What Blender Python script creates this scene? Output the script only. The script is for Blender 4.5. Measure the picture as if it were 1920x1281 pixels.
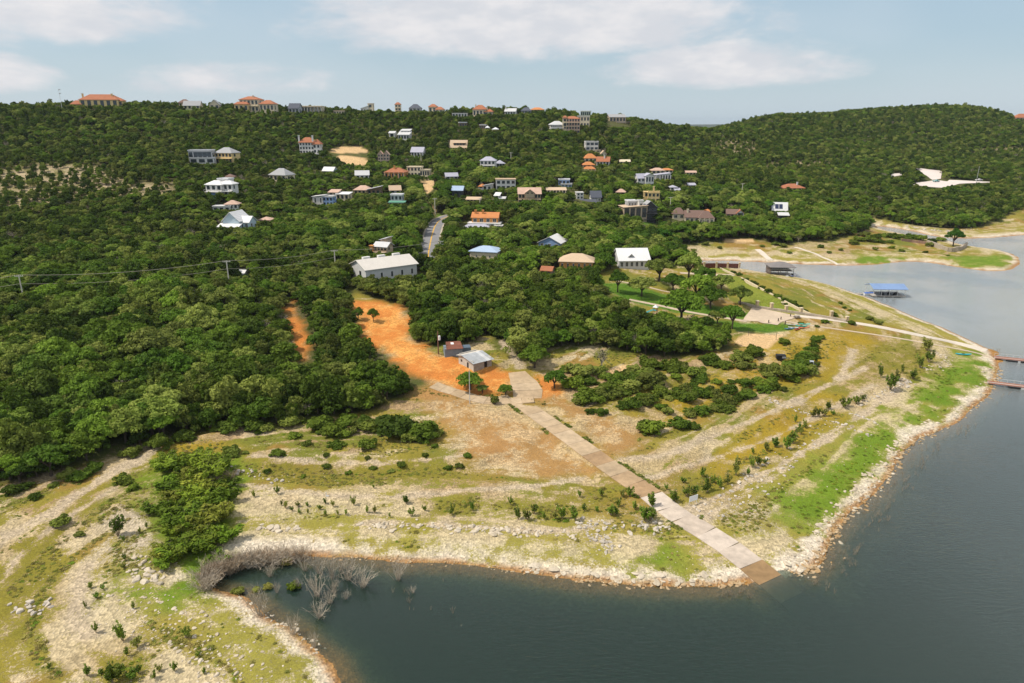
import bpy, math, random
import numpy as np
for _o in list(bpy.data.objects): bpy.data.objects.remove(_o)
scene = bpy.context.scene
COL = scene.collection
R = math.radians
rnd = random.Random(7)
rng = np.random.default_rng(11)
# ------------------------------------------------------------------ camera
CAMZ, PITCH, FPX = 65.0, R(17.8), 1280.0
cam = bpy.data.cameras.new('camera'); cam.lens = 24.0; cam.sensor_width = 36.0
cam.clip_start = 1.0; cam.clip_end = 20000.0
camo = bpy.data.objects.new('camera', cam); COL.objects.link(camo)
camo.location = (0, 0, CAMZ); camo.rotation_euler = (math.pi/2 - PITCH, 0, 0)
scene.camera = camo
# ------------------------------------------------------------------ sun, sky
SUN_EL, SUN_AZ = R(56), R(-98)      # azimuth from +Y towards +X: the sun stands high over the left hill
sun = bpy.data.lights.new('sun', 'SUN'); sun.energy = 4.2; sun.angle = R(3.5); sun.color = (1.0, 0.91, 0.77)
suno = bpy.data.objects.new('sun', sun); COL.objects.link(suno)
suno.rotation_euler = (math.pi/2 - SUN_EL, 0, math.pi - SUN_AZ)
suno.location = (-200, 100, 300)
scene.view_settings.view_transform = 'Standard'; scene.view_settings.look = 'None'
scene.view_settings.exposure = 0.0; scene.view_settings.gamma = 1.0
try: scene.view_settings.use_curve_mapping = False
except Exception: pass
scene.cycles.max_bounces = 6; scene.cycles.diffuse_bounces = 2; scene.cycles.glossy_bounces = 2
scene.cycles.transparent_max_bounces = 8; scene.cycles.transmission_bounces = 2; scene.cycles.volume_bounces = 0
scene.cycles.use_denoising = True

class NT:
    """small helper to write node trees"""
    def __init__(s, tree): s.t = tree; s.n = tree.nodes; s.l = tree.links
    def add(s, typ, inputs=None, **kw):
        n = s.n.new(typ)
        for k, v in kw.items(): setattr(n, k, v)
        for k, v in (inputs or {}).items(): s.put(n.inputs[k], v)
        return n
    def put(s, sock, v):
        if isinstance(v, bpy.types.NodeSocket): s.l.new(v, sock)
        elif isinstance(v, bpy.types.Node): s.l.new(v.outputs[0], sock)
        else:
            if hasattr(sock, 'default_value') and not isinstance(v, (int, float)) and len(v) == 3 and sock.type == 'RGBA': v = (*v, 1)
            sock.default_value = v
    def math(s, op, a, b=None, c=None, clamp=False):
        n = s.n.new('ShaderNodeMath'); n.operation = op; n.use_clamp = clamp
        for i, v in enumerate((a, b, c)):
            if v is not None: s.put(n.inputs[i], v)
        return n.outputs[0]
    def mix(s, f, a, b, blend='MIX'):
        n = s.n.new('ShaderNodeMix'); n.data_type = 'RGBA'; n.blend_type = blend
        s.put(n.inputs[0], f); s.put(n.inputs[6], a); s.put(n.inputs[7], b)
        return n.outputs[2]
    def noise(s, vec, scale, detail=4, rough=0.55, dist=0.0):
        n = s.n.new('ShaderNodeTexNoise'); n.inputs['Scale'].default_value = scale; n.inputs['Detail'].default_value = detail
        n.inputs['Roughness'].default_value = rough; n.inputs['Distortion'].default_value = dist
        if vec is not None: s.put(n.inputs['Vector'], vec)
        return n.outputs[0]
    def step(s, v, lo, hi):
        n = s.n.new('ShaderNodeMapRange'); n.interpolation_type = 'SMOOTHSTEP'
        s.put(n.inputs[0], v); s.put(n.inputs[1], lo); s.put(n.inputs[2], hi)
        return n.outputs[0]

world = bpy.data.worlds.new('World'); scene.world = world; world.use_nodes = True
world.cycles.sampling_method = 'MANUAL'; world.cycles.sample_map_resolution = 256
def build_world():
    T = NT(world.node_tree); T.n.clear()
    out = T.add('ShaderNodeOutputWorld'); bg = T.add('ShaderNodeBackground', {'Strength': 0.10})
    sky = T.add('ShaderNodeTexSky', sky_type='NISHITA', sun_disc=False, sun_elevation=SUN_EL, sun_rotation=SUN_AZ,
                air_density=1.0, dust_density=1.2, ozone_density=1.5)
    tc = T.add('ShaderNodeTexCoord'); sep = T.add('ShaderNodeSeparateXYZ', {0: tc.outputs['Generated']})
    x, y, z = sep.outputs
    az = T.math('ARCTAN2', x, y); el = T.math('ARCSINE', z)
    comb = T.add('ShaderNodeCombineXYZ', {0: T.math('MULTIPLY', az, 1.0), 1: T.math('MULTIPLY', el, 2.6), 2: 0.0})
    n1 = T.noise(comb.outputs[0], 8.0, 7, 0.6, 0.3)
    n2 = T.noise(comb.outputs[0], 26.0, 3, 0.6)
    # the drifting cumulus of this part of the sky: azimuth, elevation (deg), half sizes, and their flat grey undersides
    CL = [(1.0, 6.9, 19.5, 4.4, 1.5), (-34, 7.0, 12.5, 4.0, 1.4), (15.5, 3.7, 10.5, 2.5, 1.5), (-36.5, 2.7, 5.2, 1.8, 1.4), (-21, 2.7, 8.0, 1.5, 0.9),
          (-26, 8.6, 3.0, 0.9, 0.4), (62, 8, 17, 3, 0.9), (-75, 7, 20, 3, 1.0), (170, 8, 60, 3.5, 0.8)]
    tot = None; shade = None
    for a0, e0, sa, se, k in CL:
        da = T.math('DIVIDE', T.math('SUBTRACT', az, R(a0)), R(sa)); de = T.math('DIVIDE', T.math('SUBTRACT', el, R(e0)), R(se))
        de = T.math('MAXIMUM', de, T.math('MULTIPLY', de, -1.7))      # flat undersides
        d2 = T.math('ADD', T.math('MULTIPLY', da, da), T.math('MULTIPLY', de, de))
        m = T.math('MULTIPLY', T.math('SUBTRACT', 1.0, d2), k)
        m = T.math('MAXIMUM', m, -1.5)
        tot = m if tot is None else T.math('MAXIMUM', tot, m)
    # unseen high cloud above the view, cover raised to whiten the fill light (flat layer seen in perspective)
    dv = T.math('ADD', T.math('MAXIMUM', z, 0.0), 0.12)
    pl = T.add('ShaderNodeCombineXYZ', {0: T.math('DIVIDE', x, dv), 1: T.math('DIVIDE', y, dv), 2: 3.0})
    hi = T.noise(pl.outputs[0], 1.1, 4, 0.55, 0.3)
    up = T.step(z, 0.17, 0.34)
    hicl = T.math('MULTIPLY', T.step(hi, 0.33, 0.52), up)
    dens = T.math('ADD', tot, T.math('MULTIPLY', T.math('SUBTRACT', n1, 0.5), 2.9))
    dens = T.math('ADD', dens, T.math('MULTIPLY', T.math('SUBTRACT', n2, 0.5), 0.9))
    cm = T.math('MAXIMUM', T.math('MULTIPLY', T.step(dens, -0.1, 1.15), 0.90), T.math('MULTIPLY', hicl, 0.85))
    # thin veil
    veil = T.step(T.noise(comb.outputs[0], 2.6, 3, 0.5), 0.35, 0.75)
    thick = T.step(dens, 0.3, 2.0)
    n3 = T.noise(comb.outputs[0], 12.0, 4, 0.55)
    ccol = T.mix(T.math('MULTIPLY', T.step(n3, 0.36, 0.66), T.math('ADD', T.math('MULTIPLY', thick, 0.5), 0.5)), (7.1, 7.2, 7.6), (8.9, 8.6, 8.6))
    base = T.mix(0.62, sky.outputs[0], (5.1, 6.75, 7.9))
    base = T.mix(T.math('MULTIPLY', veil, 0.28), base, (6.9, 7.5, 8.1))
    low = T.math('SUBTRACT', 1.0, T.step(z, 0.0, 0.09))
    base = T.mix(T.math('MULTIPLY', low, 0.45), base, (6.9, 7.7, 8.3))
    col = T.mix(cm, base, ccol)
    T.put(bg.inputs['Color'], col)
    T.l.new(bg.outputs[0], out.inputs['Surface'])
build_world()

# ------------------------------------------------------------------ names, labels, meshes
def tag(o, label=None, cat=None, group=None, kind=None):
    if label: o['label'] = label
    if cat: o['category'] = cat
    if group: o['group'] = group
    if kind: o['kind'] = kind
    return o
def empty(name, loc=(0, 0, 0), rz=0.0):
    o = bpy.data.objects.new(name, None); COL.objects.link(o); o.empty_display_size = 0.5
    o.location = loc; o.rotation_euler = (0, 0, rz); return o
def link(name, me, parent=None, loc=None, rot=None, scl=None):
    o = bpy.data.objects.new(name, me); COL.objects.link(o)
    if parent is not None: o.parent = parent
    if loc is not None: o.location = loc
    if rot is not None: o.rotation_euler = rot
    if scl is not None: o.scale = scl
    return o
def mesh(name, V, F, mats=(), mi=None, smooth=False):
    me = bpy.data.meshes.new(name); me.from_pydata([tuple(v) for v in V], [], [tuple(f) for f in F])
    for m in mats: me.materials.append(m)
    if mi is not None: me.polygons.foreach_set('material_index', np.asarray(mi, dtype=np.int32))
    if smooth: me.polygons.foreach_set('use_smooth', np.ones(len(me.polygons), dtype=bool))
    me.update(); return me
def fast_mesh(name, V, F, mats=(), mi=None, smooth=False):
    """V (n,3) F (m,k) numpy"""
    V = np.asarray(V, dtype=np.float32); F = np.asarray(F, dtype=np.int32)
    me = bpy.data.meshes.new(name); me.vertices.add(len(V)); me.vertices.foreach_set('co', V.ravel())
    k = F.shape[1]; me.loops.add(F.size); me.loops.foreach_set('vertex_index', F.ravel())
    me.polygons.add(len(F)); me.polygons.foreach_set('loop_start', np.arange(0, F.size, k, dtype=np.int32))
    for m in mats: me.materials.append(m)
    if mi is not None: me.polygons.foreach_set('material_index', np.asarray(mi, dtype=np.int32))
    if smooth: me.polygons.foreach_set('use_smooth', np.ones(len(F), dtype=bool))
    me.update(calc_edges=True); me.validate(); return me
BOXF = [(0, 3, 2, 1), (4, 5, 6, 7), (0, 1, 5, 4), (1, 2, 6, 5), (2, 3, 7, 6), (3, 0, 4, 7)]
class MB:
    """collects simple shapes into one mesh"""
    def __init__(s): s.V = []; s.F = []; s.M = []
    def raw(s, V, F, m=0):
        b = len(s.V); s.V += [tuple(v) for v in V]; s.F += [tuple(b+i for i in f) for f in F]; s.M += [m]*len(F); return s
    def box(s, x0, x1, y0, y1, z0, z1, m=0):
        return s.raw([(x0, y0, z0), (x1, y0, z0), (x1, y1, z0), (x0, y1, z0), (x0, y0, z1), (x1, y0, z1), (x1, y1, z1), (x0, y1, z1)], BOXF, m)
    def hexa(s, bot, top, m=0): return s.raw(list(bot)+list(top), BOXF, m)
    def tube(s, p, q, r0, r1=None, n=6, m=0):
        p = np.array(p, float); q = np.array(q, float); r1 = r0 if r1 is None else r1
        d = q-p; d /= (np.linalg.norm(d)+1e-9); a = np.cross(d, (0, 0, 1.0) if abs(d[2]) < .9 else (1.0, 0, 0)); a /= np.linalg.norm(a); b = np.cross(d, a)
        V = []
        for c, r in ((p, r0), (q, r1)):
            for i in range(n):
                t = 2*math.pi*i/n; V.append(c+r*(math.cos(t)*a+math.sin(t)*b))
        F = [(i, (i+1) % n, n+(i+1) % n, n+i) for i in range(n)]+[tuple(range(n))[::-1], tuple(range(n, 2*n))]
        return s.raw(V, F, m)
    def prism(s, prof, y0, y1, m=0):
        """profile (x,z) counter-clockwise extruded along y"""
        n = len(prof); V = [(x, y0, z) for x, z in prof]+[(x, y1, z) for x, z in prof]
        F = [tuple(range(n)), tuple(range(n, 2*n))[::-1]]+[(i, n+i, n+(i+1) % n, (i+1) % n) for i in range(n)]
        return s.raw(V, F, m)
    def build(s, name, mats, parent=None, loc=None, rot=None, smooth=False):
        if not isinstance(mats, (list, tuple)): mats = [mats]
        return link(name, mesh(name, s.V, s.F, mats, s.M, smooth), parent, loc, rot)

# ------------------------------------------------------------------ materials
MATS = {}
def mat(name, col, rough=0.8, var=0.12, scale=3.0, bump=0.0, spec=0.25, metal=0.0, stripes=None):
    """plain surface with its own colour, slight mottling and weathering; stripes=(axis, per metre) for sheet-metal seams"""
    key = (name, tuple(col), rough, var, scale, bump, stripes)
    if key in MATS: return MATS[key]
    m = bpy.data.materials.new(name); m.use_nodes = True; T = NT(m.node_tree); T.n.clear()
    out = T.add('ShaderNodeOutputMaterial'); b = T.add('ShaderNodeBsdfPrincipled', {'Roughness': rough, 'Metallic': metal, 'Specular IOR Level': spec})
    tc = T.add('ShaderNodeTexCoord').outputs['Object']
    n = T.noise(tc, scale, 5, 0.6)
    n2 = T.noise(tc, scale*0.21, 3, 0.5)
    f = T.math('ADD', T.math('MULTIPLY', T.math('SUBTRACT', n, 0.5), var*3), T.math('MULTIPLY', T.math('SUBTRACT', n2, 0.5), var*3))
    v = T.math('ADD', 1.0, f)
    mul = T.add('ShaderNodeVectorMath', operation='SCALE'); mul.inputs[0].default_value = col[:3]; T.put(mul.inputs['Scale'], v)
    T.put(b.inputs['Base Color'], mul.outputs[0])
    h = None
    if stripes:
        sep = T.add('ShaderNodeSeparateXYZ', {0: tc})
        w = T.math('SINE', T.math('MULTIPLY', sep.outputs['XYZ'.index(stripes[0])], stripes[1]*2*math.pi))
        h = T.math('POWER', T.math('ABSOLUTE', w), 6.0)
        bp = T.add('ShaderNodeBump', {'Strength': 0.7, 'Distance': 0.05, 'Height': h}); T.put(b.inputs['Normal'], bp.outputs[0])
    elif bump:
        bp = T.add('ShaderNodeBump', {'Strength': bump, 'Distance': 0.05, 'Height': n}); T.put(b.inputs['Normal'], bp.outputs[0])
    T.l.new(b.outputs[0], out.inputs['Surface']); MATS[key] = m; return m
def leaf_mat(name, c0, c1, c2, rough=0.75, trans=0.25):
    """foliage: colour differs from tree to tree and from spray to spray"""
    m = bpy.data.materials.new(name); m.use_nodes = True; T = NT(m.node_tree); T.n.clear()
    out = T.add('ShaderNodeOutputMaterial'); b = T.add('ShaderNodeBsdfPrincipled', {'Roughness': rough, 'Specular IOR Level': 0.15})
    oi = T.add('ShaderNodeObjectInfo'); tc = T.add('ShaderNodeTexCoord').outputs['Object']
    r = oi.outputs['Random']
    off = T.add('ShaderNodeVectorMath', {0: tc}, operation='ADD'); T.put(off.inputs[1], T.add('ShaderNodeCombineXYZ', {0: T.math('MULTIPLY', r, 50.0), 1: T.math('MULTIPLY', r, 91.0), 2: 0.0}).outputs[0])
    n = T.noise(off.outputs[0], 0.55, 4, 0.6)
    base = T.mix(T.step(r, 0.15, 0.85), c0, c1)
    r2 = T.math('FRACT', T.math('MULTIPLY', r, 17.31)); r3 = T.math('FRACT', T.math('MULTIPLY', r, 7.7))
    base = T.mix(T.math('MULTIPLY', T.step(T.math('ADD', T.math('MULTIPLY', r2, 0.85), T.math('MULTIPLY', n, 0.3)), 0.55, 1.0), 0.95), base, c2)
    val = T.math('ADD', 0.80, T.math('MULTIPLY', n, 0.4))
    val = T.math('MULTIPLY', val, T.math('ADD', 0.62, T.math('MULTIPLY', r3, 0.80)))
    sc = T.add('ShaderNodeVectorMath', {0: base, 'Scale': val}, operation='SCALE')
    T.put(b.inputs['Base Color'], sc.outputs[0])
    tr = T.add('ShaderNodeBsdfTranslucent', {'Color': sc.outputs[0]})
    mx = T.add('ShaderNodeMixShader', {0: trans, 1: b.outputs[0], 2: tr.outputs[0]})
    T.l.new(mx.outputs[0], out.inputs['Surface']); return m

# ------------------------------------------------------------------ photograph pixel <-> place
def ray(u, v):
    a, b = (u-960.0)/FPX, (640.5-v)/FPX
    return np.array((a, math.cos(PITCH)+b*math.sin(PITCH), -math.sin(PITCH)+b*math.cos(PITCH)))
def on_plane(u, v, z=0.0):
    d = ray(u, v); t = (z-CAMZ)/d[2]; return np.array((d[0]*t, d[1]*t, z))
def at_depth(u, v, Y):
    d = ray(u, v); t = Y/d[1]; return np.array((d[0]*t, Y, CAMZ+d[2]*t))
def project(P):
    P = np.atleast_2d(P); x, y, z = P[:, 0], P[:, 1], P[:, 2]-CAMZ
    f = y*math.cos(PITCH)-z*math.sin(PITCH); up = y*math.sin(PITCH)+z*math.cos(PITCH)
    f = np.maximum(f, 1e-3); return 960+FPX*x/f, 640.5-FPX*up/f, f
# value noise
_tab = np.random.default_rng(5).random((256, 256))
def vn(x, y, seed=0):
    x = np.asarray(x, float)+seed*37.7; y = np.asarray(y, float)+seed*91.3
    xi = np.floor(x).astype(int); yi = np.floor(y).astype(int); fx = x-xi; fy = y-yi
    fx = fx*fx*(3-2*fx); fy = fy*fy*(3-2*fy)
    g = lambda i, j: _tab[i & 255, j & 255]
    return (g(xi, yi)*(1-fx)+g(xi+1, yi)*fx)*(1-fy)+(g(xi, yi+1)*(1-fx)+g(xi+1, yi+1)*fx)*fy
def fbm(x, y, o=4, seed=0):
    s = 0; a = 0.5; t = 0
    for i in range(o): s = s+a*vn(x*2**i, y*2**i, seed+i*3); t += a; a *= 0.5
    return s/t
def sstep(a, b, x):
    t = np.clip((x-a)/(b-a), 0, 1); return t*t*(3-2*t)
def seg_dist(px, py, A, B):
    """min distance of points to polyline segments; also index"""
    out = np.full(px.shape, 1e9)
    for (ax, ay), (bx, by) in zip(A, B):
        dx, dy = bx-ax, by-ay; L = dx*dx+dy*dy+1e-9
        t = np.clip(((px-ax)*dx+(py-ay)*dy)/L, 0, 1)
        d = (px-ax-t*dx)**2+(py-ay-t*dy)**2
        np.minimum(out, d, out=out)
    return np.sqrt(out)
def inside(px, py, poly):
    poly = np.asarray(poly); r = np.zeros(px.shape, bool); n = len(poly); j = n-1
    for i in range(n):
        xi, yi = poly[i][:2]; xj, yj = poly[j][:2]
        c = ((yi > py) != (yj > py)); r ^= c & (px < (xj-xi)*(py-yi)/((yj-yi) if yj != yi else 1e-9)+xi); j = i
    return r
def poly_sd(px, py, poly):
    """signed distance, positive inside"""
    P = [tuple(p[:2]) for p in poly]; d = seg_dist(px, py, P, P[1:]+P[:1]); return np.where(inside(px, py, P), d, -d)
def smooth_path(P, n=6):
    P = [np.array(p, float) for p in P]; out = []
    for i in range(len(P)-1):
        p0 = P[max(i-1, 0)]; p1 = P[i]; p2 = P[i+1]; p3 = P[min(i+2, len(P)-1)]
        for k in range(n):
            t = k/n; out.append(0.5*((2*p1)+(-p0+p2)*t+(2*p0-5*p1+4*p2-p3)*t*t+(-p0+3*p1-3*p2+p3)*t**3))
    out.append(P[-1]); return np.array(out)

# ------------------------------------------------------------------ the lie of the land
SHORE_PX = [(640, 1281), (612, 1238), (585, 1208), (555, 1188), (520, 1166), (485, 1142), (452, 1122), (420, 1112), (392, 1100), (384, 1080), (398, 1062), (440, 1050), (500, 1046),
 (560, 1043), (620, 1046), (690, 1048), (760, 1055), (800, 1055), (860, 1060), (930, 1066), (1000, 1076), (1080, 1088), (1150, 1095), (1220, 1099), (1290, 1100), (1350, 1100), (1405, 1094),
 (1432, 1108), (1478, 1094), (1500, 1078), (1530, 1062), (1548, 1040), (1558, 1018), (1566, 998), (1580, 978), (1600, 955), (1628, 935), (1650, 912), (1668, 888), (1683, 862), (1698, 842),
 (1725, 822), (1760, 808), (1795, 790), (1825, 768), (1848, 745), (1862, 722), (1870, 700), (1872, 680), (1862, 664), (1838, 648), (1800, 630), (1760, 612), (1720, 597), (1680, 580),
 (1640, 563), (1600, 549), (1565, 537), (1530, 528), (1497, 521), (1468, 517), (1440, 513), (1400, 506), (1360, 499), (1320, 494), (1296, 489), (1340, 488), (1400, 490), (1460, 493), (1520, 496), (1580, 497.5),
 (1640, 496), (1690, 491), (1740, 492), (1790, 500), (1840, 507), (1880, 508), (1903, 501), (1910, 491), (1903, 480), (1875, 470), (1835, 464), (1800, 459), (1780, 453), (1750, 449), (1715, 443),
 (1680, 436), (1655, 431), (1640, 424), (1665, 426), (1700, 431), (1735, 439), (1770, 445), (1810, 447), (1850, 446), (1890, 443), (1930, 439), (1990, 432)]
SH = [on_plane(u, v)[:2] for u, v in SHORE_PX]
SH = [np.array(p) for p in [(62, -60), (34, -18), (10, 22), (-6, 44)]]+SH
SHP = smooth_path(SH, 3)
SHP[:, 0] += 0.9*(vn(SHP[:, 0]*0.23, SHP[:, 1]*0.23, 3)-0.5); SHP[:, 1] += 0.9*(vn(SHP[:, 0]*0.23, SHP[:, 1]*0.23, 4)-0.5)
LAKE = np.vstack([SHP, [(420, 455), (700, 470), (1600, 480), (1600, -400), (62, -400)]])
CTRL = [(0, 209, 480), (0, 300, 380), (0, 400, 300), (0, 500, 235), (0, 600, 188), (0, 700, 155), (0, 800, 131), (0, 900, 112),
 (-250, 209, 460), (-250, 300, 360), (-250, 420, 280), (-250, 560, 200), (-250, 700, 150), (-250, 850, 118),
 (200, 205, 500), (200, 300, 388), (200, 400, 305), (200, 500, 240), (200, 600, 192), (200, 700, 158), (200, 800, 134), (200, 900, 112),
 (400, 207, 540), (400, 250, 480), (400, 300, 410), (400, 350, 350), (400, 430, 292), (400, 500, 240), (400, 600, 192), (400, 700, 160), (400, 790, 138),
 (600, 213, 570), (600, 270, 500), (600, 320, 440), (600, 370, 375), (600, 440, 305), (600, 520, 240), (600, 620, 190), (600, 720, 157), (600, 790, 137),
 (800, 219, 590), (800, 270, 530), (800, 320, 460), (800, 370, 398), (815, 420, 348), (805, 475, 288), (800, 530, 240), (800, 620, 190), (800, 700, 160), (800, 790, 137),
 (1000, 216, 600), (1000, 270, 530), (1000, 320, 470), (1000, 370, 402), (1000, 440, 325), (1000, 520, 250), (1000, 620, 190), (1000, 740, 150),
 (1150, 240, 600), (1150, 290, 530), (1150, 340, 460), (1150, 400, 378), (1150, 480, 287), (1150, 560, 225), (1150, 680, 170),
 (1230, 240, 660), (1290, 247, 740), (1370, 243, 800), (1290, 290, 620), (1290, 350, 480), (1290, 420, 392), (1290, 455, 352), (1290, 545, 242), (1290, 620, 197),
 (1450, 222, 840), (1450, 270, 720), (1450, 330, 565), (1450, 390, 448), (1450, 445, 370), (1420, 540, 245), (1420, 620, 200), (1550, 700, 166), (1700, 660, 180),
 (1600, 216, 880), (1600, 260, 770), (1600, 310, 655), (1600, 370, 505), (1600, 410, 440),
 (1750, 209, 900), (1750, 260, 780), (1750, 310, 660), (1750, 342, 590), (1750, 390, 492), (1750, 420, 450),
 (1862, 212, 900), (1900, 232, 905), (1935, 254, 910), (1900, 280, 730), (1900, 330, 610), (1900, 385, 495), (2100, 290, 900), (2100, 340, 640), (2250, 400, 520)]
CP = [at_depth(*c) for c in CTRL]
for x, y, z in [(-600, 760, 62), (-250, 800, 58), (20, 840, 52), (-600, 1100, 50), (0, 1150, 45), (420, 1150, 55), (700, 1200, 60), (1100, 1100, 40), (1100, 700, 25), (-650, 500, 78), (-600, 250, 60), (-400, 60, 20), (900, 520, 6), (200, 830, 46), (260, 920, 44), (330, 1000, 46), (150, 760, 50), (640, 1050, 66), (740, 1000, 54), (860, 1000, 42), (900, 900, 38), (800, 900, 50)]:
    CP.append(np.array((x, y, z), float))
for c in CTRL:
    if 195 < c[1] < 225 and c[0] < 1100: p = at_depth(*c); CP.append(np.array((p[0]*(c[2]+70)/c[2], c[2]+70, p[2]-5)))
CP = np.array(CP)
def _tps(r2): return np.where(r2 > 0, r2*np.log(np.maximum(r2, 1e-9)), 0)
S_ = 100.0
_c = CP[:, :2]/S_
_K = _tps(((_c[:, None]-_c[None])**2).sum(-1))+np.eye(len(_c))*0.02
_P = np.hstack([np.ones((len(_c), 1)), _c]); _A = np.block([[_K, _P], [_P.T, np.zeros((3, 3))]])
_w = np.linalg.solve(_A, np.concatenate([CP[:, 2], np.zeros(3)]))
def tps(x, y):
    x = x/S_; y = y/S_; z = _w[-3]+_w[-2]*x+_w[-1]*y
    for i in range(len(_c)): z = z+_w[i]*_tps((x-_c[i, 0])**2+(y-_c[i, 1])**2)
    return z
def lines(spec):
    out = [spec[0][0]]
    for a, b, s0, s1 in spec:
        p = a
        while p < b-1e-6:
            t = (p-a)/(b-a); p = min(b, p+s0+(s1-s0)*t); out.append(p)
    return np.array(out)
XS = lines([(-900, -420, 16, 6), (-420, -110, 6, 0.9), (-110, 135, 0.75, 0.75), (135, 330, 0.9, 4), (330, 760, 4, 9), (760, 1500, 12, 30)])
YS = lines([(-60, 44, 8, 1.5), (44, 150, 0.65, 0.65), (150, 260, 0.8, 1.8), (260, 560, 2.0, 4.5), (560, 1000, 5, 9), (1000, 1260, 10, 24)])
GX, GY = np.meshgrid(XS, YS)
def shore_sd(x, y):
    P = [tuple(p) for p in SHP]
    d = seg_dist(x, y, P[:-1], P[1:]); return np.where(inside(x, y, LAKE), -d, d)
SD = shore_sd(GX, GY)
def base_height(x, y, sd):
    g = tps(x, y)
    d = np.maximum(sd, 0)
    land = 0.75*(1-np.exp(-d/3.0))+np.maximum(g, 0.4)*(1-np.exp(-(d/26.0)**1.35))
    land = land+(fbm(x/14, y/14, 4, 1)-0.5)*1.4*sstep(6, 40, d)+(fbm(x/3, y/3, 3, 9)-0.5)*0.35*sstep(0, 6, d)
    # limestone ledges along the drawn-down shore
    st = 1.05; near = (1-sstep(6.5, 9.5, land))*sstep(0.7, 1.3, land)*(1-sstep(300, 380, y))
    zz = land+(fbm(x/16, y/16, 3, 21)-0.5)*1.0; k = np.floor(zz/st); fr = zz/st-k
    led = (k+sstep(0.62, 0.97, fr))*st-(zz-land)
    land = land*(1-0.85*near)+led*0.85*near
    w = np.maximum(-sd, 0)
    bed = -(0.055*w+0.20*np.maximum(w-2.4, 0))-0.03
    shelf = sstep(-6, 3, poly_sd(x, y, [on_plane(*q)[:2] for q in [(1470, 1095), (1500, 1075), (1550, 1030), (1600, 955), (1680, 865), (1720, 850), (1735, 930), (1660, 1030), (1600, 1110), (1560, 1150), (1500, 1120)]]))
    bed = bed*(1-shelf)+np.maximum(bed, -.42-.035*w)*shelf
    bed = np.maximum(bed, -9)+(fbm(x/4, y/4, 3, 5)-0.5)*0.25*sstep(0.5, 4, w)
    return np.where(sd > 0, land, bed), fr*near
GZ, LEDGE = base_height(GX, GY, SD)
def height(x, y, Zg=None):
    Zg = GZ if Zg is None else Zg
    x = np.asarray(x, float); y = np.asarray(y, float)
    i = np.clip(np.searchsorted(XS, x)-1, 0, len(XS)-2); j = np.clip(np.searchsorted(YS, y)-1, 0, len(YS)-2)
    fx = np.clip((x-XS[i])/(XS[i+1]-XS[i]), 0, 1); fy = np.clip((y-YS[j])/(YS[j+1]-YS[j]), 0, 1)
    return (Zg[j, i]*(1-fx)+Zg[j, i+1]*fx)*(1-fy)+(Zg[j+1, i]*(1-fx)+Zg[j+1, i+1]*fx)*fy
_T = np.concatenate([np.arange(60, 260, 0.6), 260*1.0035**np.arange(0, 460)])
def W(u, v):
    """the point of the ground that the photograph shows at pixel u, v"""
    d = ray(u, v); x = d[0]*_T; y = d[1]*_T; z = CAMZ+d[2]*_T
    h = np.maximum(height(x, y), 0.0); b = np.nonzero(z <= h)[0]
    if len(b) == 0: return at_depth(u, v, 900.0)
    k = b[0]
    if k == 0: t = _T[0]
    else:
        a0, a1 = z[k-1]-h[k-1], z[k]-h[k]; t = _T[k-1]+(_T[k]-_T[k-1])*a0/(a0-a1+1e-9)
    return np.array((d[0]*t, d[1]*t, CAMZ+d[2]*t))
def WP(L): return [W(u, v) for u, v in L]
# roads and ramps lie on an evened bed
def level_path(path, hw, feather):
    global GZ
    P = np.asarray(path); x0, x1 = P[:, 0].min()-hw-feather, P[:, 0].max()+hw+feather; y0, y1 = P[:, 1].min()-hw-feather, P[:, 1].max()+hw+feather
    ii = np.nonzero((XS >= x0) & (XS <= x1))[0]; jj = np.nonzero((YS >= y0) & (YS <= y1))[0]
    if len(ii) == 0 or len(jj) == 0: return
    sl = np.ix_(jj, ii); px, py = GX[sl], GY[sl]; best = np.full(px.shape, 1e9); zz = np.zeros(px.shape)
    for a, b in zip(P[:-1], P[1:]):
        dx, dy = b[0]-a[0], b[1]-a[1]; L = dx*dx+dy*dy+1e-9
        t = np.clip(((px-a[0])*dx+(py-a[1])*dy)/L, 0, 1); d = np.hypot(px-a[0]-t*dx, py-a[1]-t*dy)
        m = d < best; best = np.where(m, d, best); zz = np.where(m, a[2]+(b[2]-a[2])*t, zz)
    w = 1-sstep(hw, hw+feather, best)
    GZ[sl] = GZ[sl]*(1-w)+zz*w
RAMP = np.array([W(u, v) for u, v in [(972, 752), (1020, 788), (1070, 823), (1154, 887), (1217, 928), (1269, 966), (1346, 1011), (1404, 1053)]])
_e = on_plane(1448, 1090, -0.02); _dir = (_e-RAMP[-1])[:2]; _dir /= np.linalg.norm(_dir)
RAMP = np.vstack([RAMP, _e, np.append(_e[:2]+_dir*12, -1.9), np.append(_e[:2]+_dir*26, -4.6)])
RAMP[0:9, 2] = np.linspace(RAMP[0, 2], -0.05, 9)*0.5+RAMP[0:9, 2]*0.5; RAMP[8, 2] = -0.08
RAMP = smooth_path(RAMP, 8)
level_path(RAMP-np.array((0, 0, 0.10)), 3.2, 2.5)
DRIVE = smooth_path(WP([(812, 722), (860, 738), (915, 752), (960, 748), (1000, 745)]), 6)
DRIVE2 = smooth_path(WP([(968, 698), (985, 722), (990, 748)]), 6)
ROAD = smooth_path(WP([(802, 500), (803, 478), (807, 455), (811, 438), (816, 424), (824, 414), (838, 407), (850, 404)]), 6)
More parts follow.
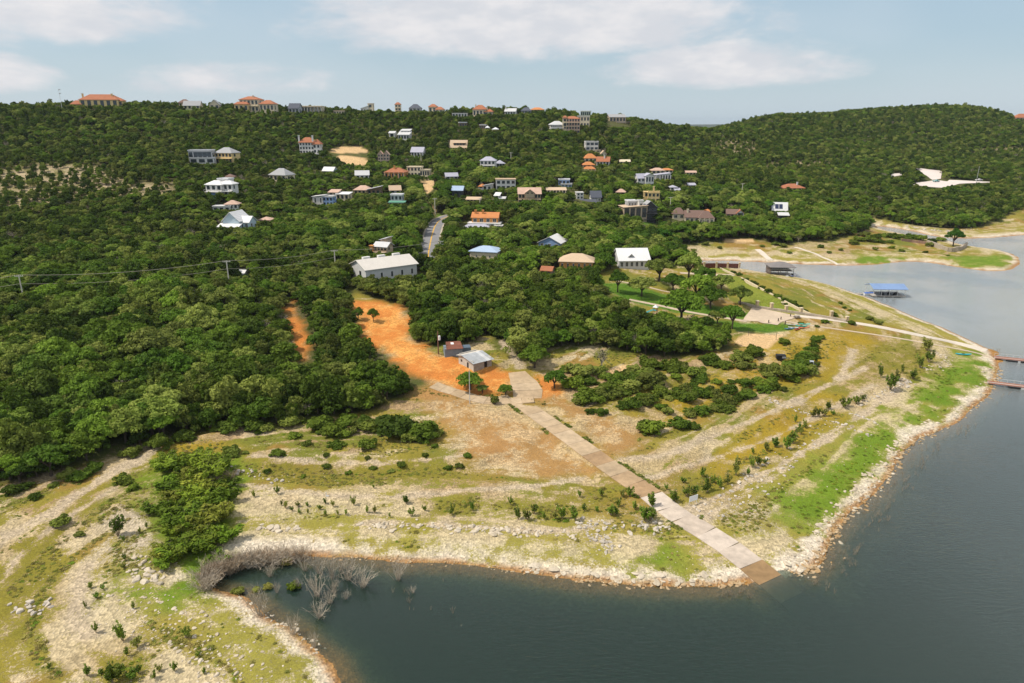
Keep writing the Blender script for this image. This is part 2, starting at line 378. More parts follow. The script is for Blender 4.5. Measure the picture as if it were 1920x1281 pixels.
PATHS = {'lake': smooth_path(WP([(1490, 592), (1560, 600), (1640, 612), (1720, 628), (1790, 643), (1850, 658)]), 6),
 'lower': smooth_path(WP([(1462, 601), (1530, 612), (1600, 622), (1680, 634), (1760, 648), (1830, 662), (1866, 674)]), 6),
 'lawn': smooth_path(WP([(1180, 562), (1235, 573), (1290, 585), (1350, 595), (1400, 603)]), 6),
 'upper': smooth_path(WP([(1150, 526), (1200, 535), (1255, 548), (1300, 550)]), 6),
 'estate': smooth_path(WP([(1275, 512), (1310, 514), (1350, 516), (1375, 516)]), 6),
 'far_ramp': smooth_path(WP([(1420, 468), (1432, 478), (1444, 488)]), 6),
 'far_path': smooth_path(WP([(1490, 464), (1520, 473), (1545, 484), (1572, 497)]), 6)}
level_path(DRIVE, 2.6, 2); level_path(DRIVE2, 3.0, 2); level_path(ROAD, 4.5, 3)
for k, hw in (('lake', 2.0), ('lower', 1.0), ('lawn', 1.2), ('upper', 1.0), ('estate', 2.0)): level_path(PATHS[k], hw, 2)

# ------------------------------------------------------------------ what covers the ground
FOREST_PX = [(-60, 925), (0, 908), (60, 903), (110, 888), (200, 858), (270, 835), (380, 810), (520, 795), (600, 792), (700, 768), (780, 742), (808, 712), (775, 688), (715, 652), (690, 625), (668, 600),
 (652, 565), (665, 545), (700, 560), (745, 572), (765, 600), (760, 625), (775, 640), (812, 655), (840, 640), (880, 645), (918, 625), (935, 650), (965, 668), (1000, 690), (1030, 655), (1060, 650), (1130, 650), (1190, 662), (1250, 672), (1300, 668), (1380, 655),
 (1365, 635), (1345, 615), (1250, 600), (1200, 582), (1130, 548), (1110, 520), (1150, 505), (1220, 500), (1285, 500), (1262, 462), (1330, 455), (1420, 450), (1470, 460), (1530, 452), (1580, 447), (1618, 436), (1632, 424), (1622, 412), (1612, 404),
 (1660, 412), (1700, 421), (1760, 428), (1820, 428), (1865, 418), (1900, 398), (1925, 388)]
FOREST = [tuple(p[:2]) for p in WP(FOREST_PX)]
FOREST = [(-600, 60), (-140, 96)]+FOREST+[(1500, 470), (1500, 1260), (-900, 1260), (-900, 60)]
def zone(px_poly): return [tuple(p[:2]) for p in WP(px_poly)]
Z_ORANGE = [zone([(655, 563), (700, 566), (750, 575), (775, 600), (765, 622), (790, 648), (815, 664), (850, 668), (885, 682), (945, 696), (966, 716), (955, 735), (905, 740), (850, 728), (812, 716), (770, 695), (720, 665), (690, 640), (670, 605)]),
            zone([(538, 565), (552, 565), (560, 610), (573, 640), (574, 672), (560, 668), (548, 620)]), zone([(1005, 700), (1045, 712), (1060, 745), (1020, 735)])]
Z_SAND = [zone(p) for p in ([(1375, 640), (1402, 625), (1471, 628), (1440, 654), (1390, 650)], [(1133, 700), (1170, 684), (1200, 688), (1145, 708)], [(617, 281), (640, 275), (672, 275), (690, 281), (688, 287), (625, 287)], [(630, 292), (660, 292), (692, 300), (690, 310), (660, 309), (635, 302)],
          [(1360, 449), (1412, 449), (1414, 454), (1356, 454)], [(780, 341), (812, 338), (816, 352), (800, 366), (796, 352)], [(795, 372), (812, 388), (820, 398), (808, 400)])]
Z_TAN = [zone([(772, 735), (880, 752), (960, 762), (1050, 812), (1110, 862), (1135, 890), (1000, 898), (930, 885), (870, 850), (835, 800), (800, 770)]),
         zone([(1010, 740), (1060, 745), (1110, 770), (1160, 785), (1200, 800), (1195, 840), (1165, 858), (1130, 845), (1070, 795)])]
Z_GREEN = [zone([(1700, 770), (1770, 735), (1842, 685), (1838, 662), (1795, 662), (1775, 690), (1745, 720), (1700, 745), (1660, 775), (1640, 800), (1690, 800)]), zone([(1840, 668), (1848, 690), (1830, 720), (1790, 755), (1720, 790), (1690, 812), (1672, 838), (1640, 880), (1600, 915), (1560, 955), (1530, 990), (1490, 975), (1455, 930), (1480, 905), (1540, 870), (1600, 825), (1660, 800), (1740, 760), (1800, 720)]),
           zone([(1190, 1035), (1235, 1035), (1235, 1056), (1190, 1056)]), zone([(285, 860), (440, 860), (460, 1000), (420, 1060), (350, 1080), (290, 1000)]), zone([(210, 1105), (290, 1098), (360, 1112), (320, 1135), (240, 1130)]), zone([(1640, 500), (1690, 484), (1640, 478), (1600, 488)]), zone([(1770, 482), (1890, 480), (1880, 500), (1810, 500)])]
Z_LAWN = [zone([(1120, 530), (1180, 532), (1255, 553), (1330, 572), (1412, 588), (1395, 600), (1300, 590), (1240, 580), (1180, 565), (1140, 548)]), zone([(1330, 600), (1420, 606), (1470, 605), (1500, 615), (1440, 625), (1380, 620)]),
          zone([(1310, 503), (1352, 500), (1375, 511), (1310, 515)]), zone([(1345, 520), (1378, 516), (1500, 583), (1512, 592), (1395, 570), (1370, 545)]), zone([(737, 461), (760, 461), (762, 474), (735, 474)]), zone([(330, 200), (360, 200), (360, 207), (332, 207)]), zone([(1205, 412), (1240, 412), (1250, 420), (1205, 422)]), zone([(818, 402), (836, 401), (836, 409), (818, 409)])]
Z_YELLOW = [zone([(1420, 650), (1480, 610), (1560, 615), (1640, 640), (1560, 700), (1480, 720), (1400, 740), (1300, 780), (1240, 800), (1200, 780), (1280, 740), (1330, 710)]), zone([(1330, 860), (1430, 800), (1540, 740), (1600, 760), (1450, 850), (1350, 890)]), zone([(280, 850), (400, 815), (430, 835), (300, 880)])]
Z_SCRUB = [zone([(-40, 320), (60, 305), (190, 310), (230, 330), (250, 345), (330, 340), (335, 368), (270, 372), (230, 385), (180, 385), (120, 380), (60, 400), (-40, 400)]), zone([(40, 400), (90, 405), (85, 425), (45, 420)]), zone([(180, 402), (205, 405), (200, 418), (180, 415)]),
           zone([(1340, 262), (1400, 262), (1440, 280), (1400, 300), (1340, 275)]), zone([(1430, 310), (1500, 300), (1570, 298), (1565, 312), (1480, 318), (1435, 325)]), zone([(1830, 280), (1920, 278), (1920, 290), (1840, 290)]), zone([(780, 330), (815, 320), (830, 335), (800, 350)]), zone([(1120, 245), (1145, 268), (1135, 272), (1112, 250)])]
TRAILS = [WP([(285, 845), (225, 880), (150, 925), (80, 970), (0, 1012), (-60, 1040)]), WP([(215, 915), (150, 955), (90, 995), (40, 1040), (0, 1090)]), WP([(165, 1060), (150, 1110), (140, 1160), (165, 1190)]), WP([(430, 905), (520, 918), (640, 930), (760, 930), (880, 918), (1000, 912), (1100, 895)]), WP([(1165, 862), (1260, 850), (1340, 818), (1420, 785), (1500, 745), (1580, 700), (1600, 655)]), WP([(940, 640), (960, 665), (975, 690)]), WP([(470, 855), (590, 868), (700, 868), (790, 862), (870, 855)]), WP([(1190, 903), (1290, 872), (1380, 845), (1440, 825), (1500, 795), (1560, 765), (1640, 722)]), WP([(1290, 958), (1400, 905), (1500, 850), (1560, 810), (1640, 762), (1700, 715)]), WP([(1310, 975), (1420, 912), (1530, 838), (1600, 800)]), WP([(640, 985), (760, 980), (900, 988), (1010, 996), (1100, 992)]), WP([(1490, 760), (1560, 720), (1620, 690)])]
TRAIL_W = [1.4, 0.7, 0.6, 0.5, 0.6, 1.3, .45, .4, .7, .35, .6, .5]
Z_OLIVE = [zone(p) for p in ([(440, 865), (600, 870), (760, 868), (890, 862), (905, 880), (1000, 900), (880, 905), (760, 912), (620, 905), (500, 895)], [(780, 940), (960, 930), (1100, 912), (1180, 925), (1205, 948), (1080, 950), (960, 958), (820, 962)], [(1195, 912), (1300, 880), (1400, 840), (1480, 808), (1560, 768), (1575, 785), (1500, 825), (1420, 870), (1330, 905), (1240, 930)],
  [(1500, 640), (1600, 622), (1720, 652), (1760, 668), (1740, 700), (1690, 712), (1600, 760), (1520, 785), (1480, 770), (1560, 710)], [(0, 1060), (60, 1030), (130, 1055), (160, 1090), (120, 1160), (60, 1200), (0, 1190)], [(80, 965), (150, 945), (200, 955), (130, 1000)], [(130, 1185), (250, 1190), (240, 1281), (90, 1281)], [(1000, 760), (1080, 800), (1180, 815), (1260, 820), (1180, 850), (1150, 850)], [(1160, 750), (1320, 690), (1380, 700), (1250, 790), (1190, 790)])]
Z_YG = [zone(p) for p in ([(640, 1010), (900, 1012), (1100, 1020), (1250, 1030), (1345, 1068), (1200, 1078), (1000, 1055), (800, 1038), (660, 1035)], [(1390, 1030), (1470, 1010), (1530, 985), (1480, 960), (1420, 985), (1370, 1000)], [(380, 1125), (430, 1145), (520, 1215), (590, 1281), (480, 1281), (420, 1215)], [(470, 955), (640, 950), (640, 985), (480, 985)])]
Z_PALE = [zone(p) for p in ([(1350, 965), (1440, 930), (1490, 955), (1440, 990), (1390, 1000)], [(200, 960), (320, 935), (335, 1000), (290, 1080), (230, 1100), (190, 1060)], [(130, 1090), (172, 1080), (185, 1190), (140, 1190)], [(1590, 655), (1615, 650), (1605, 690), (1575, 700)])]
FARDIRT = WP([(500, 535), (540, 565)])

def ground():
    x, y, sd = GX, GY, SD
    n_big = fbm(x/22, y/22, 4, 30); n_mid = fbm(x/6, y/6, 4, 31); n_sm = fbm(x/1.9, y/1.9, 3, 32)
    band = 0.6*fbm(x/30, sd/2.3, 3, 33)+0.4*fbm(x/45, sd/0.9, 2, 34)                     # streaks that follow the old water lines
    jit = (n_mid-0.5)*7+(n_sm-0.5)*3
    def blend(arr, col, w): return arr*(1-w[..., None])+np.asarray(col)*w[..., None]
    sh = x.shape
    A = np.broadcast_to(np.array((0.41, 0.32, 0.175)), sh+(3,)).copy()
    A = blend(A, (0.49, 0.40, 0.25), sstep(0.45, 0.6, n_big)); A = blend(A, (0.34, 0.22, 0.115), sstep(0.55, 0.7, fbm(x/13, y/13, 3, 40))*0.7)
    B = np.broadcast_to(np.array((0.230, 0.192, 0.034)), sh+(3,)).copy()
    B = blend(B, (0.150, 0.160, 0.026), sstep(0.42, 0.62, fbm(x/9, y/9, 3, 41))); B = blend(B, (0.27, 0.155, 0.045), sstep(0.56, 0.68, fbm(x/11, y/11, 3, 42))*0.75)
    c = 0.80+(n_mid-0.5)*1.3+(n_big-0.5)*0.5+(band-0.5)*2.8
    c -= 0.55*sstep(0.55, 0.72, LEDGE)*(1-sstep(0.9, 1.0, LEDGE))*sstep(0.35, 0.55, n_big+0.1*n_mid)
    # rocky slope in front of the camera's left
    lf = sstep(30, -10, x+35+0*y)*sstep(128, 110, y)
    c -= 0.30*lf
    # pale gravel rim, thin green above it
    d = sd+(n_mid-0.5)*3.0
    rim = (1-sstep(3.2, 6.0, d))*sstep(0, 0.6, sd)
    up = sstep(2.2, 4.5, d)*(1-sstep(13, 24, d))
    A = blend(A, (0.64, 0.565, 0.455), rim*0.95); c = c*(1-rim)+rim*(0.06+0.3*(n_sm-0.5))
    A = blend(A, (0.50, 0.42, 0.265), up*0.7); B = blend(B, (0.265, 0.235, 0.050), up*0.75); c = c*(1-up)+up*(0.52+(n_mid-0.5)*1.2+(band-0.5)*2.4)
    wet = (1-sstep(0.5, 1.5, sd+(n_sm-0.5)*1.2))
    A = blend(A, (0.30, 0.145, 0.045), wet*0.85); c = c*(1-wet)
    # zones
    def put(polys, a, b, cc, f=1.5, amp=0.55, k=1.0, acov=0.7):
        nonlocal A, B, c
        for P in polys:
            s = poly_sd(x, y, P)+jit*amp; w = sstep(-f, f, s)*k*(sd > 0.3)
            A = blend(A, a, w); B = blend(B, b, w); c = c*(1-w)+w*(cc+(0.6*n_mid+0.4*n_sm-0.5)*acov)
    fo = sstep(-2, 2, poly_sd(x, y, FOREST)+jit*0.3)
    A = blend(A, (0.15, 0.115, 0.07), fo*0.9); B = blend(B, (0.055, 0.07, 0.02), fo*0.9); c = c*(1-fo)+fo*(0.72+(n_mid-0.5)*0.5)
    put(Z_SCRUB, (0.46, 0.37, 0.24), (0.13, 0.125, 0.035), 0.45, 5, 2.2, .9, 1.6)
    put(Z_OLIVE, (0.37, 0.27, 0.135), (0.185, 0.165, 0.026), 0.72, 4, 1.4, 0.85, 1.5)
    put(Z_YG, (0.46, 0.40, 0.23), (0.245, 0.225, 0.045), 0.60, 3, 1.2, 0.8, 1.9)
    put(Z_PALE, (0.47, 0.40, 0.30), (0.25, 0.21, 0.06), 0.30, 3, 1.4, 0.8, 1.6)
    put(Z_YELLOW, (0.42, 0.31, 0.14), (0.315, 0.215, 0.022), 0.68, 5, 1.3, 0.8, 1.6)
    put(Z_GREEN, (0.28, 0.28, 0.07), (0.112, 0.195, 0.015), 0.74, 4.0, 1.5, 0.9, 1.7)
    put(Z_TAN, (0.48, 0.34, 0.185), (0.34, 0.19, 0.075), 0.50, 4, 1.2, 0.88, 2.6)
    put(Z_ORANGE, (0.66, 0.315, 0.085), (0.52, 0.19, 0.045), 0.50, 2.4, 1.0, .97, 2.6)
    put(Z_SAND, (0.62, 0.43, 0.23), (0.57, 0.385, 0.195), 0.4, 0.6, 0.03)
    put(Z_LAWN[2:4], (0.175, 0.215, 0.03), (0.215, 0.225, 0.035), 0.4, 0.8, 0.03, 1.0, 0.6)
    put(Z_LAWN[:2]+Z_LAWN[4:], (0.075, 0.165, 0.014), (0.115, 0.165, 0.02), 0.35, 0.8, 0.03, 1.0, 0.4)
    for P, wd in zip(TRAILS, TRAIL_W):
        Q = [tuple(p[:2]) for p in smooth_path(P, 4)]; s = seg_dist(x, y, Q[:-1], Q[1:])-wd+jit*0.30
        w = (1-sstep(-0.5, 0.9, s))*0.9; A = blend(A, (0.46, 0.375, 0.265), w); c = c*(1-w)+w*0.14
    # lake bed
    wd = np.maximum(-sd, 0); und = sd < 0.0
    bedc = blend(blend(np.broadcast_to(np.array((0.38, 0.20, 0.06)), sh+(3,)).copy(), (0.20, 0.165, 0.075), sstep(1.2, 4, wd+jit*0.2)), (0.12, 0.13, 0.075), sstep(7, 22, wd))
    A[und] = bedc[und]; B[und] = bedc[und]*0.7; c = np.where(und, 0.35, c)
    ny, nx = sh; V = np.stack([x, y, GZ], -1).reshape(-1, 3); idx = np.arange(nx*ny).reshape(ny, nx)
    F = np.stack([idx[:-1, :-1], idx[:-1, 1:], idx[1:, 1:], idx[1:, :-1]], -1).reshape(-1, 4)
    me = fast_mesh('ground', V, F, smooth=True)
    for nm, arr in (('bare', np.concatenate([A, np.clip(c, 0, 1)[..., None]], -1)), ('cover', np.concatenate([B, np.clip(sstep(0, 1.2, sd), 0, 1)[..., None]], -1))):
        at = me.attributes.new(nm, 'FLOAT_COLOR', 'POINT'); at.data.foreach_set('color', arr.reshape(-1).astype(np.float32))
    m = bpy.data.materials.new('ground'); m.use_nodes = True; T = NT(m.node_tree); T.n.clear()
    out = T.add('ShaderNodeOutputMaterial'); b = T.add('ShaderNodeBsdfPrincipled', {'Roughness': 0.95, 'Specular IOR Level': 0.1})
    aA = T.add('ShaderNodeAttribute', attribute_name='bare'); aB = T.add('ShaderNodeAttribute', attribute_name='cover')
    geo = T.add('ShaderNodeNewGeometry').outputs['Position']
    n1 = T.noise(geo, 0.55, 6, 0.68, 0.4); n2 = T.noise(geo, 2.6, 5, 0.65); n3 = T.noise(geo, 0.16, 4, 0.6); n4 = T.noise(geo, 7.0, 3, 0.6)
    n2s = T.step(n2, 0.30, 0.70); n4s = T.step(n4, 0.30, 0.70); n1s = T.step(n1, 0.28, 0.72)
    mixn = T.math('ADD', T.math('ADD', T.math('MULTIPLY', n1s, 0.36), T.math('MULTIPLY', n2s, 0.34)), T.math('MULTIPLY', n4s, 0.30))
    thr = T.math('ADD', T.math('MULTIPLY', T.math('SUBTRACT', 0.5, aA.outputs['Alpha']), 0.80), 0.50)
    f = T.step(mixn, T.math('SUBTRACT', thr, 0.11), T.math('ADD', thr, 0.11))
    col = T.mix(f, aA.outputs['Color'], aB.outputs['Color'])
    # pebbles and cracked slabs in the bare rock
    vor = T.add('ShaderNodeTexVoronoi', {'Scale': 2.4}, feature='F1'); T.put(vor.inputs['Vector'], geo)
    vor2 = T.add('ShaderNodeTexVoronoi', {'Scale': 0.55}, feature='DISTANCE_TO_EDGE'); T.put(vor2.inputs['Vector'], T.add('ShaderNodeVectorMath', {0: geo, 1: T.add('ShaderNodeVectorMath', {0: T.add('ShaderNodeTexNoise', {'Scale': 0.6, 'Vector': geo}).outputs['Color'], 'Scale': 1.6}, operation='SCALE').outputs[0]}, operation='ADD').outputs[0])
    peb = T.math('ADD', 0.66, T.math('MULTIPLY', T.add('ShaderNodeSeparateColor', {0: vor.outputs['Color']}).outputs[0], 0.60))
    rock = T.math('SUBTRACT', 1.0, f)
    crack = T.math('MULTIPLY', T.math('SUBTRACT', 1.0, T.step(vor2.outputs['Distance'], 0.0, 0.07)), T.math('MULTIPLY', rock, T.step(n3, 0.52, 0.66)))
    val = T.math('ADD', T.math('MULTIPLY', rock, peb), T.math('MULTIPLY', f, T.math('ADD', 0.58, T.math('ADD', T.math('MULTIPLY', n2s, 0.42), T.math('MULTIPLY', n4s, 0.42)))))
    val = T.math('MULTIPLY', val, T.math('ADD', 0.80, T.math('MULTIPLY', n3, 0.40)))
    val = T.math('MULTIPLY', val, T.math('SUBTRACT', 1.0, T.math('MULTIPLY', crack, 0.22)))
    sc = T.add('ShaderNodeVectorMath', {0: col, 'Scale': val}, operation='SCALE')
    T.put(b.inputs['Base Color'], sc.outputs[0])
    hgt = T.math('ADD', T.math('MULTIPLY', n2, 0.5), T.math('ADD', T.math('MULTIPLY', T.math('MULTIPLY', vor.outputs['Distance'], rock), 0.7), T.math('MULTIPLY', f, 0.3)))
    bp = T.add('ShaderNodeBump', {'Strength': 0.9, 'Distance': 0.3, 'Height': hgt}); T.put(b.inputs['Normal'], bp.outputs[0])
    T.l.new(b.outputs[0], out.inputs['Surface']); me.materials.append(m)
    tag(link('ground', me), 'dry limestone shore, grass and wooded hillside rising from the lake', kind='structure')
ground()

def far_land():
    """low wooded country on the horizon beyond the saddle, and the plain under everything"""
    m = mat('far_country', (0.045, 0.06, 0.035), 0.95, 0.3, 0.004)
    V = []; F = []
    nr = 9; na = 90
    for i in range(nr):
        r = [1180, 1500, 2000, 2600, 3300, 4200, 5600, 8000, 14000][i]; lift = [-6, 8, 18, 30, 42, 50, 52, 50, 30][i]
        for j in range(na+1):
            a = R(-75+150*j/na); x, y = r*math.sin(a), r*math.cos(a)
            z = lift*0.8+(fbm(np.array(x/600.0), np.array(y/600.0), 3, 77)-0.5)*30*(0.3 if i < 2 else 1); V.append((x, y, float(z)))
    for i in range(nr-1):
        for j in range(na): a = i*(na+1)+j; F.append((a, a+1, a+na+2, a+na+1))
    o = link('distant_hills', mesh('distant_hills', V, F, [m], smooth=True)); tag(o, 'low dark wooded hills on the horizon beyond the saddle', kind='structure')
far_land()

def lake():
    m = bpy.data.materials.new('lake_water'); m.use_nodes = True; T = NT(m.node_tree); T.n.clear()
    out = T.add('ShaderNodeOutputMaterial'); geo = T.add('ShaderNodeNewGeometry').outputs['Position']
    mp = T.add('ShaderNodeMapping', {'Vector': geo}); mp.inputs['Rotation'].default_value = (0, 0, R(-28)); mp.inputs['Scale'].default_value = (0.34, 1.25, 1)
    n1 = T.noise(mp.outputs[0], 2.0, 4, 0.6, 0.6); n2 = T.noise(mp.outputs[0], 6.5, 2, 0.5)
    gust = T.step(T.noise(geo, 0.022, 3, 0.5), 0.32, 0.62)
    shel = T.add('ShaderNodeSeparateXYZ', {0: geo}).outputs[0]
    shel = T.step(shel, -40.0, 25.0)           # the cove on the left lies in the lee
    amp = T.math('MULTIPLY', T.math('ADD', 0.35, T.math('MULTIPLY', gust, 0.65)), T.math('ADD', 0.12, T.math('MULTIPLY', shel, 0.88)))
    h = T.math('MULTIPLY', T.math('ADD', n1, T.math('MULTIPLY', n2, 0.12)), amp)
    bp = T.add('ShaderNodeBump', {'Strength': 1.0, 'Distance': 0.15, 'Height': h})
    fr = T.add('ShaderNodeFresnel', {'IOR': 1.42, 'Normal': bp.outputs[0]})
    gl = T.add('ShaderNodeBsdfAnisotropic' if False else 'ShaderNodeBsdfGlossy', {'Roughness': 0.06, 'Normal': bp.outputs[0], 'Color': (1, 1, 1, 1)})
    tr = T.add('ShaderNodeBsdfTransparent', {'Color': (0.93, 0.97, 0.95, 1)})
    bay = T.step(T.add('ShaderNodeSeparateXYZ', {0: geo}).outputs[1], 62.0, 250.0)   # far water painted paler, standing in for grazing sky reflection
    open_ = T.math('MULTIPLY', T.step(T.add('ShaderNodeSeparateXYZ', {0: geo}).outputs[0], 15.0, 130.0), 0.34); bay = T.math('MAXIMUM', bay, open_)  # open water to the right also painted paler, as reflected sky
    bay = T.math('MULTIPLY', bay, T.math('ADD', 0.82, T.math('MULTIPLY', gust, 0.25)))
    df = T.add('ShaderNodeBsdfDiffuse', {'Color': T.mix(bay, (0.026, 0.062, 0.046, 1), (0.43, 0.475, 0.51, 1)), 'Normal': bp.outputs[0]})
    body = T.add('ShaderNodeMixShader', {0: T.math('ADD', 0.36, T.math('MULTIPLY', bay, 0.3)), 1: tr.outputs[0], 2: df.outputs[0]})      # suspended silt, denser where the sky reflection is painted in
    mx = T.add('ShaderNodeMixShader', {0: fr.outputs[0], 1: body.outputs[0], 2: gl.outputs[0]})
    T.l.new(mx.outputs[0], out.inputs['Surface'])
    va = T.add('ShaderNodeVolumeAbsorption', {'Color': (0.36, 0.52, 0.42, 1), 'Density': 2.0}); T.l.new(va.outputs[0], out.inputs['Volume'])
    x0, x1, y0, y1 = -85, 1700, -420, 560
    mb = MB(); mb.box(x0, x1, y0, y1, -40, 0.0)
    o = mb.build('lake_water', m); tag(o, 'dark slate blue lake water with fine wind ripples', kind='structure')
lake()

# ------------------------------------------------------------------ houses
PAL = dict(W=(.66, .65, .63), C=(.66, .57, .42), Y=(.70, .53, .26), G=(.40, .41, .43), LG=(.58, .58, .58), T=(.47, .37, .26), B=(.17, .115, .075), K=(.045, .045, .05), S=(.22, .33, .55), LB=(.52, .63, .70),
 P=(.50, .38, .31), O=(.62, .30, .10), GN=(.50, .60, .52), R=(.38, .15, .08), OR=(.55, .225, .085), GR=(.34, .345, .36), SL=(.10, .11, .14), LM=(.55, .555, .57), LV=(.40, .40, .48), TN=(.54, .41, .29), BR=(.19, .125, .105), BL=(.36, .46, .62), WM=(.68, .68, .69), GT=(.12, .30, .22), PK=(.55, .38, .30), TG=(.58, .55, .51))
def pm(k, rough=0.8, stripes=None): return mat('plaster_'+k.lower() if stripes is None else 'sheet_'+k.lower(), PAL[k], rough, 0.07, 1.3, stripes=stripes)
GLASS = mat('window_glass', (0.03, 0.04, 0.05), 0.12, 0.2, 0.8, spec=0.6)
GLASS_BIG = mat('dark_glazing', (0.045, 0.06, 0.075), 0.10, 0.3, 0.6, spec=0.7)
FRAME = mat('window_frame', (.62, .60, .57), 0.6, 0.05)
FRAMED = mat('dark_frame', (.06, .055, .05), 0.6, 0.05)
WOOD = mat('weathered_wood', (.26, .19, .13), 0.9, 0.25, 2.0)
HOUSES = []     # (u0, u1, vtop, vbottom, depth, x, y, radius)
def _win_mesh(framecol):
    mb = MB()
    for a in ((-.5, .5, -.5, -.42), (-.5, .5, .42, .5), (-.5, -.42, -.42, .42), (.42, .5, -.42, .42), (-.03, .03, -.42, .42)):
        mb.box(a[0], a[1], -.06, .04, a[2], a[3])
    return mesh('window', mb.V, mb.F, [framecol])
WIN_F = _win_mesh(FRAME); WIN_D = _win_mesh(FRAMED)
_mb = MB(); _mb.box(-.42, .42, -.02, .03, -.42, .42); PANE = mesh('pane', _mb.V, _mb.F, [GLASS])
_mb = MB(); _mb.box(-.5, .5, -.035, .03, -.5, .5); WIN_S = mesh('window', _mb.V, _mb.F, [GLASS])
def window(parent, x, y, z, w, h, side=0, dark=False, simple=True):
    rot = (0, 0, {0: 0, 1: math.pi/2, -1: -math.pi/2}[side])
    if simple: return link('window', WIN_S, parent, (x, y, z), rot, (w, 1, h))
    o = link('window', WIN_D if dark else WIN_F, parent, (x, y, z), rot, (w, 1, h)); link('pane', PANE, o); return o
def slab_quad(mb, a, b, c, d, t, m=0):
    """roof plane a b c d given counter-clockwise seen from above, thickness t downwards"""
    dn = np.array((0, 0, -t)); T_ = [np.array(p, float) for p in (a, b, c, d)]; return mb.hexa([p+dn for p in T_], T_, m)
def roof_part(parent, kind, x0, x1, y0, y1, z, h, m, ov=0.5, wallm=None):
    """builds the roof and, under gables and sheds, the wall that closes it"""
    t = 0.22; X0, X1, Y0, Y1 = x0-ov, x1+ov, y0-ov, y1+ov; xm, ym = (x0+x1)/2, (y0+y1)/2; mb = MB()
    if kind == 'hip':
        w, d = X1-X0, Y1-Y0
        if w >= d: r0, r1 = (X0+d/2*0.95, ym), (X1-d/2*0.95, ym)
        else: r0, r1 = (xm, Y0+w/2*0.95), (xm, Y1-w/2*0.95)
        V = [(X0, Y0, z-t), (X1, Y0, z-t), (X1, Y1, z-t), (X0, Y1, z-t), (X0, Y0, z), (X1, Y0, z), (X1, Y1, z), (X0, Y1, z), (*r0, z+h), (*r1, z+h)]
        F = [(0, 3, 2, 1), (0, 1, 5, 4), (1, 2, 6, 5), (2, 3, 7, 6), (3, 0, 4, 7)]
        F += [(4, 5, 9, 8), (5, 6, 9), (6, 7, 8, 9), (7, 4, 8)] if w >= d else [(4, 5, 8), (5, 6, 9, 8), (6, 7, 9), (7, 4, 8, 9)]
        mb.raw(V, F)
    elif kind == 'gable':
        k = h*ov/max((y1-y0)/2, .1)
        slab_quad(mb, (X0, Y0, z-k+.1), (X1, Y0, z-k+.1), (X1, ym, z+h+.1), (X0, ym, z+h+.1), t); slab_quad(mb, (X1, Y1, z-k+.1), (X0, Y1, z-k+.1), (X0, ym, z+h+.1), (X1, ym, z+h+.1), t)
        if wallm:
            g = MB(); g.raw([(x0, y0, z-.05), (x0, y1, z-.05), (x0, ym, z+h-.15), (x1, y0, z-.05), (x1, y1, z-.05), (x1, ym, z+h-.15)], [(0, 2, 1), (3, 4, 5), (0, 1, 4, 3), (0, 3, 5, 2), (1, 2, 5, 4)]); g.build('gable_wall', wallm, parent)
    elif kind == 'gableF':
        k = h*ov/max((x1-x0)/2, .1)
        slab_quad(mb, (X0, Y1, z-k+.1), (X0, Y0, z-k+.1), (xm, Y0, z+h+.1), (xm, Y1, z+h+.1), t); slab_quad(mb, (X1, Y0, z-k+.1), (X1, Y1, z-k+.1), (xm, Y1, z+h+.1), (xm, Y0, z+h+.1), t)
        if wallm:
            g = MB(); g.raw([(x0, y0, z-.05), (x1, y0, z-.05), (xm, y0, z+h-.15), (x0, y1, z-.05), (x1, y1, z-.05), (xm, y1, z+h-.15)], [(0, 1, 2), (3, 5, 4), (0, 3, 4, 1), (0, 2, 5, 3), (1, 4, 5, 2)]); g.build('gable_wall', wallm, parent)
    elif kind in ('shed', 'shedL', 'shedB'):
        if kind == 'shed': q = [(X0, Y0, z), (X1, Y0, z), (X1, Y1, z+h), (X0, Y1, z+h)]; e = [(x0, y0, z-.3), (x1, y0, z-.3), (x1, y1, z+h-.32), (x0, y1, z+h-.32)]
        elif kind == 'shedB': q = [(X0, Y0, z+h), (X1, Y0, z+h), (X1, Y1, z), (X0, Y1, z)]; e = [(x0, y0, z+h-.32), (x1, y0, z+h-.32), (x1, y1, z-.3), (x0, y1, z-.3)]
        else: q = [(X0, Y0, z), (X1, Y0, z+h), (X1, Y1, z+h), (X0, Y1, z)]; e = [(x0, y0, z-.3), (x1, y0, z+h-.32), (x1, y1, z+h-.32), (x0, y1, z-.3)]
        slab_quad(mb, *q, t)
        if wallm: g = MB(); g.hexa([(p[0], p[1], z-.35) for p in e], e); g.build('upper_wall', wallm, parent)
    else:                                                   # flat roof with a parapet rim
        hh = max(min(h, 0.7), 0.25); o2 = ov*0.5
        mb.box(x0-o2, x1+o2, y0-o2, y1+o2, z, z+hh*.55)
        for a in ((x0-o2, x1+o2, y0-o2, y0-o2+.3), (x0-o2, x1+o2, y1+o2-.3, y1+o2), (x0-o2, x0-o2+.3, y0-o2+.3, y1+o2-.3), (x1+o2-.3, x1+o2, y0-o2+.3, y1+o2-.3)): mb.box(*a, z+hh*.55, z+hh)
    return mb.build('roof', m, parent)
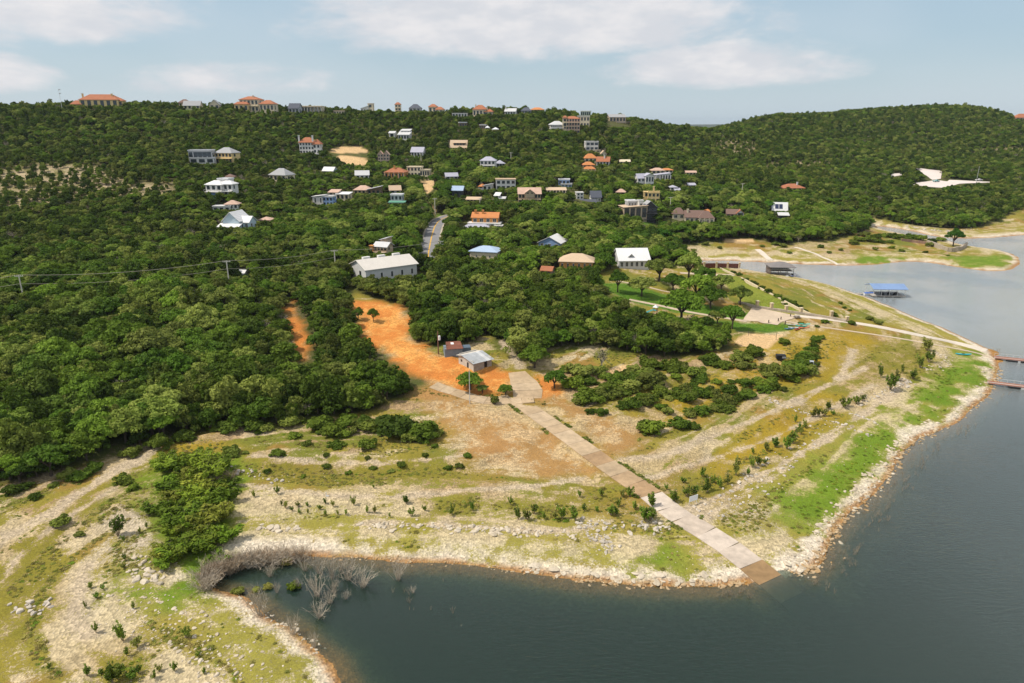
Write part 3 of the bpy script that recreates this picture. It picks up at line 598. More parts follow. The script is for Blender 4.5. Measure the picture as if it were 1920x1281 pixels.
def house(label, vols, yaw=None, cat='house', name='house', group=None, near=None, sink=4.0, vis=0.0, rect=None):
    u0, u1, vb, ve, vt = vols[0][:5]; uc = (u0+u1)/2
    P = W(uc, vb); f = float(project(P)[2][0]); s = f/FPX
    yaw = rnd.uniform(-14, 14) if yaw is None else yaw
    root = empty(name, (P[0], P[1], P[2]), R(yaw)); tag(root, label, cat, group)
    near = f < 300 if near is None else near
    vcos = math.cos(math.atan((vb-640.5)/FPX)+PITCH)
    U0, U1, VT, VB = 1e9, -1e9, 1e9, -1e9; rad = 3
    for vol in vols:
        u0, u1, vbk, ve, vt, rk, wc, rc = vol[:8]; o = vol[8] if len(vol) > 8 else {}
        w = (u1-u0)*s/max(math.cos(R(yaw))+0.25*abs(math.sin(R(yaw))), .5); xc = ((u0+u1)/2-uc)*s
        z0, zE, zT = (vb-vbk)*s/vcos, (vb-ve)*s/vcos, (vb-vt)*s/vcos
        d = o.get('d', min(max(.72*w, 5.0), 11.0)); y0 = o.get('dy', 0.0); x0, x1 = xc-w/2, xc+w/2; y1 = y0+d
        wm = pm(wc) if not o.get('metal') else pm(wc, 0.5, ('X', 0.9))
        rm = pm(rc, 0.7, ('X', 0.8)) if rc in ('LM', 'WM', 'BL', 'LV', 'GT', 'TG') else (mat('clay_tiles_'+rc.lower(), PAL[rc], 0.85, 0.14, 2.2, stripes=('X', 2.2)) if rc in ('R', 'OR', 'PK') else pm(rc, 0.9))
        mb = MB(); mb.box(x0, x1, y0, y1, z0-sink, zE); mb.build('wall', wm, root)
        rad = max(rad, abs(xc)+w/2, y1)
        if rk != 'none': roof_part(root, rk, x0, x1, y0, y1, zE+.003, max(zT-zE, .25), rm, o.get('ov', .5), wm)
        H = zE-max(z0, -1.0)
        if 'win' in o: nc, nr = o['win']
        else: nc, nr = max(2, int(round(w/3.2))), max(1, int(round(H/3.1)))
        ww = o.get('ww', .55); fh = H/max(nr, 1)
        for r in range(nr):
            for c in range(nc):
                cw = w/nc; zz = max(z0, -1.0)+fh*(r+.55)
                window(root, x0+cw*(c+.5), y0-.02, zz, min(cw*ww, 4.5), fh*o.get('wh', .55), 0, o.get('fd', False), not near)
            for sd_ in (-1, 1):                              # end walls
                if o.get('side', True) and d > 4: window(root, x0-.02 if sd_ < 0 else x1+.02, y0+d*.35, max(z0, -1.0)+fh*(r+.55), min(1.5, d*.2), fh*.5, -1 if sd_ < 0 else 1, o.get('fd', False), not near)
        nb = o.get('bal', 0)
        for k in range(nb):                                  # balconies: floor, posts, rail
            zb = max(z0, -1.0)+fh*(k+ (1 if nb < nr or nr == 1 else 0)) if nr > 1 else max(z0, 0)
            bd = o.get('bd', 2.0); mb = MB(); mb.box(x0+.1, x1-.1, y0-bd, y0-.01, zb-.22, zb); b = mb.build('balcony', pm(o.get('bc', wc)), root)
            mr = MB(); mr.box(x0+.1, x1-.1, y0-bd+.02, y0-bd+.08, zb+.9, zb+1.0)
            n = max(2, int(w/1.2))
            for q in range(n+1): xx = x0+.15+(w-.36)*q/n; mr.box(xx, xx+.06, y0-bd+.02, y0-bd+.08, zb, zb+.9)
            mr.build('railing', FRAMED if o.get('fd') else FRAME, b)
        for q in range(o.get('col', 0)):                     # porch columns
            n = o['col']; xx = x0+.3+(w-.6)*q/max(n-1, 1); bd = o.get('bd', 2.0); mb = MB(); mb.box(xx-.18, xx+.18, y0-bd, y0-bd+.36, max(z0, -2)-2, zE-.06); mb.box(xx-.26, xx+.26, y0-bd-.08, y0-bd+.44, zE-.35, zE-.1); mb.build('column', pm(o.get('cc', wc)), root)
        if o.get('col') and o.get('porch', 1):
            mb = MB(); mb.box(x0-.2, x1+.2, y0-o.get('bd', 2.0)-.3, y0-.03, zE-.02+.03, zE+.25); mb.build('porch_roof', rm, root)
        for cu in o.get('ch', ()):                           # chimneys
            cx = (cu-uc)*s; top = zT+o.get('chh', 1.0); cy = y0+d*o.get('chy', .35); mb = MB(); mb.box(cx-.45, cx+.45, cy-.45, cy+.45, zE-1, top); mb.box(cx-.6, cx+.6, cy-.6, cy+.6, top+.002, top+.25); mb.build('chimney', pm(o.get('chc', wc)), root)
        if o.get('cren'):
            n = 6
            for q in range(n): xx = x0+(w-.8)*q/(n-1); mb = MB(); mb.box(xx, xx+.8, y0-.05, y0+.5, zE+.25, zE+1.25); mb.build('battlement', wm, root)
        if o.get('solar'):
            mb = MB(); hh = zT-zE
            for a in (.18, .45): mb.raw([(x0+w*a, y0+d*.05, zE+hh*.12+.18), (x0+w*(a+.24), y0+d*.05, zE+hh*.12+.18), (x0+w*(a+.24), y0+d*.36, zE+hh*.72+.2), (x0+w*a, y0+d*.36, zE+hh*.72+.2)], [(0, 1, 2, 3)])
            mb.build('solar_panel', mat('solar_panel', (.03, .04, .09), .2, .1), root)
        for (a0, a1, b0, b1, cc) in o.get('panel', ()):        # flat panels, terraces, tarps in front: px box
            mb = MB(); dd = o.get('pd', 2.5); mb.box((a0-uc)*s, (a1-uc)*s, y0-dd, y0-.04, (vb-b1)*s-1.5, (vb-b0)*s); mb.build('terrace', pm(cc), root)
        for (a0, a1, b0, b1) in o.get('dark', ()):
            mb = MB(); mb.box((a0-uc)*s, (a1-uc)*s, y0-.05, y0+.1, (vb-b1)*s, (vb-b0)*s); mb.build('glazing', GLASS_BIG, root)
        U0 = min(U0, u0-2); U1 = max(U1, u1+2); VT = min(VT, vt); VB = max(VB, vbk)
    if rect: U0, U1, VT, VB = rect
    HOUSES.append((U0, U1, VT-1, VB-vis*(VB-VT), f, P[0], P[1]+rad*.4, rad*.75))
    return root
HG = 'houses scattered over the wooded hillside'
RG = 'villas along the ridge line'
def hs(label, *vols, **k):
    k.setdefault('group', RG if vols[0][2] < 222 else HG); return house(label, list(vols), **k)
# along the ridge, west to east
hs('broad ochre villa with terracotta hip roofs and two chimneys, westmost on the ridge', (152, 222, 203, 188, 178, 'hip', 'Y', 'R', dict(win=(6, 1), ch=[156, 208], chh=.2, wh=.7, fd=1)), (136, 156, 205, 196, 189, 'hip', 'Y', 'R', dict(win=(2, 1))), (208, 228, 200, 189.5, 184, 'hip', 'Y', 'R', dict(win=(2, 1), dy=2)), yaw=6, name='villa')
hs('small house with dark brown hip roof beside the ochre ridge villa', (336, 354, 204, 193, 187, 'hip', 'P', 'BR', dict(win=(3, 1))))
hs('low cream house with grey gabled wings above a bright green lawn', (345, 375, 206, 198, 190, 'gable', 'C', 'GR'), (392, 410, 206, 196, 188, 'gableF', 'C', 'GR', dict(win=(2, 1))), yaw=8)
hs('large ochre and cream mansion with stacked terracotta roofs and loggias', (450, 487, 211, 188, 182, 'hip', 'C', 'R', dict(win=(5, 2), bal=1, ch=[474], fd=1, chh=.3)), (443, 470, 211, 196.5, 192, 'hip', 'Y', 'R', dict(win=(3, 1), dy=-3, d=4)), (489, 517, 210, 196, 189, 'hip', 'C', 'R', dict(win=(4, 1), dy=-1)), yaw=-5, name='villa')
hs('grey house with dark slate gable roof next to the colonnaded villa', (541, 562, 216, 203, 195, 'gable', 'G', 'SL', dict(win=(3, 1))))
hs('cream flat-topped villa with a row of white columns on the ridge', (566, 604, 214, 201, 197, 'flat', 'C', 'C', dict(win=(7, 1), col=7, cc='W')), yaw=3)
hs('long low cream wall-like house peeping over the trees', (626, 645, 214, 209, 207, 'flat', 'C', 'TN', dict(win=(4, 1))))
hs('angular white house stepping up to a square tower', (676, 692, 213, 204, 199, 'shedL', 'W', 'LG', dict(win=(3, 1))), (690, 700, 213, 196, 194, 'flat', 'C', 'TN', dict(win=(1, 2), dy=1)))
hs('slim cream tower house with small red roof among ridge trees', (741, 752, 215, 197, 193, 'hip', 'C', 'R', dict(win=(2, 3), bal=2)))
hs('dark slate-blue hip roofed house with white posts', (767, 789, 213, 203.5, 196, 'hip', 'GR', 'SL', dict(win=(3, 1), col=4, cc='W', porch=0)))
hs('cream house with two separate terracotta hip roofs', (803, 819, 213, 201, 196, 'hip', 'C', 'R', dict(win=(2, 1))), (817, 833, 215, 206, 201, 'hip', 'C', 'R', dict(win=(2, 1), dy=-2)))
hs('white open pergola terrace with columns between the terracotta houses', (848, 876, 220, 213, 212.5, 'flat', 'W', 'W', dict(win=(5, 1), ww=.7, col=6, porch=0)), cat='pergola', name='pergola')
hs('wide terracotta roofed house with arched cream gable, biggest near the ridge centre', (886, 912, 220, 206, 198, 'hip', 'C', 'R', dict(win=(4, 1), ch=[891], chh=.1, bal=1, fd=1)), (908, 924, 220, 210, 205, 'hip', 'C', 'R', dict(win=(2, 1), ch=[913])), yaw=-8, name='villa')
hs('white house with pale grey gable and chimney on the ridge', (946, 967, 218, 209, 204, 'gable', 'W', 'LM', dict(win=(4, 1), ch=[947])))
hs('slate-roofed grey house low between ridge trees', (977, 996, 215, 208, 202, 'hip', 'G', 'SL', dict(win=(3, 1))))
hs('cream house with low orange roof at the ridge end', (993, 1019, 211, 206, 202, 'hip', 'T', 'OR', dict(win=(4, 1))))
hs('pale green glass-fronted house topping the ridge end', (1088, 1107, 220, 209.5, 208, 'flat', 'GN', 'W', dict(win=(5, 1), ww=.8, wh=.7)))
hs('terracotta villa cut by the frame beyond the far hill crest', (1905, 1935, 228, 221, 214, 'hip', 'P', 'R', dict(win=(5, 1))), name='villa')
# upper slope
hs('brown flat-roofed house high on the slope above a round tree', (861, 876, 239, 231, 228.5, 'flat', 'B', 'WM', dict(win=(3, 1))))
hs('dark timber house with pale flat roof beside two white tents', (899, 911, 242, 235.5, 233.5, 'flat', 'B', 'LM', dict(win=(3, 1))))
hs('white three-storey house with silver hip roof and double balconies', (1032, 1060, 247, 234.5, 228, 'hip', 'W', 'LM', dict(win=(7, 2), bal=2, fd=1, ww=.6)), yaw=10)
hs('terracotta arcaded villa with three tiers of arched loggias', (1056, 1087, 251, 224, 219.5, 'hip', 'PK', 'R', dict(win=(6, 4), ww=.6, wh=.62, bal=3, bc='C', fd=1)), (1054, 1063, 240, 222, 218, 'hip', 'C', 'R', dict(win=(1, 2))), yaw=-6, name='villa')
hs('blocky cream and white house joined to the arcaded villa', (1082, 1105, 240, 219.5, 218, 'flat', 'C', 'W', dict(win=(4, 2))))
hs('tall grey-tan house of four storeys with stepped terraces', (1143, 1176, 230, 220, 215, 'gable', 'T', 'GR', dict(win=(5, 1), dy=2, bal=1, fd=1)), (1142, 1175, 246, 230.2, 230, 'flat', 'T', 'GR', dict(win=(5, 2), ww=.6)), (1152, 1180, 247, 237, 236.5, 'flat', 'P', 'T', dict(win=(5, 1), dy=-3, d=4, bal=1)), yaw=12)
hs('modern white house with stepped silver roofs above the gabled tan house', (746, 768, 263, 253, 247, 'shed', 'W', 'LM', dict(win=(4, 1), ww=.7, d=6)), (748, 766, 256, 246, 243, 'shed', 'W', 'LM', dict(win=(3, 1), dy=5)), (729, 740, 260, 250, 247, 'gable', 'W', 'LM', dict(win=(1, 1))), yaw=-8)
hs('tan house with huge steep gable roof and brown shed dormer', (844, 875, 284, 276, 264, 'gable', 'C', 'TN', dict(win=(7, 1), fd=1, ww=.7, panel=[(846, 891, 281, 289, 'Y')])), (850, 872, 275, 268.5, 266.5, 'shed', 'B', 'TN', dict(win=(4, 1), dy=1.0, d=4, side=False)), yaw=-4)
hs('white villa with orange tiled mansard and white terrace wall', (562, 590, 289, 268, 259, 'hip', 'W', 'R', dict(win=(5, 3), ch=[562, 588], chc='W', chy=.1)), (588, 602, 289, 271, 262, 'hip', 'W', 'R', dict(win=(2, 2), panel=[(582, 610, 287.5, 296, 'W')])), yaw=-4, name='villa')
hs('lavender roofed white cottage under the tan dormer house', (770, 794, 297, 285, 277, 'gable', 'W', 'LV', dict(win=(4, 1))), yaw=-12)
hs('tall pinkish stone house with twin brown gables', (709, 719, 307, 290, 284, 'gableF', 'P', 'PK', dict(win=(2, 3))), (719, 730, 307, 290, 284, 'gableF', 'P', 'PK', dict(win=(2, 3), dy=.5)))
hs('cubic white house with violet-grey hip roof and corner balconies', (900, 929, 319, 302, 295, 'hip', 'W', 'LV', dict(win=(4, 2), ww=.6, fd=1, bal=1)), yaw=-6)
hs('open garden pavilion with pointed violet-grey roof', (931, 947, 314, 307, 301, 'hip', 'G', 'LV', dict(win=(3, 1), ww=.8, wh=.75, d=6)), cat='pavilion', name='pavilion')
hs('white modern house with black window bands under the tall grey-tan one', (1098, 1122, 283, 267, 265.5, 'flat', 'W', 'W', dict(win=(3, 2), ww=.8, fd=1)), (1107, 1125, 291, 282, 281, 'flat', 'C', 'C', dict(win=(2, 1), dy=-2.5, d=4)), yaw=6)
hs('small house with curved tan barrel roof on the terraced slope', (1127, 1137, 295, 288, 283, 'gableF', 'C', 'TN', dict(win=(2, 1))))
hs('bright orange hip roofed house on the terraced slope', (1096, 1120, 305, 297, 289, 'hip', 'C', 'OR', dict(win=(3, 1))), yaw=10)
hs('white house with vivid red tiled roof and chimney', (1118, 1142, 313, 302.5, 295, 'gable', 'W', 'R', dict(win=(4, 1), ch=[1132])), yaw=-14)
hs('two-storey tan house with two orange roofs and tall porch columns', (1093, 1115, 315, 309.5, 304, 'hip', 'T', 'OR', dict(win=(3, 1))), (1093, 1115, 328, 316.5, 312, 'hip', 'C', 'OR', dict(win=(3, 1), dy=-3, d=3.5, col=4, porch=0)), yaw=4)
hs('low cream bungalow above the white hillside pair', (1162, 1181, 308, 303, 300, 'gable', 'C', 'C', dict(win=(3, 1))))
hs('red hip roofed ochre house with brick-red porch columns', (721, 760, 337, 323.5, 316, 'hip', 'O', 'R', dict(win=(6, 1), col=5, cc='PK', porch=0, ch=[738])), yaw=-6)
hs('long cream flat-roofed house with stepped roof terraces', (763, 790, 332, 314, 313, 'flat', 'C', 'C', dict(win=(4, 2))), (788, 806, 332, 319, 318, 'flat', 'C', 'C', dict(win=(4, 1), ww=.7)), yaw=-8)
hs('grey metal gable roofed cottage by the dirt driveway', (836, 859, 339, 330.5, 325, 'gable', 'G', 'LV', dict(win=(3, 1))))
hs('dark timber house with blue-black gable roof among bright trees', (847, 868, 370, 356.5, 350, 'gable', 'K', 'BL', dict(win=(3, 1))), yaw=-10)
hs('white house with slanting shed roof and red-roofed annex', (905, 922, 358, 348.5, 344.5, 'shedL', 'W', 'LM', dict(win=(2, 1))), (897, 906, 354, 350, 346, 'hip', 'W', 'OR', dict(win=(1, 1))))
hs('white two-storey box house with wide dark windows', (930, 967, 357, 338, 336.5, 'flat', 'W', 'TN', dict(win=(4, 2), ww=.62, fd=1)), yaw=3)
hs('long tan house with salmon gable roof and two-storey porch', (972, 1014, 384, 363.5, 354, 'gable', 'T', 'PK', dict(win=(7, 2), ww=.72, wh=.62, fd=1, bal=1)), (985, 1001, 364, 361, 355.5, 'gableF', 'T', 'PK', dict(win=(2, 1), dy=-1.5, d=4, side=False)), yaw=2)
hs('little pale shed house with light grey roof right of the hip-roofed cottage', (667, 692, 337, 328, 321, 'gable', 'W', 'LM', dict(win=(3, 1), col=4, porch=0)))
hs('sky-blue cottage with white roof tucked in trees', (604, 626, 326, 320, 314, 'gable', 'LB', 'WM', dict(win=(2, 1))), yaw=-16)
hs('sprawling orange roofed house with brown timber wing', (663, 694, 365, 356.5, 349, 'hip', 'T', 'PK', dict(win=(4, 1))), (690, 715, 366, 355, 349, 'shedL', 'B', 'WM', dict(win=(3, 1), bal=1, dy=-1)))
hs('beige front-gabled cottage above the grey porch house', (731, 752, 364, 356, 349, 'gable', 'G', 'TN', dict(win=(2, 1))), yaw=14)
hs('grey two-storey house with green metal porch roof', (733, 755, 388, 367, 364.5, 'flat', 'G', 'WM', dict(win=(3, 2))), (732, 761, 388, 378.5, 376.5, 'shed', 'W', 'GT', dict(win=(5, 1), dy=-3, d=3, side=False)), yaw=-4)
hs('low beige roofed house behind a power pole by the road', (874, 901, 379, 374, 370.5, 'gable', 'T', 'TN', dict(win=(4, 1))))
hs('small white shed with lean-to beside the salmon roofed house', (927, 936, 374, 367, 362.5, 'shed', 'W', 'WM', dict(win=(1, 1))), (935, 947, 377, 372, 369.5, 'gable', 'LG', 'LM', dict(win=(2, 1))))
hs('tiny pink hip roofed hut deep in the woods', (485, 507, 418, 412.5, 408, 'hip', 'C', 'PK', dict(win=(2, 1))))
hs('grey modern glass house with stacked flat roofs', (356, 398, 304, 284, 282, 'flat', 'G', 'LM', dict(win=(5, 1), ww=.8, wh=.7, fd=1, dark=[(372, 396, 286, 294)])), (360, 404, 316, 296, 295, 'flat', 'LG', 'LM', dict(win=(3, 1), dy=-4, d=5, ww=.7, fd=1)), yaw=10)
hs('yellow three-storey house with grey pyramid roof beside the glass house', (402, 439, 307, 287.5, 278, 'hip', 'Y', 'GR', dict(win=(5, 2), bal=1)), yaw=-14)
hs('pinkish grey hip roofed cottage alone above the woods', (502, 540, 341, 328.5, 317, 'hip', 'C', 'GR', dict(win=(4, 1))), yaw=-22)
hs('half-hidden brown roofed hut above the white balcony house', (422, 438, 336, 332, 327, 'hip', 'T', 'BR', dict(win=(2, 1))))
hs('white three-level house with wraparound balconies and blue tarp', (386, 420, 372, 347, 340, 'hip', 'W', 'WM', dict(win=(3, 2), bal=1, panel=[(389, 410, 361.5, 367, 'S')], pd=1.2)), (410, 438, 371, 346, 340, 'hip', 'W', 'WM', dict(win=(3, 2), bal=2, dy=1.5, fd=1)), (402, 424, 350, 339, 336.5, 'flat', 'W', 'WM', dict(win=(2, 1), dy=4)), yaw=-12)
hs('low white walled bungalow with small salmon hip roof', (400, 432, 398, 388, 386.5, 'flat', 'LG', 'LG', dict(win=(3, 1))), (420, 444, 394, 384.5, 378, 'hip', 'W', 'PK', dict(win=(3, 1), dy=2)), yaw=6)
hs('ice-white steep gabled cottage with front porch standing alone in the woods', (418, 452, 434, 414, 399, 'gableF', 'LB', 'WM', dict(win=(2, 1), ww=.25, wh=.35, d=9)), (446, 466, 434, 417, 408, 'gable', 'LB', 'WM', dict(win=(2, 1), d=6, dy=2)), (414, 456, 435, 424, 419, 'shed', 'LB', 'WM', dict(win=(6, 1), dy=-2.6, d=2.6, side=False, ov=.4)), yaw=-10, near=True)
hs('boxy house, white to one side and deep blue to the other', (586, 608, 384, 369, 366, 'shedL', 'W', 'LG', dict(win=(2, 1), ww=.2)), (606, 626, 386, 370, 367, 'flat', 'S', 'LG', dict(win=(3, 2))), yaw=-8)
hs('cream house with mixed flat and shed roofs behind the blue one', (616, 634, 372, 361, 357, 'shed', 'C', 'PK', dict(win=(2, 1))), (632, 657, 379, 363.5, 361, 'shed', 'C', 'WM', dict(win=(3, 1), dy=-1)))
# lower village
hs('white house with tan and salmon roofs on the terraced knoll', (1222, 1246, 327, 320, 315.5, 'hip', 'C', 'PK', dict(win=(3, 1))), (1242, 1263, 326, 319.5, 316.5, 'hip', 'C', 'OR', dict(win=(3, 1), dy=2)))
hs('white two-storey house with lavender metal roof and dark gable windows', (1194, 1216, 352, 334, 327, 'gable', 'W', 'LV', dict(win=(3, 2))), (1208, 1225, 345, 330, 326, 'gableF', 'W', 'LV', dict(win=(3, 1), dy=-1.5, ww=.6)), yaw=14)
hs('white columned pavilion house beside the lavender roofed one', (1228, 1257, 340, 328.5, 325, 'shedL', 'W', 'LV', dict(win=(6, 1), ww=.6, wh=.75, fd=1, col=6, porch=0)), yaw=4)
hs('tiny white cottage with lavender cupola roof', (1257, 1270, 357, 351.5, 348, 'hip', 'W', 'LV', dict(win=(2, 1))), (1264, 1274, 361, 356, 353, 'gable', 'W', 'LV', dict(win=(2, 1), dy=-2)))
hs('white farm-style house of three dark-roofed blocks', (1081, 1094, 374, 362, 361, 'flat', 'W', 'W', dict(win=(2, 2))), (1108, 1127, 386, 369, 359, 'gable', 'W', 'SL', dict(win=(3, 2), dy=-1)), (1088, 1116, 387, 378.5, 373.5, 'gable', 'W', 'SL', dict(win=(4, 1), dy=-3.5, d=4)), yaw=5)
hs('blue-grey modern house with white cantilevered roofs', (1047, 1068, 348, 338, 335.5, 'flat', 'S', 'WM', dict(win=(3, 1), ww=.7)), (1052, 1072, 356, 345.5, 342.5, 'flat', 'BL', 'W', dict(win=(3, 2), dy=-3, d=5)))
hs('long low cream house with colonnade front', (1025, 1061, 364, 356.5, 353, 'gable', 'C', 'TN', dict(win=(6, 1), ww=.6, col=7, porch=0)))
hs('yellow castle-like house with battlements and arched windows', (1214, 1236, 381, 362, 361.5, 'flat', 'Y', 'Y', dict(win=(3, 2), cren=1, ch=[1225], chh=3.2, chy=.3)), (1208, 1216, 372, 361.5, 361, 'flat', 'Y', 'Y', dict(win=(1, 1), dy=2)), yaw=-3)
hs('dark modern lodge with flat roofs, black glazing and stone chimney', (1168, 1214, 412, 389, 386, 'shedL', 'T', 'TN', dict(win=(4, 1), ww=.75, wh=.75, fd=1, d=10)), (1206, 1234, 412, 390, 379, 'gableF', 'K', 'GR', dict(win=(3, 2), ww=.75, fd=1, bal=2, dy=1)), (1180, 1197, 391, 380.5, 378, 'flat', 'G', 'WM', dict(win=(3, 1), dy=4, d=6)), (1198, 1207, 400, 378.5, 377, 'flat', 'W', 'W', dict(win=(1, 1), dy=1.5, d=3, side=False)), yaw=8, near=True)
hs('sprawling stone house with brown shingle roofs and turret end', (1284, 1318, 421, 407, 396.5, 'gable', 'C', 'BR', dict(win=(4, 1), ch=[1289], chh=.6)), (1308, 1336, 424, 408, 396, 'hip', 'C', 'BR', dict(win=(4, 1), dy=-2, ww=.5, col=4, porch=0)), (1262, 1285, 414, 403, 392.5, 'hip', 'C', 'BR', dict(win=(2, 1), dy=3)), yaw=-6, near=True)
hs('small cabin with grey and red gable roof and open porch', (1362, 1384, 408, 400.5, 393.5, 'gable', 'T', 'BR', dict(win=(3, 1))), (1380, 1393, 407, 399, 393.5, 'gableF', 'W', 'R', dict(win=(1, 1), ww=.7, wh=.8, dy=-1)), yaw=-10)
hs('white roofed house with solar panels near the inlet', (1448, 1475, 400, 394, 381, 'gable', 'LG', 'WM', dict(win=(3, 1), solar=1)), yaw=-12)
hs('dark open shed with silver roof below the solar house', (1460, 1478, 412, 404, 400.5, 'shed', 'K', 'LM', dict(win=(2, 1))), cat='shed', name='shed')
hs('terracotta hip roof with square white chimney above the inlet trees', (1469, 1510, 358, 353, 346, 'hip', 'C', 'R', dict(win=(5, 1), ch=[1498], chc='W')), yaw=4)
hs('small salmon roofed outbuilding behind the shingled stone house', (1320, 1333, 401, 397, 393, 'hip', 'T', 'OR', dict(win=(2, 1))))
hs('low house with faded pink roof beside the castle', (1155, 1173, 366, 360.5, 355, 'hip', 'B', 'PK', dict(win=(2, 1))))
hs('flat lavender roofed studio beyond the castle', (1290, 1304, 352, 347, 344, 'gable', 'W', 'LV', dict(win=(3, 1))))
hs('half-buried cream house with terracotta trim on the saddle slope', (1286, 1305, 329, 323.5, 321, 'gable', 'C', 'PK', dict(win=(3, 1))))
# by the road and the shore
hs('white and orange mansion with arched loggia and violet-grey lower wing', (884, 934, 420, 408, 400.5, 'gable', 'O', 'OR', dict(win=(4, 1), ch=[890, 904], chc='O', d=9)), (878, 940, 432, 418, 417, 'flat', 'W', 'W', dict(win=(6, 1), dy=-3, d=6)), (868, 925, 436, 425, 418, 'hip', 'C', 'LV', dict(win=(5, 1), dy=-8, d=7)), (930, 944, 434, 421, 420, 'flat', 'W', 'W', dict(win=(1, 1), ww=.6, wh=.7, dy=-5, d=4)), yaw=-6, near=True, name='mansion', cat='mansion')
hs('square cream garage building with pale blue hip roof', (879, 933, 492, 472, 464.5, 'hip', 'C', 'BL', dict(win=(2, 1), ww=.12, wh=.25, d=9)), yaw=-16, near=True, name='garage', cat='garage')
hs('blue gabled house with white metal roof in the lower trees', (1008, 1052, 467, 455, 444.5, 'gableF', 'S', 'WM', dict(win=(3, 1), ww=.4, d=10)), yaw=-22, near=True)
hs('orange-brown ranch house with broad beige hip roof', (1048, 1112, 510, 491, 479.5, 'hip', 'O', 'TN', dict(win=(6, 1), ww=.35)), yaw=-8, near=True)
hs('long building with plain white metal roof and small dormer window', (1160, 1218, 505, 488, 471, 'gable', 'LG', 'WM', dict(win=(6, 1), d=12)), (1180, 1187, 489, 480.5, 477.5, 'gableF', 'LG', 'WM', dict(win=(1, 1), dy=1.4, d=3, side=False)), yaw=4, near=True, vis=.45)
hs('tin-roofed two-level house with brick chimney and timber decks', (700, 728, 482, 462, 456, 'gable', 'T', 'LM', dict(win=(4, 2), fd=1, bal=1)), (704, 716, 470, 453, 449, 'shedL', 'TN', 'LM', dict(win=(1, 1), dy=4, d=5)), (694, 700, 482, 462, 461, 'flat', 'O', 'O', dict(win=(1, 1), dy=-1, d=1.2, side=False)), yaw=-20, near=True)
hs('small red canopy roof showing through the lower trees', (1014, 1034, 516, 507, 502, 'gable', 'P', 'R', dict(win=(2, 1))), yaw=-15, name='canopy', cat='canopy')
hs('long grey metal warehouse with pale sheet roof and three roof boxes', (686, 786, 530, 500, 488, 'gable', 'LG', 'TG', dict(win=(5, 1), ww=.16, wh=.3, fd=1, d=13, ov=.6, metal=1)), yaw=36, near=True, name='metal_building', cat='building', rect=(670, 791, 478, 533))

# ------------------------------------------------------------------ concrete, roads and paths
def strip(name, path, hw, off, m, label, parent=None, kind='structure', n=3, cross=5):
    P = smooth_path(path, n) if n > 1 else np.asarray(path); V = []; F = []
    hw = np.interp(np.linspace(0, 1, len(P)), np.linspace(0, 1, len(hw)), hw) if isinstance(hw, (list, tuple)) else np.full(len(P), hw)
    for i in range(len(P)):
        d = P[min(i+1, len(P)-1)]-P[max(i-1, 0)]; d = d[:2]/(np.linalg.norm(d[:2])+1e-9); nrm = np.array((-d[1], d[0]))
        q = [P[i, :2]+nrm*hw[i]*(1-2*k/(cross-1)) for k in range(cross)]
        zs = [float(height(*a)) for a in q]; zs = np.maximum(zs, np.mean(zs)-.05)+off
        V.append((q[0][0], q[0][1], zs[0]-off-.3)); V += [(a[0], a[1], z) for a, z in zip(q, zs)]; V.append((q[-1][0], q[-1][1], zs[-1]-off-.3))
    c = cross+2
    for i in range(len(P)-1):
        for k in range(c-1): a = i*c+k; F.append((a, a+1, a+c+1, a+c))
    o = link(name, mesh(name, V, F, [m]), parent)
    if label: tag(o, label, kind=kind)
    elif parent is None: o['kind'] = kind
    return o
def conc(name, col, v=.26, sc=.9): return mat(name, col, .9, v, sc, bump=.3)
C_PALE = [conc('ramp_pale', (.50, .425, .355)), conc('ramp_pale_b', (.47, .395, .325)), conc('ramp_pale_c', (.53, .455, .385))]
C_TAN = [conc('ramp_tan', (.39, .275, .165)), conc('ramp_tan_b', (.36, .24, .135)), conc('ramp_tan_c', (.41, .31, .20))]
C_UP = [conc('drive_cream', (.43, .325, .21)), conc('drive_cream_b', (.41, .305, .195)), conc('drive_cream_c', (.45, .345, .23))]
def ramp():
    root = empty('boat_ramp', RAMP[0]); tag(root, 'long straight concrete boat ramp running down into the lake', 'boat ramp')
    L = np.concatenate([[0], np.cumsum(np.linalg.norm(np.diff(RAMP[:, :2], axis=0), axis=1))]); tot = L[-1]; s0 = 0.0; k = 0; r = random.Random(3)
    pt = lambda s: np.array([np.interp(s, L, RAMP[:, j]) for j in range(3)])
    while s0 < tot-1:
        s1 = min(s0+r.uniform(2.6, 5.4), tot); a, b = pt(s0+.03), pt(s1-.03); d = (b-a)[:2]; d /= np.linalg.norm(d); nn = np.array((-d[1], d[0], 0))
        frac = s0/tot; hw = 2.25+.2*frac; j = r.uniform(-.015, .02)
        mid = pt((s0+s1)/2); lift = np.array((0, 0, .02+j*.5))
        T_ = [a+nn*hw+lift, b+nn*hw+lift, b-nn*hw+lift, a-nn*hw+lift]; T_ = [p-RAMP[0] for p in T_][::-1]
        B_ = [p-np.array((0, 0, .45)) for p in T_]
        u, v, f = project(mid); cm = C_UP if v[0] < 850 else (C_TAN if v[0] < 935 else C_PALE)
        sm = cm[k % 3] if b[2] > .05 else (conc('wet_concrete', (.31, .20, .10)) if a[2] > -.3 else conc('algae_concrete', (.115, .10, .055)))
        mb = MB(); mb.hexa(B_, T_); mb.build('slab', sm, root); s0 = s1; k += 1
ramp()
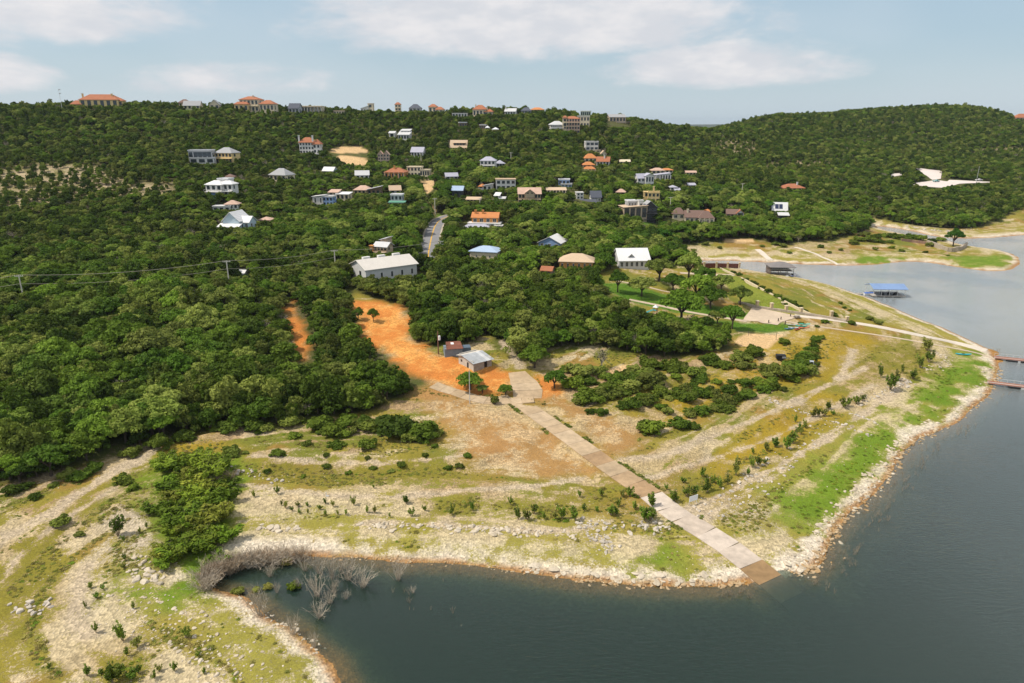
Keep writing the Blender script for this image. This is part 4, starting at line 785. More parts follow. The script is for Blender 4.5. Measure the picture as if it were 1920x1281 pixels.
def apron():
    root = empty('driveway', DRIVE[len(DRIVE)//2]); tag(root, 'cracked cream concrete driveway forking at the top of the ramp', 'driveway')
    def pads(path, hw, n, sk=0.0):
        P = smooth_path(path, 1); L = np.concatenate([[0], np.cumsum(np.linalg.norm(np.diff(P[:, :2], axis=0), axis=1))])
        pt = lambda s: np.array([np.interp(s, L, P[:, j]) for j in range(3)])
        for k in range(n):
            s0, s1 = L[-1]*k/n+.04, L[-1]*(k+1)/n-.04; q = []
            for s in (s0, s1):
                p = pt(s); d = (pt(min(s+.5, L[-1]))-pt(max(s-.5, 0)))[:2]; d /= np.linalg.norm(d)+1e-9; nn = np.array((-d[1], d[0])); w = np.interp(s/L[-1], np.linspace(0, 1, len(hw)), hw)
                for sg in (1, -1):
                    xy = p[:2]+nn*w*sg*(1+.07*math.sin(s*3.1+sg)); q.append(np.array((*xy, p[2]+.07+.01*(k % 3))))
            T_ = [q[0], q[2], q[3], q[1]][::-1]; T_ = [p-np.array(root.location) for p in T_]
            mb = MB(); mb.hexa([p-np.array((0, 0, .5)) for p in T_], T_); mb.build('slab', C_UP[(k*2+n) % 3], root)
    pads(DRIVE, [1.9, 1.8, 2.0, 2.6, 3.2], 9); pads(DRIVE2+np.array((0, 0, .012)), [2.2, 3.0, 3.6, 3.4], 4)
apron()
ASPH = mat('asphalt', (.21, .21, .22), .9, .15, 1.5); KERB = mat('pale_kerb', (.45, .40, .32), .9, .1); YEL = mat('yellow_paint', (.62, .36, .05), .7, .1)
road = strip('road', ROAD, 3.6, .10, ASPH, 'grey two-lane asphalt road curving up between trees')
for sg in (-.13, .13):
    d = np.gradient(ROAD[:, :2], axis=0); d /= np.linalg.norm(d, axis=1)[:, None]; q = ROAD.copy(); q[:, 0] += -d[:, 1]*sg; q[:, 1] += d[:, 0]*sg
    strip('centre_line', q, .12, .112, YEL, None, road)
for sg in (-4.0, 4.0):
    d = np.gradient(ROAD[:, :2], axis=0); d /= np.linalg.norm(d, axis=1)[:, None]; q = ROAD.copy(); q[:, 0] += -d[:, 1]*sg; q[:, 1] += d[:, 0]*sg
    strip('kerb', q, .38, .2, KERB, None, road)
PATHM = conc('path_concrete', (.50, .405, .305), .16)
PATHW = conc('path_white', (.58, .515, .44), .14)
strip('path', PATHS['lake'], [1.3, 1.5, 1.7, 1.9], .09, PATHW, 'pale concrete lake road running out to the point')
strip('path', PATHS['lower'], .55, .09, PATHM, 'narrow pale footpath below the lake road')
strip('path', PATHS['lawn'], .95, .09, PATHM, 'cream footpath crossing the lower lawn')
strip('path', PATHS['upper'], .55, .09, PATHM, 'cream footpath along the upper lawn edge')
strip('path', PATHS['estate'], 1.6, .09, PATHM, 'pale drive behind the walled lawn')
strip('path', PATHS['far_ramp'], 1.4, .15, PATHW, 'short white concrete ramp on the far bay shore')
strip('path', PATHS['far_path'], .7, .15, PATHW, 'thin white path slanting down the far bay shore')
def sheet(name, px, off, m, label, sub=10, kind='structure'):
    """paved sheet over a four-sided patch of ground"""
    a, b, c, d = [np.array(W(*p))[:2] for p in px]; V = []; F = []
    for i in range(sub+1):
        for j in range(sub+1):
            s, t = i/sub, j/sub; p = (a*(1-s)+b*s)*(1-t)+(d*(1-s)+c*s)*t; V.append((p[0], p[1], float(height(*p))+off))
    for i in range(sub):
        for j in range(sub): k = i*(sub+1)+j; F.append((k, k+sub+1, k+sub+2, k+1))
    o = link(name, mesh(name, V, F, [m])); tag(o, label, kind=kind); return o
sheet('pavement', [(1393, 601), (1458, 610), (1500, 594), (1412, 574)], .14, PATHM, 'broad concrete turning court beside the walled lawn', 16)
LOT = mat('crushed_limestone', (.62, .55, .52), .9, .05, .3)
for px, lb in (([(1700, 346), (1768, 353), (1800, 345), (1755, 338)], 'white gravel car park in front of the far hill'), ([(1765, 347), (1800, 345), (1880, 343), (1780, 338)], 'eastern arm of the white gravel car park'), ([(1714, 315), (1748, 338), (1764, 336), (1766, 321)], 'white gravel lane rising behind the car park'), ([(1670, 327), (1671, 332), (1693, 329), (1690, 325)], 'small white gravel pad beside the far car park')):
    sheet('gravel_lot', px, .35, LOT, lb, 14)

# ------------------------------------------------------------------ small buildings of the orange clearing
METALG = mat('galvanised_sheet', (.36, .38, .40), .55, .25, .9, stripes=('X', 1.6)); RUST = mat('rusty_sheet', (.19, .075, .05), .9, .3, 1.2, stripes=('X', 1.8))
BLUEG = mat('blue_grey_sheet', (.22, .27, .32), .7, .25, 1.0, stripes=('X', 2.2)); OLDW = mat('silvered_planks', (.36, .33, .29), .95, .3, 1.4, stripes=('X', 3.0)); STUCCO = mat('flaking_stucco', (.50, .47, .42), .95, .2, .8)
def shack():
    P = W(905, 691); root = empty('shack', P, R(38)); root.scale = (.88, .88, .8); tag(root, 'derelict grey shack with sloping tin roof beside the orange clearing', 'shack')
    mb = MB(); mb.box(-3.2, -3.0, 0, 7.5, -1, 3.0); mb.build('wall', STUCCO, root)
    mb = MB(); mb.box(3.0, 3.2, 0, 7.5, -1, 3.0); mb.build('wall', STUCCO, root)
    mb = MB(); mb.box(-2.99, 2.99, 7.3, 7.5, -1, 3.5); mb.build('wall', STUCCO, root)
    for k in range(12):
        if k in (7, 8): continue
        w = 6.3/12; mb = MB(); mb.box(-3.2+w*k+.015, -3.2+w*(k+1)-.015, -.13-.03*(k % 2), -.02, -1, 2.35+.05*(k % 3)); mb.build('plank', OLDW, root)
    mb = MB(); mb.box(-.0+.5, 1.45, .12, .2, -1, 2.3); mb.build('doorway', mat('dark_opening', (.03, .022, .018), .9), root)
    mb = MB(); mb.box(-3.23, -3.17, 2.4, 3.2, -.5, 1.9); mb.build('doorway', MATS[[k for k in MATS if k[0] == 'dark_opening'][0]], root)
    mb = MB(); mb.box(-3.23, -3.17, 5.6, 6.4, 1.2, 2.0); mb.build('window', GLASS, root)
    mb = MB(); slab_quad(mb, (-3.7, -.7, 2.5), (3.7, -.7, 2.5), (3.7, 5.3, 3.65), (-3.7, 5.3, 3.65), .08); r_ = mb.build('roof', METALG, root)
    for k in range(6):
        w = 7.4/6; mb = MB(); z0 = 2.515+.012*(k % 2); slab_quad(mb, (-3.7+w*k+.02, -.72, z0), (-3.7+w*(k+1)-.02, -.72, z0), (-3.7+w*(k+1)-.02, 5.28, z0+1.15), (-3.7+w*k+.02, 5.28, z0+1.15), .01); mb.build('roof_sheet', METALG if k != 4 else mat('paler_sheet', (.50, .51, .52), .5, .2, .9, stripes=('X', 1.6)), r_)
    mb = MB(); slab_quad(mb, (-3.7, 5.3, 3.62), (3.7, 5.3, 3.62), (3.7, 8.1, 2.95), (-3.7, 8.1, 2.95), .08); mb.build('roof', STUCCO, root)
    HOUSES.append((866, 936, 657, 690, float(project(P)[2][0]), P[0], P[1]+4, 5.5))
shack()
def tin_shed():
    P = W(853, 669); root = empty('shed', P, R(12)); tag(root, 'blue-grey tin shed with rust-red roof behind the shack', 'shed')
    mb = MB(); mb.box(-2.6, 2.0, 0, 3.6, -1, 2.2); mb.build('wall', BLUEG, root)
    mb = MB(); mb.box(2.01, 4.4, .8, 3.4, -1, 2.0); mb.build('annex_wall', mat('dark_blue_sheet', (.11, .15, .20), .7, .2, 1., stripes=('X', 2.2)), root)
    mb = MB(); slab_quad(mb, (-2.2, -.4, 2.28), (2.2, -.4, 2.28), (2.0, 3.9, 3.0), (-1.9, 3.9, 3.0), .08); rr = mb.build('roof', RUST, root)
    mb = MB(); slab_quad(mb, (-.7, 2.2, 2.74), (.1, 2.2, 2.74), (.1, 3.3, 2.93), (-.7, 3.3, 2.93), .01); mb.build('patch', mat('white_patch', (.7, .7, .7), .6), rr)
    HOUSES.append((834, 874, 646, 668, float(project(P)[2][0]), P[0], P[1]+2, 4))
tin_shed()

# ------------------------------------------------------------------ poles and wires
POLEW = mat('pole_wood', (.60, .56, .49), .9, .15, 1.0); POLED = mat('pole_dark_wood', (.20, .10, .07), .9, .2, 1.0); PORC = mat('porcelain', (.75, .75, .74), .3); STEEL = mat('galvanised_pole', (.52, .52, .52), .5, .1)
WIREM = mat('wire', (.30, .28, .23), .7)
def top_at(P, vtop): 
    """height above P so that a vertical pole reaches image row vtop"""
    lo, hi = 0.0, 40.0
    for _ in range(40):
        m = (lo+hi)/2; v = project(np.array((P[0], P[1], P[2]+m)))[1][0]
        if v > vtop: lo = m
        else: hi = m
    return lo
POLES = {}
def pole(u, vt, vb, label, arm=1, m=None, r=.2, box=False, name='utility_pole', cat='utility pole', yaw=0., group='wooden power line poles'):
    P = W(u, vb); h = top_at(P, vt); root = empty(name, P, R(yaw)); tag(root, label, cat, group)
    mb = MB(); mb.tube((0, 0, -1), (0, 0, h), r*1.15, r*.8, 8); mb.build('post', m or POLEW, root)
    for k in range(arm):
        z = h-.35-1.1*k; mb = MB(); mb.box(-1.15, 1.15, -.07, .07, z-.08, z+.08); a = mb.build('crossarm', POLEW if m is None else m, root)
        for x in (-1.05, -.45, .45, 1.05): mb = MB(); mb.tube((x, 0, z+.085), (x, 0, z+.4), .07, .05, 6); mb.build('insulator', PORC, a)
    if box:
        mb = MB(); mb.tube((.4, -.1, h-2.4), (.4, -.1, h-1.3), .32, .32, 10); mb.tube((.4, -.1, h-1.3), (.4, -.1, h-1.15), .2, .1, 8); mb.build('transformer', PORC, root)
    POLES[(u, vt)] = (P, h)
    if vb-vt > 38: HOUSES.append((u-5, u+5, vt-2, vt+(vb-vt)*.62, float(project(P)[2][0]), P[0], P[1], .2))
    return root
pole(48, 516, 575, 'weathered power pole standing in the woods, westmost of the line', 1, yaw=10)
pole(432, 489, 548, 'pale power pole in mid woods beside a small white hut', 1, yaw=10)
pole(630, 469, 512, 'power pole rising just behind the grey warehouse', 1, yaw=10)
pole(827, 452, 486, 'stout power pole with double crossarm at the roadside', 2, r=.2, yaw=15)
pole(816, 372, 402, 'power pole above the bend of the road', 1)
pole(900, 372, 396, 'white-topped power pole near the beige roofed house', 1)
pole(790, 288, 310, 'slim power pole beside the lavender roofed cottage', 1)
pole(1023, 374, 396, 'power pole by the salmon roofed long house', 1)
pole(1256, 370, 398, 'power pole between the castle and the shingled house', 1)
pole(1390, 344, 372, 'power pole standing in bright trees above the cabin', 1)
pole(958, 286, 306, 'thin power pole on the steep slope', 1)
pole(822, 621, 664, 'dark red-brown pole with white transformer by the tin shed', 0, POLED, .16, True)
pole(881, 694, 757, 'bare straight light-grey metal pole beside the driveway', 0, STEEL, .09, name='metal_pole', cat='pole', group=None)
def mast():
    P = W(118, 212); h = top_at(P, 167); root = empty('mast', P); tag(root, 'thin white mast with two small antennas on the ridge', 'mast')
    mb = MB(); mb.tube((0, 0, -1), (0, 0, h), .12, .07, 6); mb.build('pole', PORC, root)
    for z in (.2, 2.4): mb = MB(); mb.box(-.1, 1.1, -.2, .2, h-z-.5, h-z); mb.build('antenna', STEEL, root)
mast()
def wire(a, b, dz=0., dx=0., sag=1.2, r=.035, label=''):
    (P, h), (Q, g) = POLES[a], POLES[b]; A = np.array((P[0]+dx, P[1], P[2]+h+dz)); B = np.array((Q[0]+dx, Q[1], Q[2]+g+dz)); n = 14; mb = MB(); last = A
    for i in range(1, n+1):
        t = i/n; p = A*(1-t)+B*t; p = p-np.array((0, 0, 4*sag*t*(1-t))); mb.tube(last, p, r, r, 4); last = p
    tag(mb.build('power_line', WIREM), label, 'power line', 'power lines over the woods')
POLES[(-400, 0)] = (W(-380, 600), top_at(W(-380, 600), 545))
wire((-400, 0), (48, 516), .05, 0, 1.4, .055, 'upper power line entering from the western edge'); wire((48, 516), (432, 489), .05, 0, 1.4, .055, 'upper power line over the western woods'); wire((432, 489), (630, 469), .05, 0, 1., .055, 'upper power line towards the warehouse'); wire((630, 469), (827, 452), .05, 0, 1., .055, 'upper power line from warehouse to road')
wire((-400, 0), (48, 516), -2.6, 0, 1.4, .045, 'lower power line entering from the western edge'); wire((48, 516), (432, 489), -2.6, 0, 1.4, .045, 'lower power line over the western woods'); wire((432, 489), (630, 469), -2.6, 0, 1., .045, 'lower power line towards the warehouse')
wire((1023, 374), (1256, 370), .05, 0, 1.2, .03, 'thin power line passing in front of the castle house'); wire((900, 372), (1023, 374), .05, 0, 1., .03, 'thin power line past the salmon roofed house'); wire((1256, 370), (1390, 344), .05, 0, 1.2, .03, 'thin power line above the shingled house')
# warehouse roof boxes
_wh = [o for o in bpy.data.objects if o.name == 'metal_building'][0]
for o in [c for c in _wh.children if c.name.startswith('roof')]:
    bb = [v.co.copy() for v in o.data.vertices]; x0 = min(v.x for v in bb); x1 = max(v.x for v in bb); zt = max(v.z for v in bb); ym = (min(v.y for v in bb)+max(v.y for v in bb))/2
    for k in (.14, .42, .70): mb = MB(); mb.box(x0+(x1-x0)*k, x0+(x1-x0)*(k+.13), ym+.3, ym+1.5, zt-.5, zt+.55); mb.build('roof_box', pm('W'), _wh)

# ------------------------------------------------------------------ estate by the bay: walls, pillars, fence
STONE = mat('cream_stone', (.56, .44, .27), .9, .2, 1.5, bump=.4); STONEG = mat('grey_stone', (.40, .34, .27), .9, .3, 2.0, bump=.6); CAPS = mat('stone_cap', (.64, .54, .38), .9, .1)
def pillar(u, v, vt, label, w=.85):
    P = W(u, v); h = top_at(P, vt); root = empty('stone_pillar', P, R(12)); tag(root, label, 'pillar', 'cream stone pillars round the walled lawn')
    mb = MB(); mb.box(-w/2, w/2, -w/2, w/2, -.6, h-.22); mb.build('shaft', STONE, root); mb = MB(); mb.box(-w/2-.1, w/2+.1, -w/2-.1, w/2+.1, h-.22, h); mb.build('cap', CAPS, root)
for u, v, vt, lb in ((1419, 577, 564, 'first cream stone pillar at the lawn end of the low wall'), (1446, 581, 568, 'second cream stone pillar along the low wall'), (1473.5, 585, 573, 'third cream stone pillar along the low wall'), (1501, 589, 577, 'fourth cream stone pillar along the low wall'), (1558, 595, 583, 'cream stone pillar standing past the lawn corner'), (1587, 603, 593, 'last cream stone pillar at the wall end by the lake road')): pillar(u, v, vt, lb)
def wall_along(name, px, h, t, m, label, cat='wall', blocks=None):
    P = np.array(WP(px)); root = empty(name, P[0]); tag(root, label, cat); L = np.concatenate([[0], np.cumsum(np.linalg.norm(np.diff(P[:, :2], axis=0), axis=1))]); s = 0; r = random.Random(len(px))
    while s < L[-1]-.05:
        e = min(L[-1], s+(blocks or 4.0)*r.uniform(.8, 1.2)); a = np.array([np.interp(s+.01, L, P[:, j]) for j in range(3)])-P[0]; b = np.array([np.interp(e-.01, L, P[:, j]) for j in range(3)])-P[0]
        d = (b-a)[:2]; d /= np.linalg.norm(d)+1e-9; nn = np.array((-d[1], d[0], 0))*t/2; hh = h*r.uniform(.92, 1.06)
        bot = [a-nn, b-nn, b+nn, a+nn]; mb = MB(); mb.hexa([p-np.array((0, 0, .8)) for p in bot], [p+np.array((0, 0, hh)) for p in bot]); mb.build('block', m, root); s = e
    return root
wall_along('stone_wall', [(1384, 569), (1419, 577.5), (1446, 581.5), (1473, 585.5), (1501, 589.5), (1530, 594), (1560, 599), (1586, 604)], .8, .5, STONEG, 'low rough stone wall under the cream pillars', blocks=2.2)
wall_along('retaining_wall', [(1340, 500), (1362, 510), (1395, 526), (1430, 545), (1470, 567), (1505, 585), (1522, 592)], .7, .4, CAPS, 'thin pale wall edging the lawn above the lake bank', blocks=5)
def fence():
    root = empty('fence', W(1343, 502)); tag(root, 'brown panel fence with cream posts closing the bay lawn', 'fence'); b = np.array(root.location); FB = mat('brown_fence_board', (.15, .045, .03), .9, .15, 1.)
    us = [1297, 1320, 1343, 1364, 1386]; P = [np.array(W(u, 502.5)) for u in us]
    for p in P: mb = MB(); q = p-b; mb.box(q[0]-.35, q[0]+.35, q[1]-.35, q[1]+.35, q[2]-.5, q[2]+2.35); mb.box(q[0]-.45, q[0]+.45, q[1]-.45, q[1]+.45, q[2]+2.352, q[2]+2.55); mb.build('post', STONE, root)
    for p, q in zip(P[:-1], P[1:]):
        n = 6; p, q = p-b, q-b
        for k in range(n):
            a = p+(q-p)*(.08+.84*k/n); c = p+(q-p)*(.08+.84*(k+1)/n-.008); mb = MB(); mb.hexa([(a[0], a[1]-.06, a[2]-.3), (c[0], c[1]-.06, c[2]-.3), (c[0], c[1]+.06, c[2]-.3), (a[0], a[1]+.06, a[2]-.3)], [(a[0], a[1]-.06, a[2]+2.), (c[0], c[1]-.06, c[2]+2.), (c[0], c[1]+.06, c[2]+2.), (a[0], a[1]+.06, a[2]+2.)]); mb.build('board', FB, root)
fence()
def bench_slab():
    P = W(1477, 571); root = empty('stone_table', P, R(-12)); tag(root, 'long pale stone slab table on the walled lawn', 'table'); mb = MB(); mb.box(-2.2, 2.2, -.5, .5, .55, .75); mb.build('top', CAPS, root)
    for x in (-1.6, 1.6): mb = MB(); mb.box(x-.25, x+.25, -.35, .35, -.3, .548); mb.build('support', CAPS, root)
bench_slab()
wall_along('terrace_wall', [(1738, 458), (1760, 466), (1780, 473), (1800, 470), (1812, 462)], 2.2, .8, STONEG, 'curved grey retaining wall round the tip of the grassy spit', blocks=3)
wall_along('shore_wall', [(1690, 452), (1715, 455), (1738, 458)], 1.4, .6, mat('brown_stone', (.25, .16, .12), .95, .3, 1.), 'brown stone wall along the spit bank', blocks=3)

# ------------------------------------------------------------------ docks
DECK = mat('grey_deck', (.40, .37, .33), .9, .15, 1.5); FLOAT = mat('float_drum', (.50, .50, .49), .7, .1); BLUER = mat('blue_sheet_roof', (.19, .29, .50), .45, .1, 1., stripes=('X', 1.0)); GREYR = mat('grey_shingle_roof', (.20, .185, .185), .8, .15, 1.5)
NAVY = mat('navy_hull', (.03, .05, .18), .3, .1, spec=.5); HULLW = mat('white_hull', (.75, .75, .75), .3, .05, spec=.5); BLACKV = mat('black_vinyl', (.02, .02, .022), .5); BLUET = mat('blue_tarp', (.10, .18, .48), .6, .15)
def hull(mb, L, B, H, m=0, n=7):
    """boat hull along +x, bow forward"""
    rings = []
    for i in range(n):
        t = i/(n-1); w = B/2*(1-max(0, (t-.45)/.55)**2.2*.96)*(.9+.1*min(1, t*4)); x = -L/2+L*t; dz = .25*H*max(0, t-.5)*2*max(0, t-.5)*2
        rings.append([(x, -w, H+dz), (x, -w*.75, .12*H+dz), (x, 0, dz*1.3-.1*H), (x, w*.75, .12*H+dz), (x, w, H+dz), (x, 0, H*.82+dz)])
    V = [p for r_ in rings for p in r_]; F = []
    for i in range(n-1):
        for k in range(6): F.append((i*6+k, (i+1)*6+k, (i+1)*6+(k+1) % 6, i*6+(k+1) % 6))
    F += [tuple(range(6)), tuple(range((n-1)*6, n*6))[::-1]]; return mb.raw(V, F, m)
def dock_blue():
    P = on_plane(1667, 558); root = empty('boat_dock', P, R(-3)); tag(root, 'floating boat dock with blue metal gable roof on white posts', 'boat dock')
    mb = MB(); mb.box(-6.2, 6.2, 0, 7.5, .35, .62); d = mb.build('deck', DECK, root)
    for x in (-4.8, -1.6, 1.6, 4.8): mb = MB(); mb.tube((x, .4, .05), (x, 7.2, .05), .32, .32, 8); mb.build('float', FLOAT, d)
    for x in (-6, -3, 0, 3, 6):
        for y in (.2, 7.3): mb = MB(); mb.box(x-.06, x+.06, y-.06, y+.06, .62, 3.35); mb.build('post', pm('W'), root)
    mb = MB(); slab_quad(mb, (-6.6, -.6, 3.35), (6.6, -.6, 3.35), (6.6, 3.6, 4.75), (-6.6, 3.6, 4.75), .1); slab_quad(mb, (6.6, 8.1, 3.35), (-6.6, 8.1, 3.35), (-6.6, 3.6, 4.75), (6.6, 3.6, 4.75), .1); mb.build('roof', BLUER, root)
    mb = MB(); mb.box(-6.3, 6.3, -.45, -.3, 3.05, 3.2); mb.build('beam', pm('W'), root)
    q = np.array(P)
    for k, (x, y) in enumerate(((-1.8, 2.2), (1.0, 2.4), (3.6, 2.0))):
        r2 = empty('jet_ski', q+np.array((x, y, .64)), R(80-25*k)); tag(r2, ['black covered watercraft, westmost under the blue dock roof', 'black covered watercraft in the middle of the blue-roofed dock', 'black covered watercraft at the lake end of the blue-roofed dock'][k], 'watercraft', 'watercraft on the blue-roofed dock')
        mb = MB(); hull(mb, 2.8, 1.1, .6); mb.build('hull', BLACKV, r2); mb = MB(); mb.box(-1.0, .3, -.28, .28, .5, .95); mb.build('seat', BLACKV, r2); mb = MB(); mb.tube((.4, -.4, 1.15), (.4, .4, 1.15), .05, .05, 5); mb.tube((.6, 0, .5), (.4, 0, 1.15), .1, .06, 5); mb.build('handlebar', STEEL, r2)
    g = empty('gangway', on_plane(1608, 552), R(-2)); tag(g, 'floating walkway with slim rails leading to the blue-roofed dock', 'gangway')
    mb = MB(); mb.box(-6.5, 6.5, -.6, .6, .3, .45); mb.build('deck', DECK, g)
    for x in (-4, 0, 4): mb = MB(); mb.box(x-.9, x+.9, -.75, .75, -.1, .3); mb.build('float', BLACKV if x != 0 else FLOAT, g)
    for k in range(9): x = -6.3+12.6*k/8; mb = MB(); mb.tube((x, -.55, .45), (x, -.55, 1.5), .035, .03, 5); mb.build('post', STEEL, g)
    b = empty('boat', on_plane(1630, 553), R(2)); tag(b, 'small boat under a blue tarp beside the dock walkway', 'boat'); mb = MB(); hull(mb, 4.4, 1.6, .7); mb.build('hull', HULLW, b); mb = MB(); mb.raw([(-2, -.75, .7), (1.8, -.5, .75), (1.8, .5, .75), (-2, .75, .7), (-1.6, 0, 1.25), (1.2, 0, 1.2)], [(0, 1, 5, 4), (1, 2, 5), (2, 3, 4, 5), (3, 0, 4)]); mb.build('tarp', BLUET, b)
dock_blue()
def dock_dark():
    P = on_plane(1466, 520); root = empty('boat_dock', P, R(-4)); tag(root, 'covered boat dock with dark grey hip roof and slatted end wall', 'boat dock')
    mb = MB(); mb.box(-5, 5, 0, 8, .35, .6); mb.build('deck', DECK, root)
    for x in (-4.8, -1.6, 1.6, 4.8):
        for y in (.2, 7.8): mb = MB(); mb.box(x-.08, x+.08, y-.08, y+.08, .6, 4.5); mb.build('post', FRAMED, root)
    for k in range(9): mb = MB(); z = .8+.42*k; mb.box(-5.02, -4.92, .3, 7.7, z, z+.3); mb.build('slat', mat('brown_slat', (.12, .09, .075), .9, .2), root)
    mb = MB(); mb.box(-4.7, 4.7, .1, 7.9, 2.6, 2.72); mb.build('upper_deck', DECK, root)
    roof_part(root, 'hip', -5, 5, 0, 8, 4.5, 1.7, GREYR, .6)
    mb = MB(); mb.box(-4.9, 4.9, .05, .12, 3.5, 3.6); mb.build('railing', FRAME, root)
    for nm, u, v, m, lb in (('boat', 1479, 522, NAVY, 'navy blue motorboat moored at the grey-roofed dock'), ('boat', 1484, 519, HULLW, 'white motorboat behind the navy one at the grey-roofed dock')):
        b = empty(nm, on_plane(u, v), R(14)); tag(b, lb, 'boat'); mb = MB(); hull(mb, 4.6, 1.9, .9); mb.build('hull', m, b); mb = MB(); mb.raw([(.2, -.7, .85), (.2, .7, .85), (.9, .6, .85), (.9, -.6, .85), (.1, -.65, 1.4), (.1, .65, 1.4)], [(0, 1, 5, 4), (0, 4, 3), (1, 2, 5), (3, 4, 5, 2)]); mb.build('windscreen', GLASS, b); mb = MB(); mb.box(-1.5, -.4, -.6, .6, .6, 1.05); mb.build('seat', pm('W'), b)
    g = empty('gangway', on_plane(1432, 513), R(-3)); tag(g, 'low dark walkway reaching the grey-roofed dock', 'gangway'); mb = MB(); mb.box(-4.2, 4.2, -.6, .6, .25, .45); mb.build('deck', DECK, g)
    for x in (-2.5, 1.5): mb = MB(); mb.box(x-.8, x+.8, -.7, .7, -.1, .25); mb.build('float', BLACKV, g)
dock_dark()
REDR = mat('red_rail', (.46, .20, .15), .6, .1)
def gangway_red(p0, p1, label, flo):
    A, B = on_plane(*p0), on_plane(*p1); d = B-A; L = np.linalg.norm(d); root = empty('gangway', A, math.atan2(d[1], d[0])); tag(root, label, 'gangway', 'red gangways off the stony point')
    mb = MB(); mb.box(0, L, -.7, .7, .45, .6); mb.build('deck', DECK, root)
    for y in (-.72, .72): mb = MB(); mb.box(0, L, y-.04, y+.04, .6, .85); mb.build('rail', REDR, root)
    n = int(L/1.4)
    for k in range(n+1): mb = MB(); x = .1+(L-.2)*k/n; mb.tube((x, .8, .5), (x, .8, 1.65), .03, .03, 5); mb.build('post', STEEL, root)
    mb = MB(); mb.box(0, L, .77, .83, 1.6, 1.66); mb.build('handrail', STEEL, root)
    for x in flo: mb = MB(); mb.box(L*x-1.2, L*x+1.2, -.9, .9, -.1, .44); mb.build('float', BLACKV, root)
    for x in [f+.2 for f in flo]: mb = MB(); mb.box(L*x-1.5, L*x+1.5, -.85, .85, -.05, .4); mb.build('float', FLOAT, root)
gangway_red((1864, 674), (1960, 684), 'upper red-railed gangway reaching out from the stony point', [.35, .6]); gangway_red((1851, 721), (1965, 735), 'lower red-railed gangway with black float', [.45, .8])

# ------------------------------------------------------------------ small things on the open ground
def sign():
    P = W(1299, 946); root = empty('sign', P, R(28)); tag(root, 'blank white board sign on two posts beside the ramp', 'sign'); h = top_at(P, 929)
    for x in (-.85, .85): mb = MB(); mb.box(x-.05, x+.05, -.05, .05, -.4, h*.98); mb.build('post', POLEW, root)
    mb = MB(); mb.box(-.95, .95, -.09, -.052, h*.42, h); mb.build('board', mat('white_board', (.78, .80, .83), .6, .04), root)
sign()
def kayak(u, v, rz, col, label, L=3.4, z=0., tilt=0.):
    P = W(u, v); root = empty('kayak', (P[0], P[1], P[2]+z+.12), R(rz)); tag(root, label, 'kayak'); m = mat('hull_plastic', col, .4, .06); mb = MB(); rings = []; n = 9
    for i in range(n):
        t = i/(n-1); w = .36*math.sin(math.pi*min(max(t, .02), .98))**.6; x = -L/2+L*t; up = .16*(2*t-1)**4; rings.append([(x, -w, .22+up), (x, -w*.7, .02+up), (x, w*.7, .02+up), (x, w, .22+up), (x, 0, .32+up)])
    V = [p for r_ in rings for p in r_]; F = [tuple(range(5)), tuple(range((n-1)*5, n*5))[::-1]]
    for i in range(n-1):
        for k in range(5): F.append((i*5+k, (i+1)*5+k, (i+1)*5+(k+1) % 5, i*5+(k+1) % 5))
    mb.raw(V, F); mb.build('hull', m, root); mb = MB(); mb.box(-.45, .35, -.2, .2, .3, .35); mb.build('cockpit', BLACKV, root)
kayak(1806, 666, -8, (.03, .42, .55), 'turquoise kayak lying alone on the green point', 4.2)
for a in ((1480, 618, 10, (.10, .22, .34), 'steel-blue kayak at the front of the heap by the footpath'), (1488, 616, -5, (.55, .58, .60), 'grey kayak in the heap by the footpath'), (1495, 618.5, 35, (.45, .09, .05), 'rust red kayak lying across the heap by the footpath'), (1502, 613, -10, (.05, .42, .34), 'sea-green kayak at the back of the heap'), (1508, 611.5, -4, (.08, .50, .42), 'pale green kayak topmost in the heap', 3.4, .35), (1485, 610, -3, (.66, .62, .55), 'cream paddle board on the grass by the footpath', 3.6), (1507, 616, 5, (.60, .20, .10), 'orange-red kayak at the east end of the heap')): kayak(*a)
def picnic(u, v, rz, label):
    P = W(u, v); root = empty('picnic_table', P, R(rz)); tag(root, label, 'table'); m = mat('dark_timber', (.06, .055, .055), .8, .1)
    mb = MB(); mb.box(-.95, .95, -.4, .4, .72, .78); mb.build('top', m, root)
    for y in (-.75, .75): mb = MB(); mb.box(-.95, .95, y-.14, y+.14, .42, .47); mb.build('seat', m, root)
    for x in (-.65, .65): mb = MB(); mb.box(x-.05, x+.05, -.8, .8, .36, .415); mb.tube((x, -.55, 0), (x, -.25, .72), .06, .06, 4); mb.tube((x, .55, 0), (x, .25, .72), .06, .06, 4); mb.build('leg', m, root)
picnic(1494, 597, 10, 'dark picnic table on the grass beside the lake road')
picnic(1288, 541, 0, 'pale garden table on the upper lawn path end')
def bollard(u, v, label):
    P = W(u, v); root = empty('bollard', P); tag(root, label, 'bollard', 'dark bollards at the turning court'); m = mat('dark_bollard', (.07, .05, .045), .8); mb = MB(); mb.tube((0, 0, -.2), (0, 0, .95), .16, .16, 8); mb.build('post', m, root); mb = MB(); mb.tube((0, 0, .95), (0, 0, 1.05), .19, .12, 8); mb.build('cap', m, root)
for u, v, lb in ((1441, 606, 'dark bollard at the south edge of the turning court'), (1459, 603, 'dark bollard on the court edge near the footpath start'), (1464, 600, 'dark bollard nearest the lake road bend'), (1472, 608, 'squat dark bollard on the grass by the kayaks'), (1482, 594, 'dark bollard beside the picnic table')): bollard(u, v, lb)
